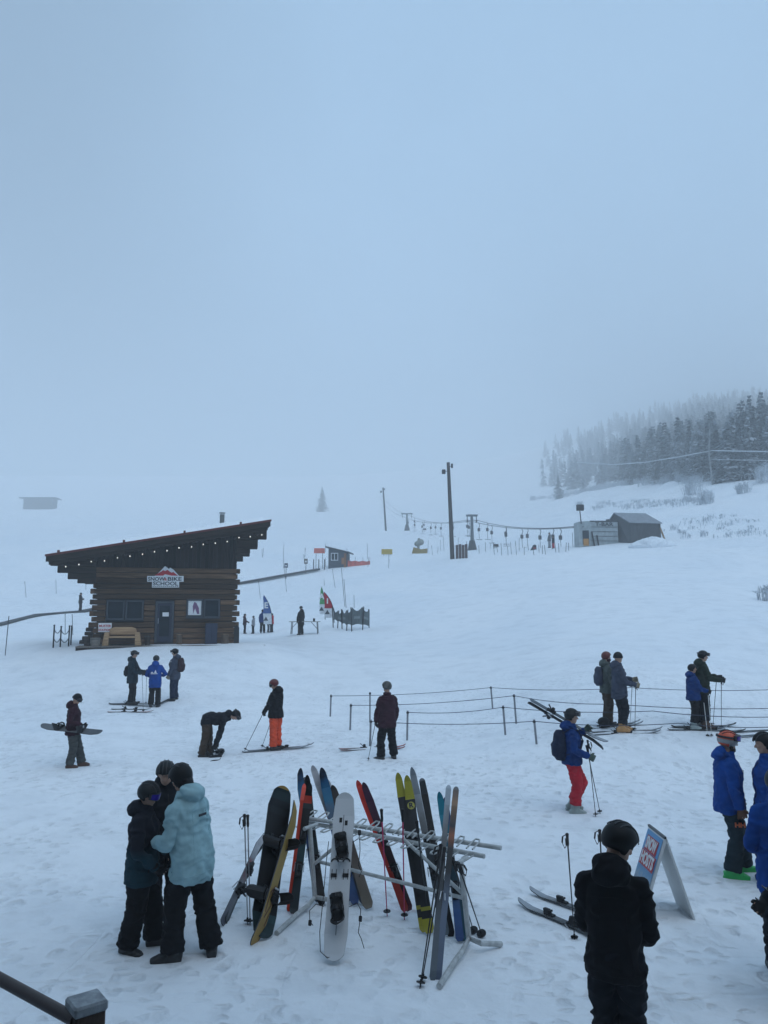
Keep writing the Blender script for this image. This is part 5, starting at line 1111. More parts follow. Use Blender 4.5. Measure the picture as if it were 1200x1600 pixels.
for i, (u, vt, vb) in enumerate(((447, 880, 887), (478, 873, 881))):
    Y = (93, 98)[i]; a = at(u, vb, Y); k = pxm(vb, Y); t_ = thing('slope_sign', ('dark blue notice board above the conveyor, nearer the cabin', 'small grey notice board above the conveyor, nearer the shed')[i], 'sign', a)
    MB().box((0, 0, (vb - vt) / k / 2), (5.5 / k, .05, (vb - vt) / k)).build('sign_panel', (DKBLUE, GREYW)[i], t_); MB().box((0, -.03, (vb - vt) / k * .45), (2.6 / k, .01, (vb - vt) / k * .3)).build('notice', SIGNW, t_)
    MB().tube([V3(0, 0.03, -1.8), V3(0, .03, .1)], .04, 6).build('post', DKMET, t_)
# utility poles
def upole(label, u, vt, vb, utop, rad, Y=None, arm=True):
    p = gp(u, vb, 40, 400) if Y is None else at(u, vb, Y); k = pxm(vb, p.y); t_ = thing('utility_pole', label, 'pole', p); top = V3((utop - u) / k, 0, (vb - vt) / k)
    MB().tube([V3(0, 0, -.5), top * .5, top], rad, 10, rad * .7).build('pole', wood('pole_wood', (.02, .017, .016), (.05, .042, .038), 2), t_, smooth=True)
    if arm:
        b = MB(); z_ = top.z * .93; b.bar((top.x - .5, -.1, z_ - .3), (top.x + .1, -.1, z_ - .25), .07); b.box((top.x - .55, -.15, z_ - .35), (.42, .35, .5)); b.build('floodlight', BLK, t_, bevel=.03)
        b = MB(); b.bar((top.x, -.1, z_ + .2), (top.x + .4, -.1, z_ + .35), .06); b.box((top.x + .42, -.12, z_ + .35), (.22, .25, .5)); b.build('floodlight', BLK, t_, bevel=.03)
    return t_
up1 = upole('tall dark pole with two floodlights in the middle of the slope', 707, 720, 871, 702, .26, 88)
b = MB()
for i in range(4): b.box((.5 + i * .35, -.3, .55 + .1 * (i % 2)), (.3, .3, 1.7))
b.build('pole_padding', mat('brown_pad', (.07, .04, .035), .8), up1, bevel=.05)
upole('grey lattice topped pole left of the tall dark pole, fading in fog', 603, 761, 828, 598.5, .26, 200)
# T-bar lift towers, cable and hangers
LG = mat('lift_grey', (.10, .115, .125), .5, .5)
def tower(label, u, vt, vb, Y, hw):
    p = at(u, vb, Y); k = pxm(vb, Y); h_ = (vb - vt) / k; w2 = hw / k; t_ = thing('lift_tower', label, 'lift tower', p)
    MB().tube([V3(0, 0, -.5), V3(0, 0, h_)], .34, 12, .22).build('column', LG, t_, smooth=True); MB().box((0, 0, h_), (2 * w2, .35, .32)).build('cross_arm', LG, t_, bevel=.03)
    MB().loft([((0, 0, -.3), .85, .85), ((0, 0, 1.6), .45, .45)], (1, 0, 0), 12).build('padding', BLK, t_)
    for s in (-1, 1):
        b = MB(); b.bar((s * w2 * .8, 0, h_), (s * w2 * .8, 0, h_ - .9), .12)
        for q in (-.6, -.2, .2, .6): b.loft([((s * w2 * .8 - .05, q, h_ - .95), .19, .19), ((s * w2 * .8 + .05, q, h_ - .95), .19, .19)], (0, 1, 0), 10)
        b.build('pulley_set', BLK, t_)
    return [p + V3(s * w2 * .8, 0, h_ - .75) for s in (-1, 1)]
tA = tower('nearer T shaped lift tower right of the tall dark pole', 738, 805, 860, 125, 9)
tB = tower('farther T shaped lift tower up the slope, paler in the fog', 636, 802.5, 829, 215, 9)
st_ = [at(912, 823, 82), at(912, 821, 83.5)]; far_ = [at(592, 775, 330), at(596, 774, 330)]
HNG = mat('hanger_dark', (.05, .05, .055), .5)
cabs = []
for s in (0, 1):
    path = [st_[s], tA[s], tB[s], far_[s]]; pts = []
    for i in range(3):
        a, b = path[i], path[i + 1]; n = 14
        for j in range(n): q = j / n; pts.append(a.lerp(b, q) - V3(0, 0, (1.5, 2.2, 3)[i] * 4 * q * (1 - q) * .5))
    pts.append(path[-1]); tag(MB().tube(pts, .045, 6).build('haul_cable', DKMET, None, smooth=True), ('left strand of the T bar lift cable', 'right strand of the T bar lift cable')[s], 'cable'); cabs.append(pts)
hp_ = None
for s in (0, 1):
    pts = cabs[s]
    for i in range(2 + s, 28, 3 if s else 2):
        c = pts[i]; Ln = 2.2
        if hp_ is None:
            hp_ = thing('tow_hanger', 'dark spring box and T bar hanging from the lift cable', 'lift hanger', c, 0, 'T bar hangers on the lift cable')
            MB().tube([V3(0, 0, 0), V3(.15, 0, -.3), V3(0, 0, -.8)], .045, 6).build('spring_arm', HNG, hp_); MB().loft([((0, 0, -.8), .2, .12), ((0, 0, -1.3), .2, .12)], (1, 0, 0), 10).build('spring_box', HNG, hp_)
            MB().tube([V3(0, 0, -1.3), V3(.05, 0, -2.6)], .03, 6).build('tow_rope', HNG, hp_); MB().bar((-.4, 0, -2.6), (.5, 0, -2.6), .07).build('tow_bar', HNG, hp_)
        else:
            h_ = copy_tree(hp_); h_.location = c
# container hut and barn at the bottom of the lift
CT = mat('container_paint', (.34, .38, .39), .6, vary=.2, scale=2); ct = thing('container', 'weathered white corrugated container marked T bar with a lamp on its left end', 'container', at(923, 854, 82), R(4)); k = pxm(852, 81); Wc = 45 / k; Hc = 41 / k
b = MB(); n = 40
for i in range(n):
    x0 = Wc * i / n; b.box((x0 + Wc / n / 2, .03 * (i % 2), Hc / 2 - .2), (Wc / n, .1, Hc + .3))
b.box((Wc / 2, 1.3, Hc - .05), (Wc, 2.5, .1)).box((Wc - .05, 1.3, Hc / 2), (.1, 2.5, Hc)).box((.05, 1.3, Hc / 2), (.1, 2.5, Hc)).box((Wc / 2, 2.5, Hc / 2), (Wc, .1, Hc))
b.build('wall', CT, ct)
b = MB()
for q in (.22, .4, .58, .76): b.box((Wc / 2, -.06, Hc * q), (Wc * .95, .05, .04))
b.box((Wc / 2, -.06, Hc - .05), (Wc, .06, .14)).build('siding_rail', DKMET, ct)
text('T-BAR', 'lettering', SIGNK, ct, (Wc * .5, -.10, Hc * .86), .55, (R(90), 0, 0), .005, .01, 1.3)
b = MB(); b.poly([(0, 0, -.4), (0, 0, Hc), (-1.1, .5, Hc - .05), (-1.1, .5, -.4)], (0, 1.6, 0)); b.build('end_wall', CT, ct)
MB().poly([(-.15, .02, .25), (-.15, .02, 1.75), (-.75, .30, 1.75), (-.75, .30, .25)], (0, -.03, 0)).build('window', GLASS, ct); MB().poly([(-.2, -.0, .1), (-.2, 0, .85), (-.7, .24, .85), (-.7, .24, .1)], (0, -.03, 0)).build('orange_panel', mat('orange_panel', (.45, .20, .03), .6), ct)
b = MB(); b.bar((.35, -.25, -.1), (.1, -.2, 1.6), .12).bar((.8, -.25, -.1), (.65, -.2, 1.2), .12).build('leaning_plank', BLK, ct)
b = MB(); b.tube([V3(-.85, .3, Hc - .3), V3(-.95, .3, Hc + 1.1)], .06, 8); b.build('lamp_post', BLK, ct); MB().box((-.95, .2, Hc + 1.45), (.75, .4, .65)).build('floodlight', BLK, ct, bevel=.03)
MB().box((Wc * .72, .6, Hc + .12), (.3, .3, .25)).build('roof_vent', DKMET, ct)
BR = mat('grey_barn_metal', (.06, .065, .07), .55, vary=.15, scale=1.5); br = thing('barn', 'grey sheet metal shed with pitched snowy roof right of the container', 'shed', at(986, 849, 81), R(10)); Wb = 52 / k; Hb = 32 / k; Wd = 15 / k
b = MB(); b.poly([(0, 0, -.5), (Wb, 0, -.5), (Wb - .15, 0, Hb), (0, 0, Hb)], (0, .12, 0))
for i in range(22): b.box((Wb * (i + .5) / 22, -.02, Hb / 2), (.05, .04, Hb - .1))
b.poly([(0, 0, -.5), (0, 0, Hb), (-.9, 1.6, Hb + 1.2), (-1.1, 3.2, Hb), (-1.1, 3.2, -.5)], (.10, .05, 0)); b.poly([(Wb - .1, 0, -.5), (Wb - .1, 0, Hb), (Wb - .9, 1.6, Hb + 1.2), (Wb - .9, 3.2, Hb), (Wb - .9, 3.2, -.5)], (.10, .05, 0))
b.build('wall', BR, br)
b = MB(); b.poly([(-.15, -.15, Hb - .02), (Wb + .1, -.15, Hb - .02), (Wb - .8, 1.65, Hb + 1.22), (-1.0, 1.65, Hb + 1.22)], (0, 0, .10)); b.poly([(-1.0, 1.65, Hb + 1.22), (Wb - .8, 1.65, Hb + 1.22), (Wb - .7, 3.4, Hb), (-1.2, 3.4, Hb)], (0, 0, .09)); b.build('roof', mat('frosty_roof', (.22, .24, .27), .6, vary=.2, scale=3), br)
MB().bar((Wb + .55, -.1, -.2), (Wb - .1, 0, Hb * .8), .14).build('corner_prop', PALE, br)
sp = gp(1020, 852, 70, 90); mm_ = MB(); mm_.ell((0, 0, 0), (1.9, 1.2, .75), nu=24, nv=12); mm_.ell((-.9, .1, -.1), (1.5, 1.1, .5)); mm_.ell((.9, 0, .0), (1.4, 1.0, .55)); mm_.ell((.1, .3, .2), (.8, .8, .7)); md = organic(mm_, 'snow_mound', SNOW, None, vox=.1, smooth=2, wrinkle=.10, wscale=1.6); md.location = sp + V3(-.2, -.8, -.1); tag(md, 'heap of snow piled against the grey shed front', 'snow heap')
# padded snow gun, chair and people-sized things near the lift
def far_blob(name, label, cat, u, vb, Y, solids, m, **kw):
    t_ = thing(name, label, cat, at(u, vb, Y)); return t_
sg_ = thing('snow_gun', 'pale snow gun on yellow padded base below the lift line', 'snow gun', at(655, 864, 122)); k = pxm(860, 122)
MB().poly([(-1.2, 0, -.2), (1.25, 0, -.2), (1.35, 0, .75), (.3, 0, .6), (-.9, 0, .95)], (0, 1.2, 0)).build('padded_base', mat('yellow_pad', (.25, .17, .03), .8, vary=.4), sg_, bevel=.08); b = MB(); b.cap((-.1, .5, .6), (-.1, .5, 1.3), .22, .2); b.cap((-.35, .5, 1.5), (.3, .3, 1.75), .42, .5); b.ell((.0, .4, 2.2), (.25, .25, .25)); organic(b, 'blower', mat('pale_gun', (.22, .23, .20), .6, vary=.4, scale=3), sg_, vox=.07, smooth=2)
for i, (u, vb, Y, hh, lab, m_) in enumerate([(663.5, 832, 200, 1.0, 'small dark post by the far lift tower', BLK), (775, 861, 118, 1.0, 'dark brown marker drum on the slope right of the near lift tower', BEAM)]):
    t_ = thing('marker_drum', lab, 'drum', at(u, vb, Y)); MB().loft([((0, 0, -.3), .42, .42), ((0, 0, hh), .42, .42), ((0, 0, hh + .06), .36, .36)], (1, 0, 0), 12).build('drum', m_, t_); MB().loft([((0, 0, hh * .5), .44, .44), ((0, 0, hh * .62), .44, .44)], (1, 0, 0), 12).build('band', SIGNW, t_)
tn = thing('padded_block', 'small dark wedge shaped pad on the snow left of the seated lift attendant', 'pad', at(834, 859, 88)); MB().poly([(-.35, 0, -.1), (.35, 0, -.1), (.32, 0, .55), (.05, 0, .62)], (0, .6, 0)).build('pad_body', BLK, tn, bevel=.05); MB().box((.1, -.02, .2), (.3, .03, .1)).build('pad_strap', SIGNR, tn)
# far chalets in the fog
def chalet(label, u0, u1, vt, vb, Y):
    a, b = at(u0, vb, Y), at(u1, vb, Y); k = pxm(vb, Y); W_ = (u1 - u0) / k; H_ = (vb - vt) / k; t_ = thing('far_cabin', label, 'cabin', a - V3(0, 0, .0))
    MB().box((W_ / 2, 4.5, H_ / 2 - 2.5), (W_, 9, H_ + 5)).build('wall', BEAM, t_); MB().poly([(-W_ * .16, -.8, H_), (W_ * 1.14, -.8, H_), (W_ * 1.14, -.8, H_ + .5), (-W_ * .14, -.8, H_ + .5)], (0, 10, 0)).build('roof', BOARD, t_)
    for q in (.25, .7): w2 = MB().box((W_ * q, -.02, H_ * .5), (W_ * .14, .06, H_ * .35)).build('window', GLASS, t_)
chalet('fog veiled flat roofed cabin high on the left slope', 36, 80, 778, 795, 500)
chalet('faint tiny cabin in the fog above the lift line', 615, 624, 775, 780, 660)

# ------------------------------------------------------------------ trees: frosted conifers
def conifer_mesh(seed, H_=1.0, rad=.17, nb=34, dens=1.0, frost_tip=True):
    rs = random.Random(seed); V = []; Fc = []
    z0 = .05
    for lv in range(nb):
        f = lv / nb; z = z0 + (1 - z0) * (f ** .92); rr_ = rad * (1 - f) ** .85 * rs.uniform(.7, 1.15) + .008; nbr = max(4, int((10 - 5 * f) * dens))
        for q in range(nbr):
            if rs.random() < .10: continue
            a = rs.uniform(0, 6.283); L = rr_ * rs.uniform(.65, 1.2); dr_ = rs.uniform(.18, .5); ns = max(2, int(4 * (1 - f) + 2))
            for s in range(ns):
                t0 = s / ns; t1 = (s + 1.15) / ns
                for e in range(2):
                    aa_ = a + rs.uniform(-.28, .28) * (1 + t0); wv = rs.uniform(.010, .022) * (1 - .45 * t0) + .003
                    p0 = (math.cos(aa_) * L * t0, math.sin(aa_) * L * t0, z - dr_ * L * t0 + rs.uniform(-.004, .004)); p1 = (math.cos(aa_) * L * t1, math.sin(aa_) * L * t1, z - dr_ * L * t1 * 1.15 + rs.uniform(-.008, .004))
                    px, py = -math.sin(aa_) * wv, math.cos(aa_) * wv; tw_ = rs.uniform(-.6, .6) * wv
                    i0 = len(V); V += [(p0[0] - px, p0[1] - py, p0[2] - tw_), (p0[0] + px, p0[1] + py, p0[2] + tw_), (p1[0] + px * .35, p1[1] + py * .35, p1[2] - wv * .8), (p1[0] - px * .35, p1[1] - py * .35, p1[2] - wv * .8)]
                    Fc.append((i0, i0 + 1, i0 + 2, i0 + 3))
    me = bpy.data.meshes.new('conifer_crown'); me.from_pydata(V, [], Fc); me.update(); return me
def needle_mat(name, dark, frost, amt):
    m = bpy.data.materials.new(name); m.use_nodes = True; t = m.node_tree; b = t.nodes['Principled BSDF']; b.inputs['Roughness'].default_value = .9; b.inputs['Specular IOR Level'].default_value = .1
    c = t.nodes.new('ShaderNodeTexCoord'); n = t.nodes.new('ShaderNodeTexNoise'); n.inputs['Scale'].default_value = 9; n.inputs['Detail'].default_value = 4; g = t.nodes.new('ShaderNodeNewGeometry')
    a = t.nodes.new('ShaderNodeMath'); a.operation = 'MULTIPLY_ADD'; a.inputs[1].default_value = .35; t.links.new(g.outputs['Random Per Island'], a.inputs[0]); t.links.new(c.outputs['Object'], n.inputs['Vector']); t.links.new(n.outputs['Fac'], a.inputs[2])
    r = t.nodes.new('ShaderNodeValToRGB'); r.color_ramp.elements[0].position = .55 - amt; r.color_ramp.elements[1].position = .95 - amt; r.color_ramp.elements[0].color = (*dark, 1); r.color_ramp.elements[1].color = (*frost, 1)
    t.links.new(a.outputs[0], r.inputs[0]); t.links.new(r.outputs[0], b.inputs['Base Color']); return m
ND = [needle_mat('dark_needles', (.010, .015, .015), (.20, .23, .26), .03), needle_mat('frosted_needles', (.03, .04, .04), (.46, .50, .55), .12), needle_mat('mid_needles', (.012, .02, .02), (.22, .25, .28), .02)]
BARK = wood('tree_bark', (.03, .024, .02), (.08, .065, .055), 2)
crowns = [conifer_mesh(1, rad=.15), conifer_mesh(2, rad=.19, nb=30), conifer_mesh(3, rad=.12, nb=38), conifer_mesh(4, rad=.16, nb=28, dens=.8)]
cm = []
for i, me in enumerate(crowns):
    for j in range(3): c = me.copy(); c.materials.append(ND[j]); cm.append(c)
trm = MB().loft([((0, 0, -.04), .016, .016), ((0, 0, .3), .012, .012), ((0, 0, .97), .002, .002)], (1, 0, 0), 7).mesh('tree_trunk'); trm.materials.append(BARK)
def tree(p, h_, ci, label, group, wid=1.0):
    t_ = thing('conifer', label, 'tree', p, rnd.uniform(0, 6.28), group); t_.scale = (h_ * wid, h_ * wid, h_)
    for nm, me in (('trunk', trm), ('crown', cm[ci])): o = bpy.data.objects.new(nm, me); COL.objects.link(o); o.parent = t_
rnd = random.Random(12)
GT = 'conifers at the front of the misty wood'
lines = []
for i in range(64):
    u = 985 + i * 4.2 + rnd.uniform(-3, 3); vb = 757 - (u - 985) * .062 + rnd.uniform(-3, 4); Yb = max(134, 228 - (u - 985) * .72) + rnd.uniform(-3, 10)
    p = at(u, vb, Yb); p.z = hz(p.x, p.y) - .4; tall = rnd.uniform(4.5, 13.8); tall *= .78 + .30 * (u - 985) / 235
    j = 1 if rnd.random() < .58 else (0 if u > 1100 else 2); tree(p, tall, rnd.randrange(4) * 3 + j, ('white frosted conifer standing at the front edge of the misty wood' if j == 1 else 'dark conifer standing at the front edge of the misty wood'), GT if j != 1 else 'frosted conifers at the front of the misty wood', rnd.uniform(1.1, 2.1))
for (u, vb, Y, h_, j, wd, lab) in [(873, 775, 330, 11, 0, 1.4, 'lone dark conifer left of the misty wood beside the snow bank'), (503, 801, 505, 17, 2, 1.5, 'lone faint conifer in the fog right of the cabin roof'), (912, 770, 320, 8, 1, 1.5, 'short frosted conifer between the lone dark one and the wood'), (938, 766, 305, 9, 1, 1.3, 'frosted young conifer left of the misty wood, second from the lone dark one')]:
    p = at(u, vb, Y); p.z = hz(p.x, p.y) - .3; tree(p, h_, 3 + j, lab, None, wd)
# the wood behind reads as one mass
V = []; Fm = []; low = []
for sd in range(4): me_ = conifer_mesh(50 + sd, rad=.16, nb=20, dens=.7); n = len(me_.vertices); co = np.empty(n * 3); me_.vertices.foreach_get('co', co); low.append(co.reshape(-1, 3)); bpy.data.meshes.remove(me_)
rs = np.random.RandomState(3); blocks = []
cnt = 0
for i in range(2300):
    u = rs.uniform(850, 1330); Y = 138 + 730 * rs.rand() ** 1.25; 
    x = (u - 600) / 1200 * Y / 1.0; z = hz(x, Y)
    uu, vv = proj((x, Y, z))
    lim = 764 - max(0, (u - 900)) * .05
    if vv > lim or Y < np.interp(u, [850, 940, 1000, 1100, 1330], [430, 315, 225, 158, 140]): continue
    if rs.rand() > .15 + (u - 850) / 150: continue
    c = low[rs.randint(4)]; h_ = rs.uniform(6, 15.5) * (1 + Y / 1500); w_ = h_ * rs.uniform(1.0, 1.7); a = rs.uniform(0, 6.28); q = np.empty_like(c)
    q[:, 0] = (c[:, 0] * math.cos(a) - c[:, 1] * math.sin(a)) * w_ + x; q[:, 1] = (c[:, 0] * math.sin(a) + c[:, 1] * math.cos(a)) * w_ + Y; q[:, 2] = c[:, 2] * h_ + z - .5; blocks.append(q)
A_ = np.concatenate(blocks); me = bpy.data.meshes.new('distant_wood'); me.vertices.add(len(A_)); me.vertices.foreach_set('co', A_.astype('f').ravel()); nq = len(A_) // 4
me.loops.add(nq * 4); me.loops.foreach_set('vertex_index', np.arange(nq * 4, dtype='i')); me.polygons.add(nq); me.polygons.foreach_set('loop_start', np.arange(0, nq * 4, 4, dtype='i')); me.polygons.foreach_set('loop_total', np.full(nq, 4, 'i')); me.update()
wm = needle_mat('wood_needles', (.012, .017, .018), (.26, .30, .34), .04); wm.node_tree.nodes['Noise Texture'].inputs['Scale'].default_value = .12; me.materials.append(wm)
dw = bpy.data.objects.new('distant_wood', me); COL.objects.link(dw); tag(dw, 'misty mass of conifers climbing the hillside behind the front trees', 'forest', kind='stuff')
# frosted brush along the foot of the wood and on the bank
FB = needle_mat('frosted_twigs', (.16, .165, .17), (.6, .65, .70), .25)
def brush_block(x, y, z, r, h_, n, rs_):
    o = []
    for _ in range(n):
        a = rs_.rand() * 6.28; d = r * math.sqrt(rs_.rand()); bx, by = x + d * math.cos(a), y + d * math.sin(a); ln = h_ * rs_.uniform(.5, 1.1); tx, ty = bx + rs_.uniform(-.35, .35) * ln, by + rs_.uniform(-.3, .3) * ln; w_ = rs_.uniform(.015, .05) * (1 + r * .15)
        o += [(bx - w_, by, z - .1), (bx + w_, by, z - .1), (tx + w_ * .4, ty, z + ln), (tx - w_ * .4, ty, z + ln)]
        for k_ in range(3):
            f = rs_.uniform(.35, .95); cx_, cy_, cz_ = bx + (tx - bx) * f, by + (ty - by) * f, z + ln * f; ll = ln * rs_.uniform(.15, .35); sx_ = rs_.choice([-1, 1]) * ll
            o += [(cx_, cy_, cz_), (cx_ + w_ * .6, cy_, cz_ - w_), (cx_ + sx_, cy_ + rs_.uniform(-.2, .2), cz_ + ll * .7), (cx_ + sx_ - w_ * .5, cy_, cz_ + ll * .75)]
    return o
def brush_obj(name, pts, label, cat, kind=None, group=None):
    V = np.array(pts, 'f'); me = bpy.data.meshes.new(name); nq = len(V) // 4; me.vertices.add(len(V)); me.vertices.foreach_set('co', V.ravel()); me.loops.add(nq * 4); me.loops.foreach_set('vertex_index', np.arange(nq * 4, dtype='i')); me.polygons.add(nq); me.polygons.foreach_set('loop_start', np.arange(0, nq * 4, 4, dtype='i')); me.polygons.foreach_set('loop_total', np.full(nq, 4, 'i')); me.update(); me.materials.append(FB)
    o = bpy.data.objects.new(name, me); COL.objects.link(o); return tag(o, label, cat, group, kind)
rs = np.random.RandomState(6); B = []
for i in range(230):
    u = rs.uniform(830, 1260); vb = 776 - (u - 870) * .085 + rs.uniform(-10, 14); 
    if u < 880: vb = 777 + rs.uniform(-4, 3)
    Y = float(np.interp(u, [830, 940, 1000, 1100, 1260], [390, 296, 212, 147, 130])) + rs.uniform(-9, 6); p = at(u, vb, Y); B += brush_block(p.x, p.y, hz(p.x, p.y), rs.uniform(1.0, 2.6), rs.uniform(.6, 2.4), 30, rs)
for i in range(70):
    u = rs.uniform(930, 1100); p = gp(u, 792 - (u - 930) * .05 + rs.uniform(-5, 6), 90, 260); B += brush_block(p.x, p.y, p.z, rs.uniform(.6, 2.0), rs.uniform(.2, .8), 16, rs)
for i in range(34):
    u = rs.uniform(1040, 1215); p = gp(u, rs.uniform(806, 842), 70, 260); B += brush_block(p.x, p.y, p.z, rs.uniform(.3, 1.2), rs.uniform(.2, .8), 10, rs)
brush_obj('frosted_brush', B, 'low frosted brush along the foot of the misty wood', 'brush', 'stuff')
for i, (u, vb, h_, r_, lab) in enumerate([(1084, 772, 2.6, 1.6, 'frosted bush on the snowy bank below the wood, the larger one'), (1105, 788, 2.0, 1.1, 'frosted bush on the snowy bank, lower right of the larger one'), (1196, 938, .9, .5, 'bare twiggy bush at the right edge of the slope'), (1195, 752, 2.5, 1.5, 'frosted bush at the right edge under the dark trees'), (1162, 770, 1.6, 1.0, 'small frosted bush on the bank toward the right edge'), (905, 790, 1.0, 1.0, 'low frosted bush at the left end of the snowy bank')]):
    p = gp(u, vb, 40, 300); o = brush_obj('frosted_bush', brush_block(0, 0, 0, r_, h_, 22 if 930 < vb < 945 else 70, rs), lab, 'bush'); o.location = p
# frosted wires in front of the wood
for i, pts in enumerate([[(900, 722, 190), (960, 726, 170), (1010, 722, 155), (1060, 714, 143), (1112, 704, 132)], [(1112, 704, 132), (1160, 705, 124), (1230, 706, 114)], [(1112, 718, 132), (1170, 719, 124), (1230, 720, 114)]]):
    tag(MB().tube([at(*q) for q in pts], .10 if i < 2 else .05, 6).build('frosted_wire', mat('frost_wire', (.5, .53, .56), .8), None, smooth=True), ('frost coated cable sagging down to the left in front of the wood', 'frost coated cable running right from the bare pole', 'thinner lower frosted cable at the right edge')[i], 'cable')
p = at(1114, 754, 132); p.z = hz(p.x, p.y); t_ = thing('bare_tree', 'bare frosted trunk carrying the cable in front of the dark wood', 'tree', p); b = MB(); b.tube([V3(0, 0, -1), V3(-.4, 0, 5), V3(0, 0, 11)], .22, 8, .06).build('trunk', mat('frosted_bark', (.20, .21, .22), .9, vary=.5, scale=2), t_)
b = MB(); rr_ = random.Random(2)
for i in range(38):
    z_ = rr_.uniform(3, 10.6); a = rr_.uniform(0, 6.28); l = (11.6 - z_) * .24 * rr_.uniform(.5, 1); s_ = V3(-.5 * (1 - abs(z_ - 7) / 7), 0, z_); e2 = s_ + V3(math.cos(a) * l, math.sin(a) * l, l * .25); b.tube([s_, e2], .05, 5, .015)
    for k_ in range(3): m2 = s_.lerp(e2, rr_.uniform(.4, .95)); b.tube([m2, m2 + V3(rr_.uniform(-.5, .5), rr_.uniform(-.5, .5), rr_.uniform(-.3, .4))], .03, 4, .01)
b.build('branches', mat('frosted_bark', (.2, .21, .22)), t_)
# the lodge behind the viewer, whose wall takes away half the sky over the near snow
lg = thing('lodge', 'tall dark timber lodge behind the viewer', 'building', (0, -1.2, 0)); MB().box((0, -6.0, 5.2), (44, 12, 10.4)).build('wall', BEAM, lg); MB().box((0, -5.6, 10.6), (46, 13.6, .4)).build('roof', ROOFSNOW, lg)
# ------------------------------------------------------------------ the people
JK = {k: CL('fabric_' + k, v) for k, v in dict(black=(.005, .0055, .008), ink=(.007, .009, .014), navy=(.010, .018, .045), teal=(.27, .43, .47), royal=(.004, .05, .24), blue=(.006, .035, .15), maroon=(.030, .009, .017), slate=(.045, .055, .085), sage=(.07, .085, .08), olive=(.045, .05, .03), brown=(.05, .035, .025), grey=(.06, .065, .065), orange=(.62, .075, .03), red=(.42, .02, .035), dkteal=(.010, .024, .034), moss=(.016, .026, .018), midgrey=(.13, .14, .15), ltgrey=(.25, .26, .28), purple=(.03, .02, .10)).items()}
HB = mat('helmet_black', (.005, .0055, .007), .5, spec=.22); HGREY = mat('helmet_grey', (.014, .017, .019), .5, spec=.25); HOR = mat('helmet_orange', (.62, .10, .045), .4); HRED = mat('helmet_red', (.10, .012, .012), .4); HCAMO = mat('helmet_mottled', (.06, .06, .055), .5, vary=.8, scale=22)
LP = mat('lens_purple', (.03, .01, .28), .08); LD = mat('lens_dark', (.02, .02, .025), .08); BTG = mat('boot_green', (.02, .42, .09), .4); BTO = mat('boot_orange', (.42, .22, .08), .45); BTW = mat('boot_grey', (.26, .31, .30), .45); BTB = mat('boot_black', (.015, .016, .018), .5); BTBR = mat('boot_brown', (.075, .04, .028), .7); GLV = mat('glove_black', (.007, .007, .008), .85); GLG = mat('glove_green', (.05, .08, .065), .85); GLB = mat('glove_brown', (.12, .055, .03), .8); GLT = mat('glove_tan', (.2, .17, .12), .8)
def foot(u, v): return gp(u, v, 4, 200) - V3(0, 0, .032)
def P_(x, y, z): return V3(x, y, z)
def emblem(parent, pts, m, nm='emblem'): MB().poly(pts, (0, .003, 0)).build(nm, m, parent)
stand = dict
# 1 man in black, foreground right, seen from behind
Y1 = 1.40 / -slope(1283); p1 = at(966, 1600, Y1); p1.z = 0
m1, i1 = person('tall man in black helmet and black hooded jacket seen from behind at lower right', p1, 68, 1.85, JK['black'], JK['ink'], HB, BTB, GLV, head=(-42, 24, 0), arms={'L': (P_(.03, .20, 1.12), P_(.24, .12, 1.08), P_(0, -1, 0)), 'R': (P_(.02, -.222, 1.10), P_(.24, -.13, 1.02), P_(0, 1, 0))}, legs={'L': (P_(.05, .085, .5), P_(-.02, .09, .1), 10), 'R': (P_(.06, -.085, .5), P_(0, -.09, .1), -10)}, legbulk=.9, goggles=None, hem=.85, bulk=.89, vox=.0105, seed=1)
# 2 teal jacket
m2, i2 = person('person in long pale teal hooded jacket and black helmet seen from behind at lower left', foot(296, 1494), 152, 1.83, JK['teal'], JK['black'], HB, BTB, None, None, hair=HB, lean=12, head=(-6, 22, 0), arms={'L': (P_(.10, .25, 1.09), P_(.33, .16, 1.06), P_(0, -1, 0)), 'R': (P_(.12, -.29, 1.14), P_(.35, -.20, 1.20), P_(0, 1, 0))}, legs={'L': (P_(.09, .12, .5), P_(.08, .15, .1), 40), 'R': (P_(-.05, -.12, .5), P_(-.15, -.14, .1), -50)}, hem=.74, bulk=1.04, vox=.0105, seed=2, legbulk=1.05)
MB().box(i2['up'](P_(-.185, 0, 1.30)), (.008, .10, .022)).build('back_tab', SIGNK, m2)
# 3 teen, navy over deep teal
jm = bands('navy_teal_block', [(0, (.012, .035, .05)), (.66, (.014, .045, .062)), (.73, (.010, .012, .02))], axis=2, rough=.85, noise=.03, nscale=6, length=1.6)
m3, i3 = person('teenager in navy and deep teal jacket with black helmet and purple goggles at lower left', foot(217, 1483), 2, 1.62, jm, JK['black'], HGREY, BTB, GLV, (LP, False), head=(-6, 14, 0), arms={'L': (P_(.04, .28, 1.12), P_(.26, .10, 1.02), P_(0, -1, 0)), 'R': (P_(.02, -.29, 1.12), P_(.20, -.16, .92), P_(0, 1, 0))}, legs={'L': (P_(.10, .11, .5), P_(.14, .10, .1), 15), 'R': (P_(-.02, -.10, .5), P_(-.10, -.10, .1), -25)}, hem=.74, bulk=1.02, vox=.0105, seed=3, legbulk=1.12)
# 4 third of the group
m4, i4 = person('person in dark clothes and brown boots mostly hidden behind the pale teal jacket', foot(252, 1442), -62, 1.72, JK['ink'], JK['black'], HGREY, BTBR, GLV, None, head=(-20, 20, 0), arms={'L': (P_(.05, .28, 1.12), P_(.26, .12, 1.02), P_(0, -1, 0)), 'R': (P_(.05, -.28, 1.12), P_(.26, -.12, 1.02), P_(0, 1, 0))}, vox=.012, seed=4, bulk=1.05)
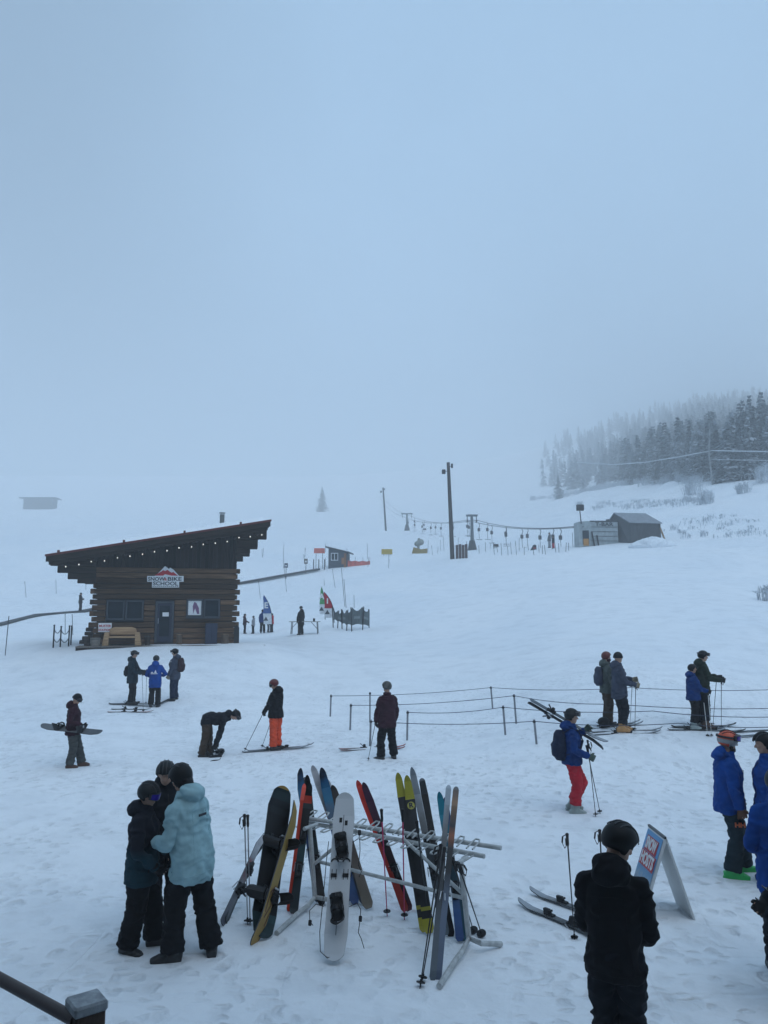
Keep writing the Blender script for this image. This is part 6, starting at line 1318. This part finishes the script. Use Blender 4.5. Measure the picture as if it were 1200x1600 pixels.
# 5 maroon, seen from behind
m5, i5 = person('person in long maroon jacket and black trousers seen from behind left of the rope lanes', foot(605, 1186), 118, 1.73, JK['maroon'], JK['black'], HCAMO, BTB, GLV, None, head=(10, 0, 0), arms={'L': (P_(.03, .25, 1.12), P_(.10, .24, .88)), 'R': (P_(.0, -.25, 1.12), P_(.06, -.24, .88))}, legs={'L': (P_(.03, .14, .5), P_(.0, .17, .1), 30), 'R': (P_(.02, -.13, .5), P_(-.02, -.17, .1), -20)}, hem=.76, vox=.015, seed=5, hood=False)
# 6 orange trousers
m6, i6 = person('person in black jacket, red helmet and bright orange trousers standing on skis', foot(430, 1172), 150, 1.69, JK['black'], JK['orange'], HRED, BTB, GLV, (LD, False), head=(28, 24, 0), arms={'L': (P_(.06, .25, 1.13), P_(.24, .18, .96)), 'R': (P_(.05, -.24, 1.12), P_(.16, -.15, .93))}, legs={'L': (P_(-.0, .09, .5), P_(-.02, .10, .1), -135), 'R': (P_(.0, -.09, .5), P_(-.02, -.10, .1), -135)}, hem=.82, vox=.015, seed=6)
# 7 bending over a board
m7, i7 = person('person in dark jacket and brown trousers bending down to fasten a snowboard binding', foot(322, 1182), 8, 1.64, JK['ink'], JK['brown'], HB, BTB, GLV, (LD, True), lean=84, head=(-10, 35, 0), arms={'L': (P_(.36, .17, .66), P_(.27, .12, .36), None), 'R': (P_(.33, -.18, .64), P_(.22, -.14, .34), None)}, legs={'L': (P_(.05, .11, .52), P_(.05, .12, .1), 10), 'R': (P_(-.02, -.11, .52), P_(-.10, -.12, .1), -10)}, hem=.86, vox=.015, seed=7, hood=True)
# 8 boarder carrying a board
m8, i8 = person('young person in maroon jacket, grey trousers and brown boots carrying a snowboard behind the back', foot(111, 1198), 12, 1.58, JK['maroon'], JK['grey'], None, BTBR, GLV, (LD, False), beanie=HB, head=(-10, 25, 0), arms={'L': (P_(-.05, .30, 1.12), P_(.05, .25, .92)), 'R': (P_(-.02, -.31, 1.12), P_(.24, -.18, 1.03), P_(0, 1, 0))}, legs={'L': (P_(.14, .10, .5), P_(.22, .10, .12), 0), 'R': (P_(.05, -.10, .5), P_(-.02, -.10, .1), 0)}, hem=.80, vox=.015, seed=8)
# 9-11 trio by the cabin
m9, i9 = person('person in dark green blue jacket reaching out, left one of the trio before the cabin', foot(205, 1101), 5, 1.80, JK['dkteal'], JK['black'], HB, BTB, GLV, (LD, True), head=(-12, 12, 0), arms={'L': (P_(.16, .24, 1.10), P_(.42, .20, 1.06)), 'R': (P_(.1, -.26, 1.10), P_(.36, -.22, 1.05))}, hem=.72, vox=.018, seed=9, hood=True)
m10, i10 = person('ski instructor in royal blue jacket with white back emblem, middle one of the trio', foot(241, 1104), 96, 1.72, JK['royal'], JK['black'], HGREY, BTB, None, None, head=(0, 8, 0), arms={'L': (P_(.05, .32, 1.13), P_(.22, .16, 1.05)), 'R': (P_(.05, -.34, 1.15), P_(.22, -.2, 1.08))}, hem=.70, vox=.018, seed=10)
k = P_(-.172, 0, 0)
for (nm, pts) in (('emblem', [(-.175, -.07, 1.20), (-.175, .02, 1.20), (-.175, -.03, 1.31)]), ('emblem', [(-.173, .03, 1.20), (-.173, .14, 1.20), (-.173, .09, 1.245)]), ('emblem', [(-.173, -.10, 1.165), (-.173, .13, 1.165), (-.173, .13, 1.185), (-.173, -.10, 1.185)])):
    MB().poly([i10['up'](P_(*q)) for q in pts], (-.012, 0, 0)).build(nm, SIGNW, m10)
m11, i11 = person('person in dark blue grey jacket with goggles on helmet, right one of the trio', foot(272, 1094), 172, 1.80, JK['slate'], JK['navy'], HB, BTB, GLT, (LD, True), head=(0, 10, 0), arms={'L': (P_(.02, .27, 1.12), P_(.14, .24, .88)), 'R': (P_(.0, -.26, 1.12), P_(.18, -.2, 1.2))}, hem=.74, vox=.018, seed=11)
backpack('dark red trimmed backpack on the right one of the trio', m11, i11, CL('pack_dark', (.035, .02, .025)))
backpack('small dark backpack on the left one of the trio', m9, i9, JK['ink'], w=.12, h=.17, d=.07, drop=.1, back=.19)
# 12 walker carrying skis
m12, i12 = person('skier in blue jacket and bright red trousers walking with skis on the shoulder', foot(896, 1269), 2, 1.70, JK['blue'], JK['red'], HGREY, BTW, GLG, (LD, True), head=(-8, 4, 0), arms={'L': (P_(.14, .22, 1.28), P_(.30, .14, 1.42), P_(0, -1, 0)), 'R': (P_(-.02, -.27, 1.13), P_(.24, -.24, 1.02), P_(0, 1, 0))}, legs={'L': (P_(.20, .09, .52), P_(.0, .10, .14), 0), 'R': (P_(.06, -.09, .5), P_(.0, -.10, .1), 0)}, hem=.86, vox=.013, seed=12, ski_boots=True)
backpack('dark navy backpack on the walker in red trousers', m12, i12, JK['navy'], w=.16, h=.25, d=.10, drop=.06)
# 13 orange helmet
m13, i13 = person('bearded instructor in royal blue jacket, orange and grey helmet and green ski boots', foot(1146, 1366), -6, 1.80, JK['royal'], JK['dkteal'], HOR, BTG, GLB, (LP, True), head=(-4, 6, 0), arms={'L': (P_(.04, .26, 1.13), P_(.16, .20, .92)), 'R': (P_(-.02, -.27, 1.13), P_(.05, -.25, .88))}, legs={'L': (P_(.16, .12, .5), P_(.18, .14, .1), 5), 'R': (P_(.04, -.11, .5), P_(-.05, -.12, .1), -18)}, hem=.80, bulk=1.05, vox=.0105, seed=13, beard=True, ski_boots=True, cuffs=-.015)
LO = mat('logo_orange', (.55, .12, .04), .6); hx = P_(.06, -.205, .66)
t_ = text('HH', 'logo', LO, m13, (.05, -.212, .68), .075, (R(90), 0, 0), .010, .002, 1.2)
MB().box(P_(.135, -.16, 1.33), (.008, .05, .028)).build('name_badge', SIGNW, m13)
q = MB(); q.ell((0, 0, 0), (.1305, .1145, .10), nu=28, nv=16); q.v = [i13['H'](-.008 + p[0], p[1], .028 + max(-.105, min(.012, p[2]))) for p in q.v]; q.build('helmet_lower_band', mat('helmet_lightgrey', (.30, .31, .32), .45), m13, smooth=True, sharp=50)
# 14 and 15 at the right edge
Y14 = 1.45 / -slope(1145); p14 = at(1213, 1400, Y14); p14.z = 0
m14, i14 = person('instructor in royal blue jacket cut by the right edge, the farther of the two there', p14, 168, 1.80, JK['royal'], JK['ink'], HB, BTB, GLV, None, head=(0, 8, 0), vox=.012, seed=14, bulk=1.08)
Y15 = 1.42 / -slope(1200); p15 = at(1236, 1500, Y15); p15.z = 0
m15, i15 = person('person in bright blue jacket cut by the right edge, the nearer of the two there', p15, 75, 1.83, JK['royal'], JK['ink'], HGREY, BTB, GLV, None, head=(0, 22, 0), arms={'L': (P_(-.02, .27, 1.13), P_(.22, .20, 1.02), P_(0, -1, 0)), 'R': (P_(0, -.27, 1.13), P_(.2, -.2, 1.0))}, vox=.0105, seed=15, bulk=1.12, hem=.72)
# 17/18 and 19/20 in the lanes
m17, i17 = person('tall skier in dark blue jacket and orange ski boots waiting in the rope lanes', foot(970, 1143), 0, 1.82, JK['slate'], JK['ink'], None, BTO, GLT, None, beanie=HB, head=(25, 0, 0), arms={'L': (P_(.10, .24, 1.16), P_(.36, .12, 1.17)), 'R': (P_(.08, -.25, 1.12), P_(.34, -.16, 1.06))}, legs={'L': (P_(.08, .09, .5), P_(.10, .11, .1), 0), 'R': (P_(.10, -.09, .5), P_(-.02, -.11, .1), 0)}, hem=.74, vox=.015, seed=17, ski_boots=True)
m18, i18 = person('skier in grey green jacket with dark red hood and rucksack behind the tall one', foot(951, 1134), 5, 1.75, JK['sage'], JK['brown'], HRED, BTB, GLV, None, head=(10, 0, 0), hem=.80, vox=.015, seed=18, scarf=JK['maroon'], legs={'L': (P_(.02, .06, .5), P_(-.02, .08, .1), 0), 'R': (P_(.02, -.06, .5), P_(-.02, -.08, .1), 0)})
backpack('dark rucksack on the skier in grey green', m18, i18, JK['slate'], w=.14, h=.23, d=.08)
m20, i20 = person('tall skier in black and moss green jacket leaning on poles in the rope lanes', foot(1100, 1137), 0, 1.80, JK['moss'], JK['ink'], HB, BTBR, GLV, (LD, True), lean=4, head=(-5, 6, 0), arms={'L': (P_(.14, .24, 1.20), P_(.44, .16, 1.17)), 'R': (P_(.10, -.25, 1.16), P_(.40, -.18, 1.12))}, vox=.015, seed=20, ski_boots=True)
m19, i19 = person('child in dark blue jacket and ribbed helmet standing before the tall moss green skier', foot(1086, 1139), 0, 1.50, JK['blue'], JK['black'], HB, BTW, GLV, None, head=(-4, 0, 0), arms={'L': (P_(.12, .24, 1.14), P_(.34, .18, 1.10)), 'R': (P_(.12, -.25, 1.12), P_(.34, -.2, 1.06))}, legs={'L': (P_(.12, .10, .5), P_(.12, .12, .1), 0), 'R': (P_(-.02, -.12, .5), P_(-.08, -.14, .1), 0)}, vox=.015, seed=19, ski_boots=True, bulk=1.08, legbulk=1.05)
# far people: simple builds at coarser detail
def far(label, u, v, hd, h, j, p, he=None, be=None, **k_): return person(label, gp(u, v, 30, 250), hd, h, JK[j], JK[p], he, BTB, GLV, None, beanie=be, vox=.024, **k_)
far('person in long black coat standing behind the folding table', 470, 992, 140, 1.78, 'black', 'black', None, HB, hem=.62)
far('child in dark red jacket, leftmost of the ski class right of the cabin', 382, 990, 5, 1.45, 'maroon', 'black', HGREY, arms={'L': (P_(.1, .26, 1.13), P_(.3, .22, 1.05)), 'R': (P_(.1, -.26, 1.13), P_(.3, -.22, 1.03))})
far('child in light grey jacket, second from left of the ski class', 395.5, 990, 175, 1.30, 'ltgrey', 'black', HGREY, seed=3)
far('adult in bright blue jacket in the middle of the ski class', 410, 989, 90, 1.75, 'blue', 'black', HB, seed=4)
far('child in white and grey suit at the foot of the blue flag', 419, 988, 20, 1.25, 'ltgrey', 'midgrey', HGREY, seed=5)
far('child in red jacket, rightmost of the ski class under the blue flag', 424.5, 988, 160, 1.4, 'red', 'black', HB, seed=6)
p = at(125, 955.8, 71.5); person('person in black riding the conveyor belt left of the cabin', p, 40, 1.75, JK['black'], JK['black'], None, BTB, GLV, None, beanie=HB, vox=.024, arms={'L': (P_(.05, .3, 1.15), P_(.25, .1, 1.2)), 'R': (P_(.05, -.3, 1.15), P_(.25, -.1, 1.2))}, seed=7)
person('distant skier in dark clothes beside the snow gun', at(627, 860.5, 155), 150, 1.72, JK['black'], JK['black'], HB, BTB, GLV, None, vox=.04, lean=12, legs={'L': (P_(.2, .1, .5), P_(.3, .1, .1), 0), 'R': (P_(0, -.1, .5), P_(-.2, -.1, .1), 0)}, seed=8)
a1_ = person('lift attendant in pale jacket sitting near the container', at(859, 856, 84), 200, 1.7, JK['midgrey'], JK['ltgrey'], None, BTB, GLV, None, beanie=HGREY, vox=.03, seed=9)
person('second lift attendant in black and red crouching beside the pale one', at(865, 857, 83), 200, 1.35, JK['black'], JK['red'], HB, BTB, GLV, None, vox=.03, seed=10)
def W(m, p): return Matrix.LocRotScale(m.location, m.rotation_euler, m.scale) @ Vector(p)
# ------------------------------------------------------------------ equipment in hand, on foot and on the snow
DK = mat('pole_dark', (.03, .03, .035), .4)
def hp_pole(label, m, info, side, u, v, L=1.15, m_=None, down=.03, **k_):
    g = W(m, info['A'][side][1]) + V3(0, 0, .05); tip = gp(u, v, 4, 60); ski_pole(label, tip, g if L is None else tip + (g - tip).normalized() * max(L, (g - tip).length + .02), m=m_ or DK, **k_)
hp_pole('black ski pole planted left by the person in maroon', m5, i5, 1, 575, 1189, 1.1)
hp_pole('ski pole planted far left by the person in orange trousers', m6, i6, 1, 382, 1173, 1.1)
hp_pole('ski pole held closer to the orange trousers', m6, i6, -1, 409, 1168, 1.05)
hp_pole('ski pole held by the left one of the trio', m9, i9, 1, 228, 1100, 1.15, m_=GREYP)
hp_pole('second ski pole held out by the left one of the trio', m9, i9, -1, 224, 1112, 1.15, m_=GREYP)
hp_pole('black ski pole held upright by the walker in red trousers', m12, i12, -1, 931, 1277, 1.2, sd=(1, 0, 0))
b = gp(938, 1272); ski_pole('second black ski pole in the hand of the walker in red trousers', b, W(m12, i12['A'][-1][1]) + V3(-.03, .03, .17), m=DK, sd=(1, 0, 0))
hp_pole('dark ski pole planted before the tall skier in dark blue', m17, i17, -1, 992, 1142, 1.1)
hp_pole('grey ski pole leaning back from the hand of the tall skier in dark blue', m17, i17, 1, 984, 1138, 1.1, m_=GREYP)
hp_pole('white ski pole, nearer one held by the child in dark blue', m19, i19, -1, 1112, 1152, 1.0, m_=WPL)
hp_pole('white ski pole, farther one held by the child in dark blue', m19, i19, 1, 1106, 1152, 1.0, m_=WPL)
hp_pole('dark ski pole leaning forward from the moss green skier', m20, i20, 1, 1114, 1134, 1.1)
hp_pole('dark ski pole slanting right from the moss green skier', m20, i20, -1, 1127, 1138, 1.15)
def skis_at(m, info, labels, L=1.6, top=None, w=.09, dirw=None, feet=True, back=.75):
    for s, lab in zip((1, -1), labels):
        kn, an, yaw = info['Lg'][s]; a = math.radians(yaw) + m.rotation_euler.z if dirw is None else dirw; d = V3(math.cos(a), math.sin(a), 0); c = W(m, (an.x, an.y, 0)); t0 = c - d * (L * .46); t1 = c + d * (L * .54)
        t0.z = hz(t0.x, t0.y) + .012; t1.z = hz(t1.x, t1.y) + .012; ski(lab, t0, t1, (0, 0, 1), L, w, top, BASE_K, None, .05, .02, True)
    m.location.z += .035
skis_at(m6, i6, ('dark ski under the far boot of the person in orange trousers', 'dark ski under the near boot of the person in orange trousers'), 1.62, T_GREY, dirw=R(14))
skis_at(m9, i9, ('grey ski under the far boot of the left one of the trio', 'grey ski under the near boot of the left one of the trio'), 1.6, T_GREY)
skis_at(m17, i17, ('dark ski with pale tip under the far boot of the tall skier in dark blue', 'dark ski under the near boot of the tall skier in dark blue'), 1.7, T_GREY)
skis_at(m18, i18, ('pale ski, far one of the skier in grey green', 'pale ski, near one of the skier in grey green'), 1.6, T_GREY)
skis_at(m19, i19, ('pale ski, far one under the child in dark blue', 'pale ski, near one under the child in dark blue'), 1.35, T_GREY)
skis_at(m20, i20, ('dark ski, far one under the moss green skier', 'dark ski, near one under the moss green skier'), 1.65, T_DK)
T_PINK = bands('pink_white_print', [(0, (.35, .10, .09)), (.2, (.40, .36, .34)), (.4, (.1, .05, .05)), (.6, (.45, .38, .36)), (.85, (.4, .08, .07))], noise=.1)
flat_ski('salmon and white ski lying flat behind the person in maroon, far one', 529, 1171.5, 634, 1168.5, .08, T_PINK); flat_ski('salmon and white ski lying flat behind the person in maroon, near one', 531, 1174, 633, 1172, .08, T_PINK, bind=False)
flat_ski('red tailed grey ski lying flat before the trio, near one', 168, 1113.5, 240, 1113.5, .09, T_PINK); flat_ski('dark ski lying flat before the trio, far one', 174, 1109, 236, 1109.5, .09, T_GREY)
flat_ski('black ski lying beyond the trio pointing to the right one', 241, 1104, 272, 1090, .10, T_DK, bind=False)
flat_ski('pale ski lying far right behind the moss green skier', 1128, 1146, 1215, 1141, .08, T_GREY, bind=False); flat_ski('second pale ski tip at the right edge behind the orange helmet', 1150, 1152, 1230, 1146, .08, T_GREY, bind=False)
flat_ski('dark ski lying in the snow beside the distant skier', 626, 868, 641, 867.5, .25, T_DK, bind=False)
# boards carried or worn
a = W(m8, (-.62, .05, .99)); b = W(m8, (.62, -.30, .86)); d = (b - a).normalized(); snowboard('grey snowboard with black bindings carried behind the back of the boarder in maroon', a - d * .12, b + d * .1, (.1, -.35, 1), .25, bands('grey_board', [(0, (.10, .11, .12)), (.5, (.16, .17, .18)), (.9, (.06, .07, .08))], noise=.05), BASE_K, bind=(.3, .66))
c = W(m7, (.17, .02, 0)); snowboard('black snowboard standing on edge at the feet of the bending person', c + V3(.02, .75, .03), c + V3(.18, -.72, .02), (-.15, 0, 1), .26, BASE_K, BASE_K, bind=(.3, .66))
# skis on the shoulder of the walker
sh_ = W(m12, i12['up'](P_(-.02, .22, 1.53))); tl = at(828, 1093, sh_.y + .25); tp_ = at(948, 1163, sh_.y - .2); d = (tp_ - tl).normalized(); n = V3(0, -.5, 1)
for q, lab in ((0, 'black and white ski on the shoulder of the walker, upper one'), (.03, 'pale ski on the shoulder of the walker, lower one')):
    o_ = V3(-.03 * (q > 0), 0, -q * 1.2); ski(lab, tl + o_, tp_ + o_, n if q == 0 else -n, None, .062, T_GREY, BASE_K, None, .05, .01, True, mid=.40)
ba = thing('helmet', 'dark helmet lying on the snow left of the two skiers in the lanes', 'helmet', gp(944, 1137) + V3(0, 0, .02)); MB().ell((0, 0, .11), (.15, .13, .12), nu=20, nv=12).build('shell', HB, ba, smooth=True); MB().bar((-.1, -.1, .03), (.1, -.1, .02), .03).build('strap', BLK, ba)
# hand with mitten and ski tips at the right edge come from someone outside the frame
p16 = at(1262, 1520, 6.9); p16.z = 0
m16, i16 = person('person in dark clothes outside the right edge whose black glove reaches in', p16, 150, 1.7, JK['ink'], JK['ink'], HB, BTB, GLV, None, arms={'L': (P_(.0, .30, 1.10), P_(.16, .24, .86)), 'R': (P_(.10, -.24, 1.08), P_(.32, .06, .84))}, vox=.012, seed=16)
for (u, v, lab) in ((1187, 1397, 'pale ski tip entering at the right edge, upper one'), (1177, 1416, 'pale ski tip entering at the right edge, lower one')):
    a = at(u, v, 7.05); ski(lab, a + V3(1.55, .3, -.25), a, (0, -.3, 1), 1.6, .075, T_GREY, BASE_K, None, .05, .01, False)
# ------------------------------------------------------------------ fog
hb = MB().box((0, 780, 163), (3600, 1720, 332)); hm = bpy.data.materials.new('fog'); hm.use_nodes = True; t = hm.node_tree; t.nodes.clear()
o_ = t.nodes.new('ShaderNodeOutputMaterial'); pv = t.nodes.new('ShaderNodeVolumePrincipled'); pv.inputs['Density'].default_value = 0.0020
pv.inputs['Color'].default_value = (.985, .995, 1.0, 1); pv.inputs['Anisotropy'].default_value = 0.0
t.links.new(pv.outputs[0], o_.inputs['Volume'])
hz_o = hb.build('haze', hm); tag(hz_o, kind='stuff')
